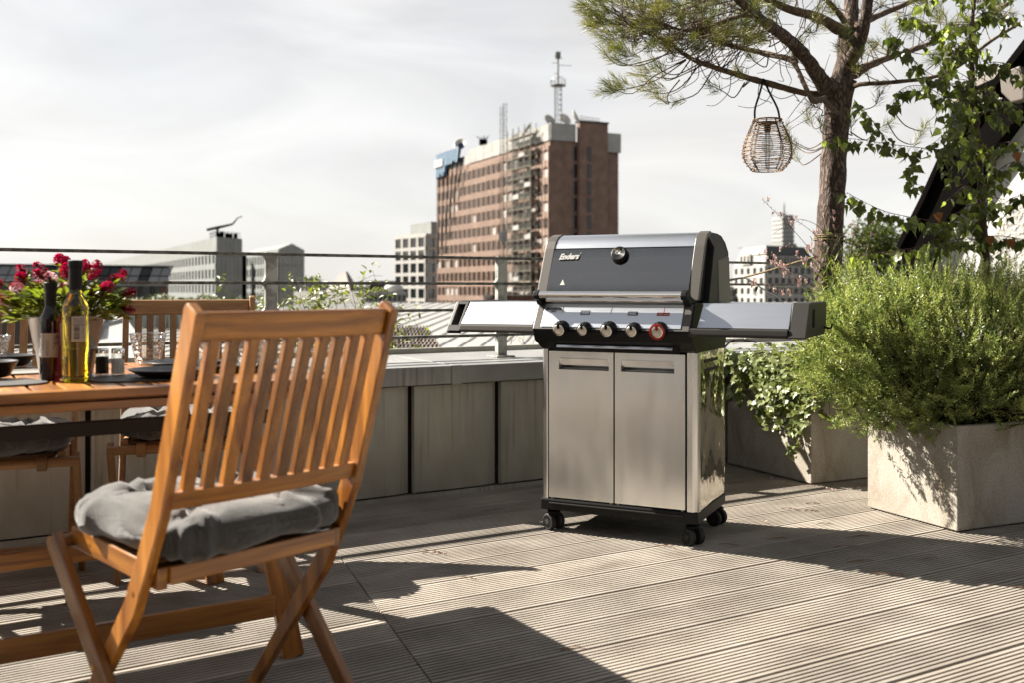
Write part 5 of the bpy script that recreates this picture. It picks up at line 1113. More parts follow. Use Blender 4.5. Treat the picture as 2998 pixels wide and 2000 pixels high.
def tuft(c, d, L=0.075, n=68, ax=0.09, dead=False):
    c = np.array(c); d = unit(np.array(d, dtype=float)); t = rng.random(n); base = c + np.outer((t - 1) * ax, d)
    r = unit(rng.normal(size=(n, 3))); out = r - np.outer(r @ d, d); out = unit(out)
    k = rng.uniform(.25, 1.0, n)[:, None]; dd = unit(out * k + d * (0.55 + 0.9 * t[:, None] * (1.2 - k)) + np.array([0, 0, .08]))
    NP.append(base); ND.append(dd); NL.append(L * rng.uniform(.7, 1.15, n))
def twig(p, q, sag=0.03, tufts=True, r=0.0035, sub=0):
    p, q = Vector(p), Vector(q); d = q - p; mid1 = p.lerp(q, .35) + Vector((rp.uniform(-.03, .03), rp.uniform(-.04, .04), -sag + rp.uniform(-.02, .02))); mid2 = p.lerp(q, .72) + Vector((rp.uniform(-.03, .03), rp.uniform(-.04, .04), -sag + rp.uniform(-.02, .03)))
    pts, rad = smooth_path([p, mid1, mid2, q], [r, r * .8, r * .65, r * .5], 4); tw.tube(pts, rad, 5, cap=False)
    if tufts: tuft(q, (q - mid2).normalized() + Vector((0, 0, .15)))
    for k in range(sub):
        b = pts[rp.randrange(4, len(pts))]; e = b + Vector((rp.uniform(-.09, .03), rp.uniform(-.07, .07), rp.uniform(-.05, .09))); twig(b, e, .005, True, r * .6)
# guided tufts at the lower left and around the trunk (photo column, row, depth), and the limb point each hangs from
for (tx, ty, tY, sx_, sy_, sY) in [(1758, 268, 5.0, 2009, 175, 5.15), (1785, 255, 5.05, 2009, 175, 5.15), (1800, 172, 5.0, 1975, 140, 5.1), (1768, 150, 5.05, 1975, 150, 5.1), (1882, 262, 5.1, 2046, 190, 5.2), (1862, 215, 5.2, 2020, 175, 5.2), (1926, 283, 5.0, 1990, 232, 5.1), (1968, 298, 5.1, 2085, 205, 5.2),
        (1915, 182, 4.9, 2055, 180, 5.2), (1935, 192, 5.3, 2055, 190, 5.2), (2078, 247, 5.1, 2180, 240, 5.3), (2160, 205, 5.0, 2200, 232, 5.3), (2198, 160, 4.9, 2250, 158, 5.3), (2212, 112, 4.8, 2300, 110, 5.0), (2372, 305, 5.2, 2440, 320, PY), (2400, 352, 5.3, 2440, 365, PY),
        (2300, 372, 5.7, 2420, 420, PY), (2315, 415, 5.7, 2420, 425, PY), (2322, 440, 5.65, 2415, 440, PY), (2305, 400, 5.75, 2415, 410, PY), (2360, 330, 5.6, 2430, 350, PY), (2490, 345, 5.2, 2470, 380, PY), (2575, 275, 5.3, 2500, 300, PY), (2610, 355, 5.5, 2490, 385, PY), (2600, 130, 5.7, 2560, 190, 5.5),
        (2395, 60, 5.1, 2400, 50, 5.3), (2475, 80, 5.0, 2480, 120, 5.4), (2520, 150, 5.0, 2500, 180, 5.4), (2370, 95, 5.0, 2360, 45, 5.3), (2455, 130, 5.1, 2470, 150, 5.4), (2345, 118, 5.6, 2330, 150, 5.2), (2505, 190, 5.0, 2500, 210, 5.4), (2710, 362, 5.6, 2620, 330, 5.6), (2695, 395, 5.6, 2600, 360, 5.6)]:
    twig(W(sx_, sy_, sY) - po_, W(tx, ty, tY) - po_, 0.05, True, 0.004)
    e = W(tx, ty, tY) - po_
    if tx < 1900: tuft(e + Vector((.05, 0, .01)), (-1, 0, .1)); tuft(e + Vector((.03, .03, .05)), (-1, .1, .5))
# dense crown at the upper left
for q in range(235):
    tx = 1700 + 560 * rp.random() ** 1.15; top = 150 - 0.10 * max(0, tx - 2000) if tx > 1800 else 60 + (tx - 1700) * .9
    ty = rp.uniform(-90, max(30, top)) ; Y = rp.uniform(4.6, 5.7); e = W(tx, ty, Y) - po_
    li = rp.choice([3, 4, 5, 2, 5, 3]); pts, rad = LP[li]; b = min((rp.choice(pts[len(pts) // 2:]) for _ in range(5)), key=lambda v: (v - e).length)
    if (b - e).length < 0.85: twig(b, e, .02, True, .003)
    else: tuft(e, (-1, rp.uniform(-.6, .6), rp.uniform(-.3, .7))); twig(e + Vector((.16, rp.uniform(-.05, .05), -.02)), e, .0, False, .0022)
for q in range(95):
    pts, rad = LP[rp.choice([2, 6, 0, 1, 7, 8, 9, 6, 7])]; b = rp.choice(pts[len(pts) // 4:]); e = b + Vector((rp.uniform(-.3, .25), rp.uniform(-.3, .3), rp.uniform(-.02, .35))); twig(b, e, .0, True, .003)
for q in range(110):          # bare hooked twigs
    pts, rad = LP[rp.choice([2, 3, 4, 6, 3, 4])]; b = rp.choice(pts[3:]); e = b + Vector((rp.uniform(-.28, .12), rp.uniform(-.2, .2), rp.uniform(-.22, .12))); twig(b, e, .03, False, .0026)
V, Fc = blades(np.concatenate(NP), np.concatenate(ND), np.concatenate(NL), np.full(sum(len(a) for a in NL), .0025), .12)
tri_mesh('crown', V, Fc, M['pine'], pine, 4, kind='stuff')
NP, ND, NL = [], [], []
for q in range(16): tuft(W(rp.uniform(2030, 2085), rp.uniform(75, 105), 5.1) - po_, (rp.uniform(-1, 1), rp.uniform(-1, 1), rp.uniform(-1, .2)), .06, 50)
V, Fc = blades(np.concatenate(NP), np.concatenate(ND), np.concatenate(NL), np.full(sum(len(a) for a in NL), .0025), .12)
tri_mesh('dead_needles', V, Fc, M['pine_dead'], pine, 4, kind='stuff'); tw.build('twig', M['branch'], pine, smooth=True, kind='stuff')

# ------------------------------------------------------------------ rattan lantern hung on the lowest limb
LY = 5.28; lc = W(2247, 350, LY); lan = thing('rattan_lantern', 'open rattan lantern hanging by a black strap from the pine limb', 'lantern', tuple(lc))
ro = lambda t: 0.073 + (0.131 - 0.073) * math.sin(min(1, t / .68) * math.pi / 2) ** 1.15 if t < .68 else 0.131 - 0.052 * ((t - .68) / .32) ** 1.8
Hh = 0.268
mb = MB()
for k in range(10):
    a0 = 2 * math.pi * k / 10
    for dx in (-.03, .03): mb.tube([(ro(t / 14) * math.cos(a0 + dx), ro(t / 14) * math.sin(a0 + dx), -Hh * t / 14) for t in range(15)], .0019, 5)
mb.build('rib', mat('dark_rattan', (0.08, 0.045, 0.025), 0.6), lan)
mb = MB(); nt = 25
for i in range(nt):
    t = .03 + .94 * i / (nt - 1); z = -Hh * t; r = ro(t); w = rp.uniform(.001, .003); ph = rp.uniform(0, 6)
    mb.tube([((r + .0035 * math.sin(5 * a + (i % 2) * math.pi)) * math.cos(a), (r + .0035 * math.sin(5 * a + (i % 2) * math.pi)) * math.sin(a), z + w * math.sin(a * 3 + ph)) for a in [2 * math.pi * k / 40 for k in range(41)]], .0019, 5)
mb.build('weave', M['wicker'], lan)
mb = MB(); mb.tube([(.073 * math.cos(a), .073 * math.sin(a), 0) for a in [2 * math.pi * k / 32 for k in range(33)]], .0045, 6); mb.tube([(.08 * math.cos(a), .08 * math.sin(a), -Hh) for a in [2 * math.pi * k / 32 for k in range(33)]], .003, 6); mb.build('hoop', M['wicker'], lan)
MB().lathe([(0, -.012), (.052, -.014), (.052, -.020), (.018, -.026), (.017, -.06), (.014, -.064), (0, -.064)], 20).build('socket', M['black'], lan, smooth='auto')
MB().lathe([(.012, -.062), (.014, -.08), (.026, -.11), (.031, -.135), (.026, -.16), (.012, -.174), (0, -.177)], 24).build('bulb', M['glass'], lan, smooth=True)
hk = W(2236, 243, LY) - lc
for s in (-1, 1):
    pts, rad = smooth_path([(s * .066, 0, -.008), (s * .060 + hk.x * .3, .0, hk.z * .30), (s * .028 + hk.x * .7, 0, hk.z * .72), (s * .004 + hk.x, 0, hk.z + .012), (hk.x, .012, hk.z + .028)], [1] * 5, 5)
    mb = MB()
    for a, b in zip(pts, pts[1:]): mb.beam(a, b + (b - a) * .05, .0105, .0025, (1, 0, 0))
    mb.build('strap', M['leather'], lan)

# ------------------------------------------------------------------ young birch with hanging leaves
BYp = 5.0
birch = thing('birch_tree', 'young birch with a thin dark stem and toothed green leaves by the gable', 'tree', tuple(W(2888, 900, BYp)))
bo = Vector(birch.location)
def bl(lst): return [W(a, b, y) - bo for a, b, y in lst]
rb = random.Random(9); blv = []; btw = MB()
pts, rad = smooth_path(bl([(2888, 900, BYp), (2887, 765, BYp), (2877, 638, BYp), (2866, 459, BYp), (2848, 230, BYp), (2841, 102, BYp), (2853, 0, BYp), (2850, -80, BYp)]), [px_r(w, BYp) for w in (26, 24, 20, 17, 14, 11, 9, 8)], 6)
mb = MB(); rough_tube(mb, pts, rad, 10, .15, 30); mb.build('trunk', M['redstem'], birch, smooth=True)
def bleaf(p, s=None):
    d = Vector((rb.gauss(0, .55), rb.gauss(0, .5), -1 + rb.gauss(0, .35))); nr = Vector((rb.gauss(-.25, .9), rb.gauss(-.9, .6), rb.gauss(.35, .5)))
    blv.append((p, d, nr, s or rb.uniform(.032, .060), rb.randrange(4)))
def btwig(lst, n, r=.0022, hang=.04):
    pts, rad = smooth_path([Vector(p) for p in lst], [r * (1 - .7 * i / len(lst)) for i in range(len(lst))], 5); btw.tube(pts, rad, 5, cap=False)
    for k in range(n):
        t = (k + rb.random()) / n * (len(pts) - 1); a = int(t); c = pts[a].lerp(pts[min(a + 1, len(pts) - 1)], t - a); e = c + Vector((rb.uniform(-.03, .03), rb.uniform(-.05, .05), -rb.uniform(.005, hang)))
        btw.tube([c, e], .0008, 4, cap=False); bleaf(e)
guided = [([(2866, 500, 5), (2790, 445, 4.95), (2700, 432, 4.9), (2600, 420, 4.85), (2500, 405, 4.85), (2425, 400, 4.85)], 30), ([(2600, 420, 4.85), (2560, 360, 4.8), (2500, 290, 4.8)], 10), ([(2700, 432, 4.9), (2660, 500, 4.85), (2680, 540, 4.85)], 9),
    ([(2880, 660, 5), (2790, 650, 4.9), (2700, 640, 4.85), (2600, 620, 4.85), (2530, 590, 4.8), (2480, 562, 4.8)], 34), ([(2880, 700, 5), (2800, 700, 4.9), (2700, 720, 4.85), (2600, 735, 4.85), (2500, 745, 4.85)], 32), ([(2875, 600, 5), (2800, 640, 4.8), (2740, 690, 4.75), (2690, 760, 4.7)], 24),
    ([(2850, 260, 5), (2780, 240, 4.9), (2700, 200, 4.85), (2640, 130, 4.8), (2600, 90, 4.8)], 26), ([(2845, 150, 5), (2770, 110, 4.9), (2700, 60, 4.85), (2640, 40, 4.8)], 22), ([(2850, 330, 5), (2780, 290, 4.85), (2700, 250, 4.8), (2640, 260, 4.8), (2610, 310, 4.8)], 24),
    ([(2860, 420, 5), (2800, 400, 4.85), (2770, 430, 4.8), (2780, 500, 4.8)], 18), ([(2845, 60, 5), (2900, 30, 5), (2980, 40, 5)], 16), ([(2848, 200, 5), (2910, 180, 4.95), (2975, 200, 4.9), (3020, 240, 4.9)], 20), ([(2855, 300, 5), (2920, 290, 4.95), (2985, 320, 4.9)], 18),
    ([(2870, 560, 5), (2920, 500, 4.95), (2975, 470, 4.9), (3030, 480, 4.9)], 18), ([(2877, 640, 5), (2930, 600, 4.95), (2985, 570, 4.9), (3040, 560, 4.9)], 18), ([(2880, 690, 5), (2940, 690, 4.9), (3000, 700, 4.9)], 16), ([(2850, 0, 5), (2800, -40, 4.9), (2740, -20, 4.9), (2700, 10, 4.85)], 16), ([(2865, 450, 5), (2920, 420, 4.95), (2990, 410, 4.9)], 14), ([(2842, 110, 5), (2790, 160, 4.85), (2760, 230, 4.8)], 16), ([(2846, 210, 5), (2800, 330, 4.8), (2780, 380, 4.75)], 16)]
for l_, n in guided: btwig(bl(l_), int(n * 2.6))
for q in range(48):
    y = rb.uniform(-20, 720); y2 = y + rb.uniform(-40, 90); x2 = 2860 + rb.choice((-1, 1)) * rb.uniform(30, 150); btwig(bl([(2860, y, 5), ((2860 + x2) / 2, (y + y2) / 2 - 20, rb.uniform(4.85, 5.15)), (x2, y2, rb.uniform(4.7, 5.3))]), 9)
rb.shuffle(blv); place_leaves(blv, BL, birch, 296, M['birch']); btw.build('twig', M['redstem'], birch, kind='stuff')
for (x, y) in ((2957, 698), (2975, 445), (2745, 620), (2895, 690)): inst('leaf', BY, birch, W(x, y, 4.75) - bo, leaf_quat((.2, -.1, -1), (-.5, -1, .4)), .055, label='orange autumn leaf')

# ------------------------------------------------------------------ pink gaura between grill and pine
gau = thing('gaura_plant', 'wiry gaura stems with small pink flowers in front of the pine trunk', 'plant', tuple(W(2440, 1000, 5.15)))
go = Vector(gau.location); gs = MB(); gf = MB(); gl = MB(); rg = random.Random(4)
def gflower(c):
    for k in range(4):
        a = rg.uniform(-.3, .3) + k * .9 - 1.2; d = Vector((math.cos(a), rg.uniform(-.6, .2), math.sin(a))); lf(gf, c, d, (rg.uniform(-1, 1), -1, .3), rg.uniform(.012, .018), .009)
    for k in range(3): gs.tube([c, c + Vector((rg.uniform(-.008, .008), -.004, -.012))], .0004, 3, cap=False)
def gstem(pts_, nf):
    pts, rad = smooth_path([W(a, b, y) - go for a, b, y in pts_], [.0018 - .0011 * i / len(pts_) for i in range(len(pts_))], 7); gs.tube(pts, rad, 5, cap=False); n = len(pts)
    for k in range(nf):
        c = pts[int(n * (.62 + .36 * rg.random()))] + Vector((rg.uniform(-.02, .02), rg.uniform(-.02, .02), rg.uniform(-.015, .02))); gflower(c)
    for k in range(12):
        c = pts[int(n * rg.uniform(.5, .98))]; a = rg.uniform(0, 6.28); gf.tube([c, c + Vector((math.cos(a) * .012, -.003, math.sin(a) * .014))], .0012, 4)
    for k in range(7):
        c = pts[int(n * rg.uniform(.02, .4))]; lf(gl, c, (rg.uniform(-1, 1), rg.uniform(-1, .3), rg.uniform(-.2, .8)), (0, -.4, 1), rg.uniform(.03, .05), .009)
for l_, n in [([(2440, 860, 5.15), (2400, 770, 5.1), (2330, 680, 5.05), (2260, 610, 5.0), (2231, 582, 5.0)], 2), ([(2440, 860, 5.1), (2390, 800, 5.0), (2310, 770, 4.95), (2250, 745, 4.9), (2215, 745, 4.9)], 3), ([(2440, 870, 5.1), (2400, 830, 5.0), (2340, 800, 4.9), (2290, 790, 4.85), (2262, 760, 4.85)], 7), ([(2450, 870, 5.1), (2410, 820, 5.0), (2360, 770, 4.95), (2330, 740, 4.9)], 7),
        ([(2440, 870, 5.1), (2390, 860, 5.0), (2330, 820, 4.95), (2300, 800, 4.9), (2280, 775, 4.9)], 8), ([(2430, 880, 5.1), (2380, 865, 5.0), (2310, 855, 4.9), (2265, 848, 4.9)], 4), ([(2440, 850, 5.1), (2430, 760, 5.1), (2380, 680, 5.0), (2300, 628, 5.0), (2278, 622, 5.0)], 2), ([(2445, 850, 5.1), (2440, 740, 5.05), (2400, 665, 5.0), (2340, 640, 5.0), (2310, 655, 5.0), (2268, 680, 5.0)], 2),
        ([(2450, 860, 5.1), (2470, 760, 5.1), (2440, 660, 5.1), (2420, 600, 5.1)], 4), ([(2450, 860, 5.1), (2440, 780, 5.05), (2405, 715, 5.0), (2385, 680, 5.0)], 4), ([(2455, 860, 5.1), (2480, 760, 5.1), (2500, 690, 5.1), (2490, 660, 5.1)], 3), ([(2440, 870, 5.1), (2360, 850, 4.95), (2240, 835, 4.9), (2190, 822, 4.85)], 3), ([(2440, 860, 5.1), (2380, 760, 5.0), (2320, 716, 5.0), (2270, 740, 5.0), (2196, 748, 5.0)], 2),
        ([(2450, 860, 5.0), (2420, 790, 4.95), (2380, 745, 4.9), (2362, 715, 4.9)], 6), ([(2450, 860, 5.0), (2400, 845, 4.95), (2350, 822, 4.9), (2335, 828, 4.9)], 5), ([(2460, 870, 5.0), (2520, 780, 5.0), (2545, 700, 5.0), (2540, 640, 5.0)], 2)]: gstem(l_, n)
for k in range(40):
    c = W(rg.uniform(2395, 2520), rg.uniform(760, 900), rg.uniform(4.95, 5.2)) - go; lf(gl, c, (rg.uniform(-1, 1), rg.uniform(-1, .3), rg.uniform(.1, 1.4)), (0, -.5, 1), rg.uniform(.045, .085), .011)
for k in range(16):
    a = rg.uniform(2400, 2500); gs.tube([W(a, 880, 5.1) - go, W(a + rg.uniform(-30, 30), 780, 5.05) - go, W(a + rg.uniform(-60, 60), 690, 5.05) - go], .0011, 4, cap=False)
gs.build('stem', M['stem'], gau); gf.build('flower', M['pink'], gau, kind='stuff'); gl.build('leaf', M['leaf'], gau, kind='stuff')

# ropes and cables
rope = thing('hemp_rope', 'tan rope tied round the pine trunk and run down to the railing', 'rope', tuple(W(2400, 720, 5.3)))
ro_ = Vector(rope.location); mb = MB()
for zz in (686, 694, 702): 
    c = W(2428, zz, PY) - ro_; mb.tube([(c.x + .079 * math.cos(a), c.y + .079 * math.sin(a), c.z + .004 * math.sin(a + zz)) for a in [2 * math.pi * k / 30 for k in range(31)]], .0042, 6)
mb.build('trunk_loop', M['rope'], rope)
pts, rad = smooth_path([W(2388, 750, 5.36) - ro_, W(2320, 770, 5.45) - ro_, W(2220, 800, 5.6) - ro_, W(2130, 821, 5.75) - ro_, W(2030, 838, 5.88) - ro_], [.0055] * 5, 5); MB().tube(pts, .0055, 7).build('rope_line', M['rope'], rope, smooth=True)
pts, rad = smooth_path([W(2462, 704, 5.4) - ro_, W(2500, 715, 5.4) - ro_, W(2540, 722, 5.4) - ro_], [.004] * 3, 4); MB().tube(pts, .0035, 6).build('rope_end', M['rope'], rope, smooth=True)
cab = thing('string_light_cable', 'black string-light cable sagging from the rope behind the grill', 'cable', tuple(W(2150, 815, 5.6)))
co = Vector(cab.location); pts, rad = smooth_path([W(2135, 817, 5.72) - co, W(2180, 813, 5.6) - co, W(2220, 836, 5.4) - co, W(2250, 855, 5.3) - co, W(2290, 880, 5.2) - co, W(2330, 960, 5.1) - co], [.004] * 6, 6); MB().tube(pts, .0042, 7).build('cable', M['leather'], cab, smooth=True)
MB().tube([W(2216, 838, 5.42) - co, W(2212, 850, 5.42) - co], .008, 8).build('bulb_holder', M['leather'], cab); MB().lathe([(.004, 0), (.011, -.008), (.0125, -.018), (.006, -.028), (0, -.03)], 12, tuple(W(2212, 850, 5.42) - co)).build('bulb', M['glass'], cab, smooth=True)
cb2 = MB(); pts, rad = smooth_path([W(2120, 1020, 5.6), W(2140, 1000, 5.5), W(2172, 993, 5.45), W(2215, 1003, 5.4)], [.006] * 4, 6); cb2.tube(pts, .0055, 8); pts, rad = smooth_path([W(2290, 990, 5.35), W(2310, 982, 5.35), W(2330, 990, 5.3)], [.006] * 3, 5); 
tag(cb2.build('black_cable', M['leather'], smooth=True), 'black cable arching out of the ivy towards the grill', 'cable')

# ------------------------------------------------------------------ sloping neighbour house on the right
hn = Vector((-0.866, -0.5, 0)); 
def HP(px, py, d=-5.88):
    r = (px - CX) / F; Y = d / (hn.x * r + hn.y); return W(px, py, Y)
house = thing('mansard_house', 'white plastered gable with a dark steep roof edge rising behind the birch', 'house', tuple(HP(2860, 900)))
ho = Vector(house.location)
def slabp(name, poly, m, d, th, bev=0.0, par=None):
    f = [HP(a, b, d) - ho for a, b in poly]; b_ = [p - hn * th for p in f]; n = len(f)
    return MB().add(f + b_, [tuple(range(n)), tuple(range(n, 2 * n))[::-1]] + [(i, n + i, n + (i + 1) % n, (i + 1) % n) for i in range(n)], (0, 0, 1)).build(name, m, par or house, bevel=bev)
slabp('roof_edge', [(3240, -150), (2998, 138), (2875, 300), (2759, 459), (2700, 590), (2632, 725), (2590, 830), (2580, 960), (2660, 960), (2680, 850), (2734, 714), (2790, 615), (2861, 505), (2998, 316), (3240, 20)], M['darkmetal'], -5.80, 0.5, 0.01)
slabp('verge_trim', [(3240, -175), (2998, 112), (2870, 280), (2752, 446), (2692, 580), (2622, 720), (2634, 726), (2702, 592), (2761, 460), (2877, 301), (3000, 139), (3240, -148)], M['darkmetal'], -5.76, 0.5)
slabp('wall', [(3240, 10), (2998, 310), (2860, 500), (2785, 612), (2730, 710), (2670, 850), (2660, 1000), (3240, 1000)], mat('smooth_pale_wall', (0.78, 0.79, 0.75), 0.8, col2=(0.86, 0.87, 0.83), nscale=3), -5.90, 0.4)
slabp('plaster_pier', [(3240, 260), (3060, 470), (2945, 630), (2880, 730), (2850, 800), (2850, 1000), (3240, 1000)], M['roughplaster'], -5.80, 0.1, 0.01)
slabp('sill', [(2772, 655), (2782, 648), (2862, 722), (2852, 732)], M['white'], -5.74, 0.12)
slabp('dormer_wall', [(2776, 300), (2830, 245), (2998, 170), (3120, 120), (3120, 300), (2998, 320), (2861, 500), (2776, 455)], M['palegrey'], -6.15, 0.3)
slabp('dormer_capping', [(2770, 305), (2828, 236), (2998, 160), (3120, 105), (3120, 130), (2998, 188), (2835, 262), (2780, 322)], mat('beige_capping', (0.38, 0.34, 0.29), 0.6), -6.08, 0.35)
wf_ = slabp('window_frame', [(2776, 315), (2812, 300), (2812, 425), (2776, 425)], M['greypanel'], -6.10, 0.1)
slabp('window_pane', [(2783, 325), (2806, 314), (2806, 415), (2783, 415)], M['winglass'], -6.085, 0.02, par=wf_)
slabp('gutter_bracket', [(2925, 215), (2985, 190), (2998, 230), (2998, 290), (2960, 300), (2930, 270)], mat('taupe_bracket', (0.22, 0.18, 0.15), 0.6), -5.70, 0.08, 0.01)

# ------------------------------------------------------------------ unseen dark front added behind the camera to block low sky light
fb = thing('light_blocking_front', 'unseen dark house front added behind the camera to block light', 'house', (0.3, -2.3, 0), A30)
for k in range(7):
    x0 = -5.6 + k * 1.6
    if k % 2: 
        f_ = MB().box(x0 + .02, x0 + 1.58, -.06, .0, 0.02, 2.5).build('door_pane', M['winglass'], fb); MB().box(x0 + .02, x0 + .09, .001, .04, 0.02, 2.5).box(x0 + 1.51, x0 + 1.58, .001, .04, 0.02, 2.5).box(x0 + .09, x0 + 1.51, .001, .04, 2.42, 2.5).box(x0 + .09, x0 + 1.51, .001, .04, 0.02, .12).build('door_frame', M['darkroof'], f_)
    else:
        for j in range(4): MB().box(x0 + .4 * j + .005, x0 + .4 * j + .395, -.05, .02, 0.0, 2.5).build('wall_panel', M['darkroof'], fb)
MB().box(-5.7, 5.7, -.2, .06, 2.5, 2.75).build('eaves', M['darkmetal'], fb)
MB().hexa([(-5.7, -.1, 2.75), (5.7, -.1, 2.75), (5.7, -2.4, 2.75), (-5.7, -2.4, 2.75), (-5.7, -.8, 4.2), (5.7, -.8, 4.2), (5.7, -2.4, 4.2), (-5.7, -2.4, 4.2)]).build('mansard_roof', M['darkroof'], fb)

# ------------------------------------------------------------------ shrubs just outside the parapet
rk = random.Random(17)
def shrub(label, base, pts_, nleaf, dens=1.0):
    t = thing('climbing_shrub', label, 'shrub', tuple(base)); b0 = Vector(base); s_ = MB(); l_ = MB()
    for (a, b, y) in pts_:
        e = W(a, b, y) - b0; m = e * .5 + Vector((rk.uniform(-.1, .1), rk.uniform(-.1, .1), rk.uniform(-.05, .1))); o1 = Vector((rk.uniform(-.25, .25) + e.x * .6, 0, 0)); pts, rad = smooth_path([o1, o1 * .5 + m, e], [.006, .004, .0015], 6); s_.tube(pts, rad, 5, cap=False)
        for q in range(5):
            c = pts[rk.randrange(4, len(pts))]; e2 = c + Vector((rk.uniform(-.16, .16), rk.uniform(-.1, .1), rk.uniform(-.02, .2))); s_.tube([c, c.lerp(e2, .5) + Vector((0, 0, .02)), e2], .0014, 4, cap=False)
            if rk.random() < dens:
                for k in range(nleaf): lf(l_, e2 + Vector((rk.uniform(-.05, .05), rk.uniform(-.05, .05), rk.uniform(-.05, .05))), (rk.uniform(-1, 1), rk.uniform(-1, 1), rk.uniform(-.4, 1)), (rk.uniform(-.4, .4), -.5, 1), rk.uniform(.04, .065), rk.uniform(.018, .026))
        for k in range(nleaf): lf(l_, e + Vector((rk.uniform(-.05, .05), rk.uniform(-.05, .05), rk.uniform(-.06, .04))), (rk.uniform(-1, 1), rk.uniform(-1, 1), rk.uniform(-.4, 1)), (rk.uniform(-.4, .4), -.5, 1), rk.uniform(.04, .065), rk.uniform(.018, .026))
    s_.build('twig', M['redstem'], t); l_.build('foliage', M['leaf'], t, kind='stuff')
shrub('yellow-green shrub tips rising outside the railing over the chair back', W(930, 1250, 7), [(x, y, 7 + rk.uniform(-.3, .5)) for x, y in [(640, 860), (760, 862), (850, 880), (880, 870), (912, 838), (925, 862), (965, 878), (905, 885), (1000, 850), (1030, 850), (1060, 880), (950, 890), (830, 890), (990, 870)]], 8)
shrub('sparse twiggy shrub with a few green leaves beside the tiled roof', W(1170, 1300, 7), [(x, y, 7.2 + rk.uniform(-.3, .5)) for x, y in [(1060, 820), (1080, 850), (1110, 860), (1135, 840), (1160, 900), (1195, 955), (1235, 970), (1150, 960), (1170, 1010), (1220, 1010), (1100, 900), (1040, 900)]], 5, .35)
shrub('leafy shrub outside the parapet seen between the chair slats', W(1000, 1300, 6.6), [(x, y, 6.7 + rk.uniform(-.3, .4)) for x, y in [(900, 930), (950, 950), (990, 960), (1030, 940), (1070, 970), (1100, 990), (860, 960), (780, 950), (1000, 1000), (940, 1000), (700, 1000), (1050, 1010)]], 9)
shrub('bare brown twigs in front of the white roof, right of the railing post', W(1560, 1300, 7), [(x, y, 7.4) for x, y in [(1500, 985), (1530, 990), (1570, 980), (1600, 1000), (1480, 1005), (1620, 990)]], 1, .1)
# tree beyond the terrace on the right
ft = thing('background_tree', 'fuzzy yellow-green tree crown beyond the terrace behind the birch leaves', 'tree', tuple(W(2540, 1500, 14))); fo = Vector(ft.location)
MB().tube([(0, 0, -14), (0, 0, 2), (.3, 0, 3.2)], [.2, .14, .05], 8).build('trunk', M['branch'], ft)
N = 5200; cc = np.array([tuple(W(a, b, y) - fo) for a, b, y in [(2560, 720, 14), (2530, 770, 14), (2600, 700, 14.3), (2590, 780, 14), (2640, 760, 14.3), (2540, 700, 13.8)]]); ci = rng.integers(0, 6, N)
Pn = cc[ci] + unit(rng.normal(size=(N, 3))) * (rng.random((N, 1)) ** .4) * np.array([.36, .36, .32])
V, Fc = blades(Pn, rng.normal(size=(N, 3)), rng.uniform(.04, .08, N), rng.uniform(.025, .04, N)); tri_mesh('crown', V, Fc, M['green'], ft, 4, kind='stuff')

# ------------------------------------------------------------------ the city
rc = random.Random(31)
unit_box = MB().box(-.5, .5, -.5, .5, -.5, .5).mesh('pane', M['winglass']); unit_blind = MB().box(-.5, .5, -.5, .5, -.5, .5).mesh('pane', M['blind'])
def prism_xy(poly, z0, z1, tops=None):
    n = len(poly); tops = tops or [z1] * n
    v = [(p[0], p[1], z0) for p in poly] + [(p[0], p[1], tops[i]) for i, p in enumerate(poly)]
    return v, [tuple(range(n))[::-1], tuple(range(n, 2 * n))] + [(i, (i + 1) % n, n + (i + 1) % n, n + i) for i in range(n)]
def facade(b, P0, P1, z0, z1, cols, rows, wf, hf, proud, wallm, single=True, blind=0.0, sill=0.5, slope=None, pane=None, name='facade'):
    """grid of real piers and spandrels standing proud of the core, with a pane in every opening"""
    P0, P1 = Vector(P0), Vector(P1); d = P1 - P0; L = d.length; d.normalize(); nn = Vector((d.y, -d.x, 0)); nn = nn if nn.dot(-P0) > 0 else -nn
    cw, rh = L / cols, (z1 - z0) / rows; mb = MB(); bo_ = Vector(b.location); ang = math.atan2(d.y, d.x); jo = MB()
    def bx_(a0, a1, za, zb, o0, o1, mm):
        q = [P0 + d * a + nn * o - bo_ for a, o in ((a0, o0), (a1, o0), (a1, o1), (a0, o1))]; mm.hexa([(*p.xy, za) for p in q] + [(*p.xy, zb) for p in q], (0, 0, 1))
    for r in range(rows + 1):
        zc = z0 + r * rh; hh = rh * (1 - hf) / 2
        bx_(0, L, max(z0, zc - hh), min(z1, zc + hh), 0, proud, mb)
    for c in range(cols + 1):
        xc = c * cw; ww = cw * (1 - wf) / 2; bx_(max(0, xc - ww), min(L, xc + ww), z0, z1, 0, proud - .02, mb)
    w_ = mb.build(name, wallm, b)
    for r in range(rows):
        for c in range(cols):
            pc = P0 + d * (c + .5) * cw + nn * 0.06 - bo_; z = z0 + (r + .5) * rh; H_ = rh * hf
            if single:
                bl_ = rc.random() < blind
                if bl_: inst('window', unit_blind, b, (pc.x + nn.x * .05, pc.y + nn.y * .05, z - H_ * .12), (0, 0, ang), (cw * wf * .96, .08, H_ * .74))
                else: inst('window', pane or unit_box, b, (pc.x, pc.y, z), (0, 0, ang), (cw * wf, .08, H_))
            else: bx_((c + .5 - wf / 2) * cw, (c + .5 + wf / 2) * cw, z - H_ / 2, z + H_ / 2, .02, .08, jo)
    if not single: jo.build('window_row', M['winglass'], b, kind='stuff')
    return w_
def gp(px, Y): return Vector(((px - CX) / F * Y, Y, 0))
def zt(py, Y): return CH - (py - HZ) / F * Y
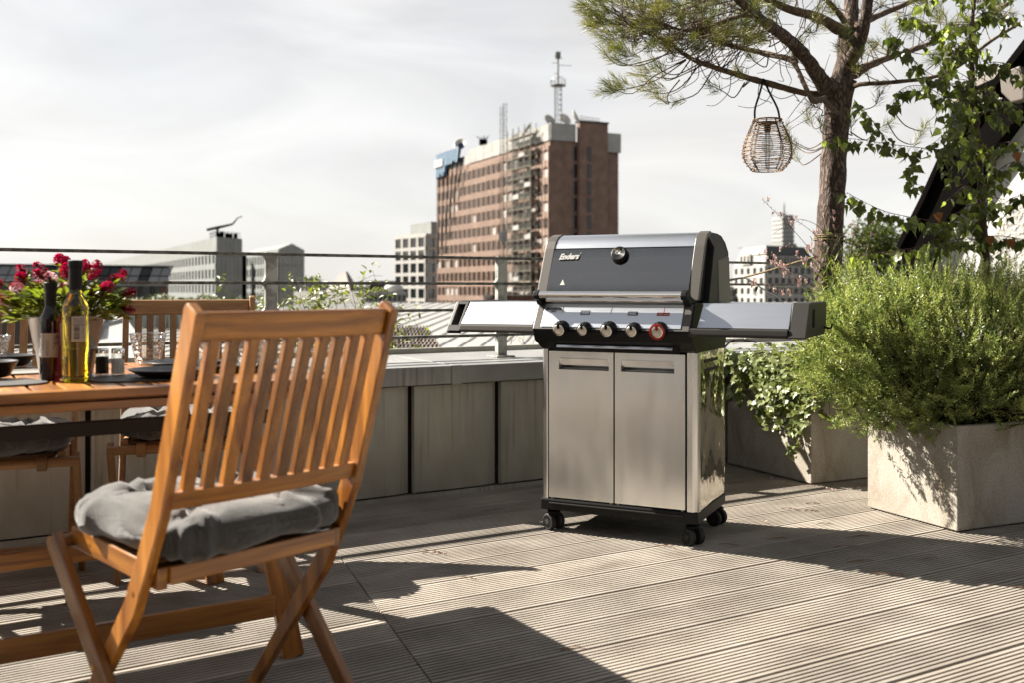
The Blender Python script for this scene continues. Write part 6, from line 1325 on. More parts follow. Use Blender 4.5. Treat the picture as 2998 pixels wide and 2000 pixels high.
def core(b, poly, z0, z1, m, tops=None, name='wall'):
    o0 = Vector(b.location); v, f = prism_xy([Vector(p) - Vector((o0.x, o0.y, 0)) for p in poly], z0, z1, tops); return MB().add(v, f, (0, 0, 1)).build(name, m, b)
ZG = -16
# --- brown high-rise
cB = gp(1610, 190); lB = gp(1283, 244); u_ = (lB - cB).normalized(); rdir = Vector((-u_.y, u_.x, 0)); rdir = rdir if rdir.x > 0 else -rdir; rB = cB + rdir * 15.2
tower = thing('office_tower', 'tall red-brown office tower with rows of windows and a scaffold at its corner', 'building', (cB.x, cB.y, 0))
to = Vector(tower.location); ZB = zt(408.7, 190)
core(tower, [cB, rB, rB + (lB - cB), lB], ZG, ZB, M['browntile'])
rows = 13; fz1 = ZB - 1.1
facade(tower, lB, cB, fz1 - rows * 3.27, fz1, 22, rows, .64, .60, .28, M['browntile2'], True, .17)
# vertical fins between the windows of each storey
mb = MB(); nL = (cB - lB); 
fn = Vector((nL.y, -nL.x, 0)).normalized(); fn = fn if fn.dot(-cB) > 0 else -fn; dl = nL.normalized()
for c in range(45):
    q = lB + nL * (c / 44.0) + fn * .28 - to; mb.hexa([(q.x - dl.x * .06, q.y - dl.y * .06, ZG), (q.x + dl.x * .06, q.y + dl.y * .06, ZG), (q.x + dl.x * .06 + fn.x * .1, q.y + dl.y * .06 + fn.y * .1, ZG), (q.x - dl.x * .06 + fn.x * .1, q.y - dl.y * .06 + fn.y * .1, ZG),
        (q.x - dl.x * .06, q.y - dl.y * .06, fz1), (q.x + dl.x * .06, q.y + dl.y * .06, fz1), (q.x + dl.x * .06 + fn.x * .1, q.y + dl.y * .06 + fn.y * .1, fz1), (q.x - dl.x * .06 + fn.x * .1, q.y - dl.y * .06 + fn.y * .1, fz1)])
mb.build('facade_fin', mat('tan_fin', (0.30, 0.17, 0.12), 0.8), tower, kind='stuff')
def strip(name, A, B, z0, z1, off, th, m, par=None):
    A, B = Vector(A), Vector(B); d = (B - A).normalized(); nn = Vector((d.y, -d.x, 0)); nn = nn if nn.dot(-A) > 0 else -nn; q = [p + nn * o - to for p, o in ((A, off), (B, off), (B, off + th), (A, off + th))]
    return MB().hexa([(*p.xy, z0) for p in q] + [(*p.xy, z1) for p in q], (0, 0, 1)).build(name, m, par or tower)
ZP = zt(357.6, 190)
fa = lambda t: lB + (cB - lB) * t
for k in range(9): strip('parapet_sheet', fa(.33 + .67 * k / 9), fa(.33 + .67 * (k + .97) / 9), ZB, ZP - .25 + .1 * (k % 2), -.3, .5, M['foil'])
strip('parapet_back', fa(0), fa(.33), ZB, ZB + 2.2, -.6, .3, M['foil'])
ra = lambda t: cB + (rB - cB) * t
strip('parapet_sheet', ra(0.0), ra(.36), ZB, ZP, -.3, .6, M['foil']); strip('parapet_sheet', ra(.80), ra(1.02), ZB - 1.6, ZP - 1.2, -.3, .8, M['foil'])
strip('stair_shaft', ra(.385), ra(.80), ZG, zt(362, 194), 0, 1.1, M['browntile']); strip('stair_cap', ra(.375), ra(.81), zt(362, 194), zt(357, 194), -.5, 1.8, M['darkroof'])
for i in range(12):
    zz = ZB - 1 - i * 3.3
    strip('shaft_window', ra(.335), ra(.38), zz - 2.6, zz, .02, .1, M['winglass']); strip('shaft_window', ra(.50), ra(.55), zz - 2.6, zz, 1.12, .1, M['winglass'])
# roof structures: dishes, antenna mast, railing
def lattice(par, base, w, h, nseg, r, name, m, ori=None):
    mb = MB(); c = [(-w / 2, -w / 2), (w / 2, -w / 2), (w / 2, w / 2), (-w / 2, w / 2)]
    for x, y in c: mb.tube([base + Vector((x, y, 0)), base + Vector((x, y, h))], r, 4)
    for i in range(nseg):
        z0_, z1_ = h * i / nseg, h * (i + 1) / nseg
        for k in range(4):
            a, b_ = c[k], c[(k + 1) % 4]
            mb.tube([base + Vector((*a, z0_)), base + Vector((*b_, z1_))], r * .7, 4); mb.tube([base + Vector((*a, z1_)), base + Vector((*b_, z1_))], r * .7, 4)
    return mb.build(name, m, par)
mastb = gp(1634, 196) + Vector((0, 0, ZP - .5)) - to
lattice(tower, mastb, 1.3, 9.0, 9, .07, 'antenna_mast', M['scaff'])
mb = MB(); zt0 = mastb.z + 9.0; mb.tube([mastb + Vector((0, 0, 9.0)), mastb + Vector((0, 0, 15.2))], .16, 6); mb.lathe([(0, 0), (1.5, 0), (1.5, .15), (0, .15)], 12, (mastb.x, mastb.y, zt0 - .3)); mb.tube([(mastb.x + 1.5 * math.cos(a), mastb.y + 1.5 * math.sin(a), zt0 + .9) for a in [k * .5236 for k in range(13)]], .05, 4)
for k in range(12): a = k * .5236; mb.tube([(mastb.x + 1.5 * math.cos(a), mastb.y + 1.5 * math.sin(a), zt0 - .2), (mastb.x + 1.5 * math.cos(a), mastb.y + 1.5 * math.sin(a), zt0 + .9)], .04, 4)
for z, dx in ((3.8, 2.6), (4.3, -1.2), (5.2, .9), (5.6, -.8), (1.6, .9), (2.2, -.9)): mb.tube([(mastb.x, mastb.y, zt0 + z), (mastb.x + dx, mastb.y - .3, zt0 + z - .15)], .06, 4)
mb.box(mastb.x - .5, mastb.x + .5, mastb.y - .3, mastb.y + .3, zt0 + 5.1, zt0 + 6.4); mb.build('antenna_head', M['scaff'], tower)
for k, (a, b_, Y, r) in enumerate([(1651, 352, 197, 1.25), (1679, 343, 197, 1.55), (1605, 354, 197, 1.2), (1350, 424, 232, 1.6)]):
    c = W(a, b_, Y) - to; o_ = MB().lathe([(r * .05, 0), (r * .5, .12 * r), (r * .85, .32 * r), (r, .45 * r), (r * 1.0, .47 * r), (r * .84, .36 * r), (0, .04)], 20).build('satellite_dish', M['white'], tower, smooth=True); o_.location = c; o_.rotation_euler = (R(62), 0, R(35 + 40 * (k == 1) - 60 * (k == 3)))
mb = MB(); A_, B_ = W(1699, 362, 200) - to, W(1755, 370, 203) - to
for i in range(9): q = A_.lerp(B_, i / 8); mb.tube([q, q + Vector((0, 0, 1.6))], .05, 4)
for h in (.6, 1.1, 1.6): mb.tube([A_ + Vector((0, 0, h)), B_ + Vector((0, 0, h))], .05, 4)
mb.build('roof_railing', M['scaff'], tower)
mb = MB(); c = W(1415, 410, 225) - to; mb.box(c.x - .9, c.x + .9, c.y - .8, c.y + .8, c.z - 1, c.z + .2)
for k in range(9): mb.tube([(c.x + rc.uniform(-1, 1), c.y, c.z - .2), (c.x + rc.uniform(-1.8, 1.8), c.y, c.z + rc.uniform(.2, 1.3))], .06, 4)
mb.build('roof_unit', M['darkmetal'], tower)
# blue and white sign at the roof corner
sign = bpy.data.objects.new('roof_sign', None); COL.objects.link(sign); sign.parent = tower
sd_ = (cB - lB).normalized()
def sg(a0, a1, b0, b1, z0, z1, m, name, off=.5):   # parallelogram stripe: a along the facade at bottom, b at top
    A = lB + fn * off - to; q = [A + sd_ * a0, A + sd_ * a1, A + sd_ * b1, A + sd_ * b0]; v = [(q[0].x, q[0].y, z0), (q[1].x, q[1].y, z0), (q[2].x, q[2].y, z1), (q[3].x, q[3].y, z1)]; v2 = [(x + fn.x * .25, y + fn.y * .25, z) for x, y, z in v]
    MB().add(v + v2, [(3, 2, 1, 0), (4, 5, 6, 7), (0, 1, 5, 4), (1, 2, 6, 5), (2, 3, 7, 6), (3, 0, 4, 7)], (0, 0, 1)).build(name, m, sign)
Zs0, Zs1 = zt(508, 242), zt(455, 242)
sg(0, 14.5, 0, 16.0, Zs0 + 1.6, Zs1 + .4, M['blue'], 'sign_back', .35)
sg(0, 6.5, 0, 7, Zs0 - .9, Zs0 + 1.6, M['blue'], 'sign_back', .35)
for k in range(9):
    a = .1 + k * 1.65
    sg(a, a + .95, a + 1.0, a + 1.95, Zs0 + (1.5 if k > 3 else -.8), Zs1 + .2, M['blue2'], 'sign_stripe', .62)
sg(.2, 5.6, .4, 5.9, Zs0 + 1.5, Zs0 + 3.3, M['white'], 'sign_board', .9)
for k in range(6): sg(2.2 + k * 2.6, 2.4 + k * 2.6, 3.5 + k * 2.9, 3.7 + k * 2.9, Zs0 - 22 + k * 3.5, Zs0 + (0 if k < 3 else 2), M['darkmetal'], 'sign_diagonal', .9)  # dark diagonal bars across the facade below the sign
o_ = MB().lathe([(.75, 0), (.75, .3), (0, .3)], 16, (0, 0, 0), 'y').build('sign_ball', M['blue'], sign); o_.location = (lB + sd_ * 17.0 + fn * .9 - to) + Vector((0, 0, Zs1 + .5))
# scaffold
scf = thing('scaffolding', 'pale scaffolding and hoist masts climbing the corner of the brown office tower', 'scaffolding', (cB.x, cB.y, 0))
s0_, s1_ = .715, .925; Ls = (cB - lB).length
def SP(t, off, z): p_ = lB + (cB - lB) * t + fn * off - to; return Vector((p_.x, p_.y, z))
lev = [ZG + 2.05 * k for k in range(int((ZP - ZG) / 2.05) + 1)]
for t in [s0_ + .03 + (s1_ - s0_ - .03) * k / 4 for k in range(5)]:
    for off in (.7, 1.9): MB().tube([SP(t, off, ZG), SP(t, off, ZP + .6)], .09, 5).build('standard', M['scaff'], scf)
tcols = [s0_ + .03 + (s1_ - s0_ - .03) * k / 4 for k in range(5)]
for i, z in enumerate(lev):
    if z < -3: continue
    a, b_ = SP(tcols[0], .7, z), SP(tcols[-1], .7, z); c, d = SP(tcols[-1], 1.9, z), SP(tcols[0], 1.9, z)
    MB().hexa([a, b_, c, d, a + Vector((0, 0, .12)), b_ + Vector((0, 0, .12)), c + Vector((0, 0, .12)), d + Vector((0, 0, .12))]).build('platform', M['plank'], scf)
    mb = MB()
    for h in (1.0, .5): mb.tube([d + Vector((0, 0, h)), c + Vector((0, 0, h))], .05, 4)
    k = i % 4; mb.tube([SP(tcols[k], 1.95, z), SP(tcols[k + 1], 1.95, z + 2.05)], .05, 4); mb.build('guard_rail', M['scaff'], scf)
    if i % 2: MB().beam(SP(tcols[2], 1.3, z), SP(tcols[3] + .02, 1.3, z + 2.05), .6, .08, (fn.x, fn.y, 0)).build('stair', M['plank'], scf)
    if rc.random() < .5: 
        q = rc.choice(tcols[:4]); MB().add([SP(q, 2.0, z + .1), SP(q + .045, 2.0, z + .1), SP(q + .045, 2.0, z + .1 + rc.uniform(.6, 1.2)), SP(q, 2.0, z + .9)], [(0, 1, 2, 3)]).build('debris_sheet', M['foil'], scf)
for px_, top_ in ((1508, 312), (1525, 305)):
    t = .70 if px_ == 1508 else .725; b0 = SP(t, 1.9, ZG); lattice(scf, b0, .75, zt(top_, 205) - ZG, 34, .05, 'hoist_mast', M['scaff'])
MB().box(*[f(v) for v in ((SP(.712, 1.9, 0).x,), ) for f in (lambda a: a[0] - .9, lambda a: a[0] + .9)], SP(.712, 1.9, 0).y - .8, SP(.712, 1.9, 0).y + .8, zt(706, 205), zt(690, 205) + 1.0).build('hoist_cage', M['white'], scf)

def simple_building(name, label, pxL, YL, pxC, YC, pxR, YR, topy, m, cols=0, rows=0, wf=.6, hf=.6, rcols=0, right=None, single=True, proud=.3, blind=.05, z0=ZG, rh=None, wallm2=None, cat='building', topcap=None, pane=None, extra_top=0):
    C_, L_, R_ = gp(pxC, YC), gp(pxL, YL), gp(pxR, YR); z1 = zt(topy, YC)
    b = thing(name, label, cat, (C_.x, C_.y, 0)); core(b, [C_, R_, R_ + (L_ - C_), L_], z0, z1, m)
    if cols: facade(b, L_, C_, (z1 - extra_top) - rows * rh if rh else z0, z1 - extra_top, cols, rows, wf, hf, proud, wallm2 or m, single, blind, pane=pane)
    if rcols: facade(b, C_, R_, (z1 - extra_top) - rows * rh if rh else z0, z1 - extra_top, rcols, rows, wf if right is None else right, hf, proud, wallm2 or m, single, blind, pane=pane)
    return b, C_, L_, R_, z1
# --- white gridded office beside it
b2, C_, L_, R_, z1 = simple_building('office_block', 'white office block with a grid of tall dark windows left of the tower', 1158, 272, 1248, 258, 1292, 268, 681, M['render'], 4, 7, .74, .74, 2, .86, proud=.35, blind=0.0, rh=3.35, extra_top=.6)
core(b2, [gp(1262, 262), gp(1300, 268), gp(1262, 285), gp(1202, 276)], z1, z1 + 3.3, M['palegrey'], name='plant_room')
# --- long light grey building with the set-back ends
b3, C_, L_, R_, z1 = simple_building('long_office_building', 'long pale grey office building receding left, ribbed with narrow windows', 306, 440, 634, 220, 708, 229, 692, M['palegrey'], 58, 4, .5, .62, 0, single=False, rh=3.3, proud=.3, extra_top=3.2)
for k in range(6):
    a, b_ = C_.lerp(R_, k / 6), C_.lerp(R_, (k + .95) / 6); n_ = Vector(((R_ - C_).y, -(R_ - C_).x, 0)).normalized(); n_ = n_ if n_.dot(-C_) > 0 else -n_
    for q in range(5): 
        z = z1 - q * 4.0 - .15; v = [a - C_, b_ - C_, b_ - C_ + n_ * .15, a - C_ + n_ * .15]; MB().hexa([(p_.x, p_.y, z - 3.8) for p_ in v] + [(p_.x, p_.y, z) for p_ in v], (0, 0, 1)).build('cladding_panel', M['greypanel'], b3)
mb = MB(); e1 = (R_ - C_).normalized(); e2 = (L_ - C_).normalized(); rp3 = lambda u, v, h: e1 * u + e2 * v + Vector((0, 0, z1 + h))
for k in range(7): p_ = rp3(1 + k * 1.1, 1.5 + (k % 3), 0); mb.box(p_.x - .35, p_.x + .35, p_.y - .4, p_.y + .4, z1 - .1, z1 + rc.uniform(.6, 1.5))
for k in range(10): mb.tube([rp3(.4 + k * .95, .4, -.1), rp3(.4 + k * .95, .4, 1.3)], .06, 4)
mb.tube([rp3(.4, .4, 1.3), rp3(9, .4, 1.3)], .06, 4); mb.tube([rp3(.4, .4, 1.3), rp3(.4, 9, 1.3)], .06, 4)
for k in range(7): mb.tube([rp3(.4, .4 + k * 1.4, -.1), rp3(.4, .4 + k * 1.4, 1.3)], .06, 4)
q = rp3(2, 5, 0); mb.tube([(q.x, q.y, z1), (q.x, q.y, z1 + 2.4)], .3, 6); mb.tube([(q.x - 2.4, q.y, z1 + 1.9), (q.x, q.y, z1 + 2.4), (q.x + 3.4, q.y, z1 + 3.2), (q.x + 4.6, q.y, z1 + 4.6), (q.x + 5.6, q.y, z1 + 5.0)], [.3, .35, .22, .12, .1], 6)
mb.build('roof_crane', M['darkmetal'], b3)
# --- second volume
b4, C_, L_, R_, z1 = simple_building('gabled_office_wing', 'pale grey wing with a shallow gabled end panel behind the railing post', 717, 300, 815, 262, 890, 272, 727, M['palegrey'], 12, 4, .5, .66, 0, single=True, rh=3.4, proud=.3, extra_top=.9)
mid_ = (C_ + R_) / 2; n_ = (R_ - C_).cross(Vector((0, 0, 1))).normalized(); n_ = n_ if n_.dot(-C_) > 0 else -n_
for k in range(6):
    t0, t1 = k / 6, (k + .96) / 6; a, b_ = C_.lerp(R_, t0) - C_, C_.lerp(R_, t1) - C_; pk = lambda t: z1 + 1.6 * (1 - abs(t - .5) / .5); v = [a, b_, b_ + n_ * .2, a + n_ * .2]
    for (zA, zB_) in ((None, z1 - 4.2), (z1 - 4.4, z1 - 11), (z1 - 11.2, -8)):
        tops = [pk(t0), pk(t1), pk(t1), pk(t0)] if zA is None else [zA] * 4; MB().hexa([(p_.x, p_.y, zB_) for p_ in v] + [(p_.x, p_.y, z_) for p_, z_ in zip(v, tops)], (0, 0, 1)).build('cladding_panel', M['greypanel'], b4)
lt = (L_ - C_); MB().add([Vector((0, 0, z1)), R_ - C_ + Vector((0, 0, z1)), mid_ - C_ + Vector((0, 0, z1 + 1.6)), lt + Vector((0, 0, z1)), lt + R_ - C_ + Vector((0, 0, z1)), lt + mid_ - C_ + Vector((0, 0, z1 + 1.6))], [(0, 1, 2), (3, 5, 4), (0, 2, 5, 3), (1, 4, 5, 2)]).build('roof', M['palegrey'], b4)
b5, C5, L5, R5, z5 = simple_building('small_gabled_block', 'small pale grey block with a pitched top right of the gabled wing', 893, 300, 898, 298, 940, 304, 818, M['greypanel'])
MB().add([(0, 0, z5), (R5.x - C5.x, R5.y - C5.y, z5), ((R5.x - C5.x) * .35, (R5.y - C5.y) * .35, z5 + 1.2), (0, 12, z5), (R5.x - C5.x, 12, z5)], [(0, 1, 2), (0, 2, 3), (1, 4, 2), (2, 4, 3)]).build('roof', M['greypanel'], b5)
dk, *_ = simple_building('dark_gap_block', 'dark narrow block filling the gap between the two pale grey buildings', 690, 290, 705, 288, 722, 290, 745, M['darkmetal'])  # narrow dark block fills the dark gap between the two buildings
# --- dark low building at the far left
b6 = thing('glazed_row_building', 'low dark building with a slanted band of square glass panes, behind the flowers', 'building', (*gp(250, 88).xy, 0)); o6 = Vector(b6.location)
A6, B6 = gp(-60, 84), gp(490, 92); zc, ze = zt(778, 88), zt(832, 88)
core(b6, [A6, B6, B6 * 1.14, A6 * 1.14], ZG, ze, mat('dark_facade', (.07, .065, .06), .6, col2=(.11, .10, .09), nscale=.8))
back = Vector((0, 1.6, 0)); core(b6, [A6 + back, B6 + back - Vector((.4, 0, 0)), B6 * 1.135, A6 * 1.14], ze, zc, M['darkmetal'], name='upper_storey')
npn = 17; glp = mat('sky_toned_pane', (.36, .37, .38), .25, objvar=.12); gld = M['winglass']  # bright sky reflection is put into the pale pane colour
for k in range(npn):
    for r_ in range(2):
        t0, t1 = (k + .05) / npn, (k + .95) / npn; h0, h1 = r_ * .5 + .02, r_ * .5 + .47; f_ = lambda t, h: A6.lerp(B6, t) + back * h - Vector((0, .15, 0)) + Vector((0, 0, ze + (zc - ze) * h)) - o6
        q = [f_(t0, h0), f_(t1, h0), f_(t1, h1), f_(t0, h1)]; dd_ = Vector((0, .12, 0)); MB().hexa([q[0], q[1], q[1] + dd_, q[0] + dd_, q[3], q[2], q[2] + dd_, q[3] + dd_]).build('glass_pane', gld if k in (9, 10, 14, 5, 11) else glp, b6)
for k in range(14):
    p_ = A6.lerp(B6, (k + .6) / 14.5) - o6; z = zt(856, 88); MB().box(p_.x - .55, p_.x + .55, p_.y - .12, p_.y + .05, z - .6, z + .6).build('window', M['winglass'], b6)
for t in (.03, .27, .52, .785, .985):
    p_ = A6.lerp(B6, t) - o6; MB().box(p_.x - .28, p_.x + .28, p_.y - .5, p_.y + .1, ZG, ze - .2).build('column', mat('terracotta_column', (.22, .11, .08), .8), b6)
q = [A6 - o6 + Vector((0, -.3, 0)), B6 - o6 + Vector((0, -.3, 0))]; MB().beam(q[0] + Vector((0, 0, ze - .05)), q[1] + Vector((0, 0, ze - .05)), .35, .16, (0, 1, 0)).build('gutter', M['scaff'], b6)
MB().beam(A6 - o6 + back + Vector((0, 0, zc + .08)), B6 - o6 + back + Vector((0, 0, zc + .08)), .5, .16, (0, 1, 0)).build('roof_trim', M['darkroof'], b6)
# --- pyramid roof
b7 = thing('pyramid_roof_house', 'house with a steep brown pyramid roof cut flat at the top', 'building', (*gp(1000, 120).xy, 0)); o7 = Vector(b7.location)
a_, b_, c_, d_ = gp(940, 120) - o7, gp(1030, 116) - o7, gp(1062, 124) - o7, gp(975, 128) - o7; zb = zt(868, 120); ap = [gp(999, 121) - o7, gp(1012, 120.5) - o7, gp(1018, 122) - o7, gp(1004, 122.5) - o7]; zp = zt(794, 121)
vv = [(*p_.xy, zb) for p_ in (a_, b_, c_, d_)] + [(*p_.xy, zp) for p_ in ap]; MB().add(vv, [(4, 5, 6, 7), (0, 1, 5, 4), (1, 2, 6, 5), (2, 3, 7, 6), (3, 0, 4, 7)]).build('roof', mat('brown_slate', (.16, .13, .11), .7, col2=(.22, .18, .15), nscale=2), b7)
core(b7, [p_ + o7 for p_ in (a_, b_, c_, d_)], ZG, zb, M['render'])
b8, *_ = simple_building('flat_roof_building', 'low building with a dark flat roof edge left of the white office block', 1070, 132, 1081, 128, 1170, 130, 821, M['darkroof'])
b8b, C_, L_, R_, z1 = simple_building('white_roof_hall', 'low whitish hall with a row of small openings in front of the dark flat roof', 860, 112, 1065, 104, 1190, 106, 852, M['render'], 0, 0)
for k in range(9): 
    p_ = C_.lerp(R_, (k + .5) / 9) - C_; MB().box(p_.x - .15, p_.x + .15, p_.y - .1, p_.y + .1, z1 - 1.0, z1 - .4).build('window', M['winglass'], b8b)
MB().lathe([(0, 0), (1.1, 0), (1.0, .5), (.6, .85), (0, .95)], 16, (R_.x - C_.x - 1.6, R_.y - C_.y + 2, z1)).build('roof_dome', M['white'], b8b, smooth=True)
# --- white standing-seam roof below the railing
rf = thing('white_metal_roof', 'broad white standing-seam roof below the railing, behind the grill', 'roof', (*gp(1500, 40).xy, 0)); orf = Vector(rf.location)
def RP(px, Y): 
    z = -0.9 + (Y - 25) * (1.05 / 35); p_ = gp(px, Y); return Vector((p_.x, p_.y, z)) - orf
xL = -15.0; xR = 22.0; nr = 60
for k in range(nr):
    x0 = xL + (xR - xL) * k / nr; x1 = x0 + (xR - xL) / nr * .985; sh_ = 3.0
    v = [Vector((x0, 24, -.93)), Vector((x1, 24, -.93)), Vector((x1 + sh_, 60, .15)), Vector((x0 + sh_, 60, .15))]; v = [p_ - Vector((orf.x, orf.y, 0)) for p_ in v]; dz = Vector((0, 0, -.05))
    MB().hexa([p_ + dz for p_ in v] + v, (0, 1, 0)).build('roof_sheet', M['roofmetal'], rf)
    MB().beam(v[0] + Vector((0, 0, .025)), v[3] + Vector((0, 0, .025)), .04, .05, (1, 0, 0)).build('seam', M['roofmetal'], rf)
core(rf, [Vector((xL, 24.2, 0)), Vector((xR, 24.2, 0)), Vector((xR + 3, 60, 0)), Vector((xL + 3, 60, 0))], ZG, -1.2, M['render'])
# --- small tiled roof
tr_ = thing('tiled_roof', 'small weathered roof of brown pantiles beside the shrub twigs', 'roof', tuple(W(1225, 1020, 11)))
ot = Vector(tr_.location); A_, B_, C2_, D_ = W(1120, 1045, 10.5) - ot, W(1300, 1045, 10.5) - ot, W(1249, 964, 13) - ot, W(1130, 962, 13) - ot
tl = MB().add([(-.09, -.16, 0), (.09, -.16, 0), (.09, .16, .0), (-.09, .16, 0), (-.03, -.16, .03), (.05, -.16, .04), (.05, .16, .04), (-.03, .16, .03)], [(0, 4, 7, 3), (4, 5, 6, 7), (5, 1, 2, 6), (0, 1, 5, 4)]).mesh('tile', M['tile'])
MB().add([A_, B_, C2_, D_], [(0, 1, 2, 3)]).build('roof_deck', M['tile'], tr_); nR_, nC_ = 9, 14
ux = (B_ - A_).normalized(); uy = ((D_ + C2_) / 2 - (A_ + B_) / 2).normalized(); uz = ux.cross(uy).normalized(); qq = Matrix((ux, uy, uz)).transposed().to_quaternion()
for i in range(nR_):
    for j in range(nC_):
        u0 = (j + .5) / nC_; vv_ = (i + .5) / nR_; p_ = A_.lerp(B_, u0).lerp(D_.lerp(C2_, u0), vv_); inst('tile', tl, tr_, p_ + uz * (.02 + .004 * rc.random()), qq, ((B_ - A_).length * (1 - vv_ * .3) / nC_ / .19, (D_ - A_).length / nR_ / .30, 1))
# --- left: light sheet roofs and grey-green wall behind the table
lr = thing('pale_gable_roof', 'pale sheet-metal gable roof behind the flower pot and tumbler', 'roof', tuple(W(330, 960, 30))); ol = Vector(lr.location)
ridge0, ridge1 = W(300, 893, 33) - ol, W(368, 937, 27) - ol
def quad(name, q, m, par, nst=0):
    if not nst: return MB().add([p_ for p_ in q] + [p_ + Vector((0, .05, -.06)) for p_ in q], [(0, 1, 2, 3), (7, 6, 5, 4), (0, 4, 5, 1), (1, 5, 6, 2), (2, 6, 7, 3), (3, 7, 4, 0)]).build(name, m, par)
    for k in range(nst):
        a, b_ = k / nst, (k + .96) / nst; quad(name, [q[0].lerp(q[1], a), q[0].lerp(q[1], b_), q[3].lerp(q[2], b_), q[3].lerp(q[2], a)], m, par)
quad('roof_sheet', [W(140, 1010, 26) - ol, W(285, 958, 27) - ol, W(330, 900, 33) - ol, W(150, 905, 34) - ol], M['roofmetal'], lr, 7)
quad('roof_sheet', [W(270, 1075, 23) - ol, W(455, 1045, 24) - ol, W(372, 934, 30) - ol, W(284, 958, 29) - ol], M['roofmetal'], lr, 9)
quad('roof_sheet', [W(284, 957, 29.2) - ol, W(372, 933, 30.2) - ol, W(322, 900, 35) - ol, W(262, 935, 34) - ol], M['roofmetal'], lr, 5)
MB().beam(W(280, 960, 28.8) - ol, W(372, 933, 29.8) - ol, .18, .12, (0, 1, 0)).build('ridge_cap', M['zinc'], lr)
core(lr, [gp(120, 27), gp(455, 25.5), gp(440, 34), gp(130, 36)], ZG, -2.2, M['render'])
gw = thing('grey_annex', 'grey-green boxy annex between the pale roof and the far chair', 'building', (*gp(430, 38).xy, 0)); 
core(gw, [gp(376, 38), gp(640, 37), gp(640, 44), gp(380, 44)], ZG, zt(912, 38), M['cladding']); og = Vector(gw.location)
for k in range(9): p_ = gp(376, 37.9).lerp(gp(640, 36.9), (k + .5) / 9) - og; MB().box(p_.x - .17, p_.x + .17, p_.y - .06, p_.y + .02, zt(960, 38), zt(918, 38)).build('cladding_panel', M['palegrey'], gw)
# vegetation strip in front of the far-left building
vb = MB(); 
for k in range(900):
    px_ = rk.uniform(330, 700); Y = rk.uniform(60, 75); c = W(px_, 895 - rk.random() ** 2 * 22 + 8 * math.sin(px_ * .05), Y); lf(vb, c, (rk.uniform(-1, 1), rk.uniform(-1, 1), rk.uniform(-.2, 1)), (0, -.5, 1), rk.uniform(.25, .5), rk.uniform(.15, .3))
tag(vb.build('distant_hedge', M['green']), label='yellow-green treetops along the foot of the distant buildings', kind='stuff')
# --- brick wall stub right of the post
bw = thing('brick_wall', 'dark red brick wall stub beyond the white roof, right of the railing post', 'wall', tuple(W(1520, 885, 62))); ob = Vector(bw.location)
bm_ = MB().box(-.5, .5, -.2, .2, -.14, .14).mesh('brick', M['brick']); MB().box(-2.2, 3.4, .1, .35, -.6, .5).build('mortar', M['render'], bw)
for r_ in range(6):
    for c_ in range(8): inst('brick', bm_, bw, (-1.7 + c_ * .64 + (r_ % 2) * .3, 0, -.45 + r_ * .165), None, (.6, 1, .52))
# --- historic building with mansard roof
bh, C_, L_, R_, z1 = simple_building('historic_office', 'cream stone building with a dark mansard roof between grill and pine trunk', 2150, 322, 2242, 300, 2392, 312, 771, M['render'], 5, 5, .5, .62, 8, .62, single=True, rh=3.1, proud=.4, blind=0.0, extra_top=.5)
oh = Vector((C_.x, C_.y, 0)); tw_ = L_ - C_; rw = R_ - C_; top0 = z1; inn = (tw_ + rw) * .5
zpk = zt(722, 312)
v = [(0, 0, z1), (rw.x, rw.y, z1), (rw.x + tw_.x, rw.y + tw_.y, z1), (tw_.x, tw_.y, z1)]; k_ = .30
q4 = [Vector(v[i]).lerp(Vector((inn.x, inn.y, z1)), k_ if i in (1, 2) else .04) for i in range(4)]; q4 = [(p_.x, p_.y, zpk) for p_ in q4]
MB().add(v + q4, [(0, 1, 5, 4), (4, 5, 6, 7), (1, 2, 6, 5)]).build('roof', M['darkroof'], bh)
lw = Vector(v[3]).lerp(Vector(v[0]), .28); MB().add([v[0], q4[0], (lw.x, lw.y, zpk - .1), v[3]], [(0, 1, 2, 3)]).build('roof_light_side', M['roofmetal'], bh)
facade(bh, C_ + rw * .2 + Vector((0, -.3, 0)), C_ + rw * .72 + Vector((0, -.3, 0)), z1, z1 + 2.4, 9, 1, .6, .7, .5, M['render'], True, 0, name='dormer_row')
facade(bh, C_ + tw_ * .75 + Vector((-.3, -.3, 0)), C_ + tw_ * .42 + Vector((-.3, -.3, 0)), z1, z1 + 3.2, 3, 1, .5, .7, .5, M['render'], True, 0, name='dormer_row')
bs, *_ = simple_building('low_side_wing', 'low cream wing at the left foot of the mansard building', 2100, 330, 2118, 320, 2152, 322, 838, M['render'], 0, 0)
facade(bs, gp(2118, 319.8), gp(2152, 321.8), -8, zt(842, 320), 3, 3, .5, .6, .3, M['render'], True, 0)
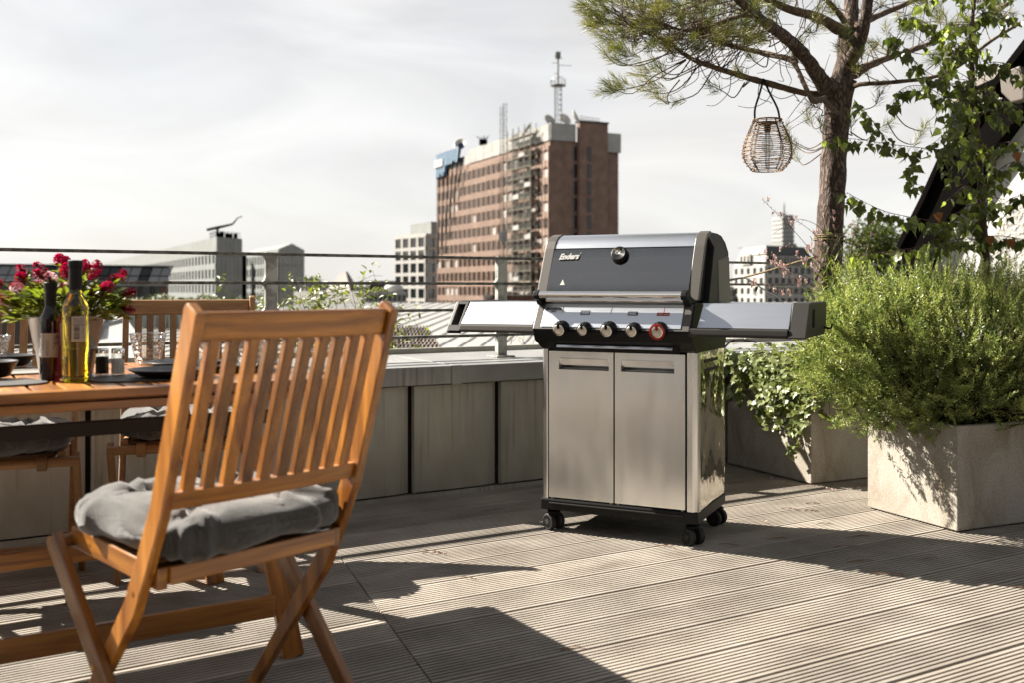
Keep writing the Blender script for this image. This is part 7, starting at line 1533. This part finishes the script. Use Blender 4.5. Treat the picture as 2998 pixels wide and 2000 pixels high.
# --- distant high-rise
b12, C_, L_, R_, z1 = simple_building('distant_skyscraper', 'distant haze-paled glass skyscraper with a thin spire above the mansard roof', 2262, 612, 2292, 600, 2324, 606, 632, mat('hazy_light_facade', (.55, .56, .56), .5), 0, 0)  # distance haze is put into the tower's pale colour
for k in range(32):
    z = z1 - 1 - k * 2.6
    for A_, B_, m_ in ((L_, C_, M['roofmetal']), (C_, R_, M['palegrey'])):  # left bands paler than right, the sun side put into the colour
        d_ = (B_ - A_).normalized(); n2 = Vector((d_.y, -d_.x, 0)); n2 = n2 if n2.dot(-A_) > 0 else -n2; v = [A_ - C_, B_ - C_, B_ - C_ + n2 * .5, A_ - C_ + n2 * .5]; MB().hexa([(p_.x, p_.y, z - 1.1) for p_ in v] + [(p_.x, p_.y, z) for p_ in v], (0, 0, 1)).build('floor_band', m_, b12)
core(b12, [gp(2292, 598), gp(2332, 606), gp(2300, 640), gp(2255, 612)], ZG, zt(711, 600), M['palegrey'], name='podium')
cc_ = gp(2296, 612) - C_; MB().tube([(cc_.x, cc_.y, z1), (cc_.x, cc_.y, zt(592, 610))], [.7, .25], 6).build('spire', M['scaff'], b12); MB().box(cc_.x - 2, cc_.x + 5, cc_.y - 2, cc_.y + 3, z1, z1 + 1.6).build('roof_plant', M['palegrey'], b12)
b13, *_ = simple_building('pale_house', 'pale house with a dark hipped roof glimpsed right of the pine trunk', 2468, 262, 2480, 250, 2530, 252, 800, M['render'], 0, 0); facade(b13, gp(2480, 249.8), gp(2530, 251.8), -6, zt(806, 250), 5, 3, .45, .6, .3, M['render'], True, 0)
z_ = zt(800, 250); w_ = gp(2530, 252) - gp(2480, 250); MB().add([(0, 0, z_), (w_.x, w_.y, z_), (w_.x * .7, 5, z_ + 3.4), (w_.x * .35, 5, z_ + 3.4), (-2, 10, z_)], [(0, 1, 2, 3), (0, 3, 4)]).build('roof', M['darkroof'], b13)
# low filler blocks of the skyline so that nothing ends at an edge
for i, (a, b_, Y, ty, nm) in enumerate([(1900, 2140, 420, 836, 'pale low block right behind the grill lid'), (2520, 2760, 380, 815, 'pale low block beyond the rosemary'), (940, 1075, 340, 838, 'distant pale block under the pyramid roof')]):
    simple_building('distant_block', nm, a - 4, Y + 20, a, Y, b_, Y + 4, ty, M['render'], 0, 4, rcols=12, rh=3.4, hf=.5, wf=.5, extra_top=.8)
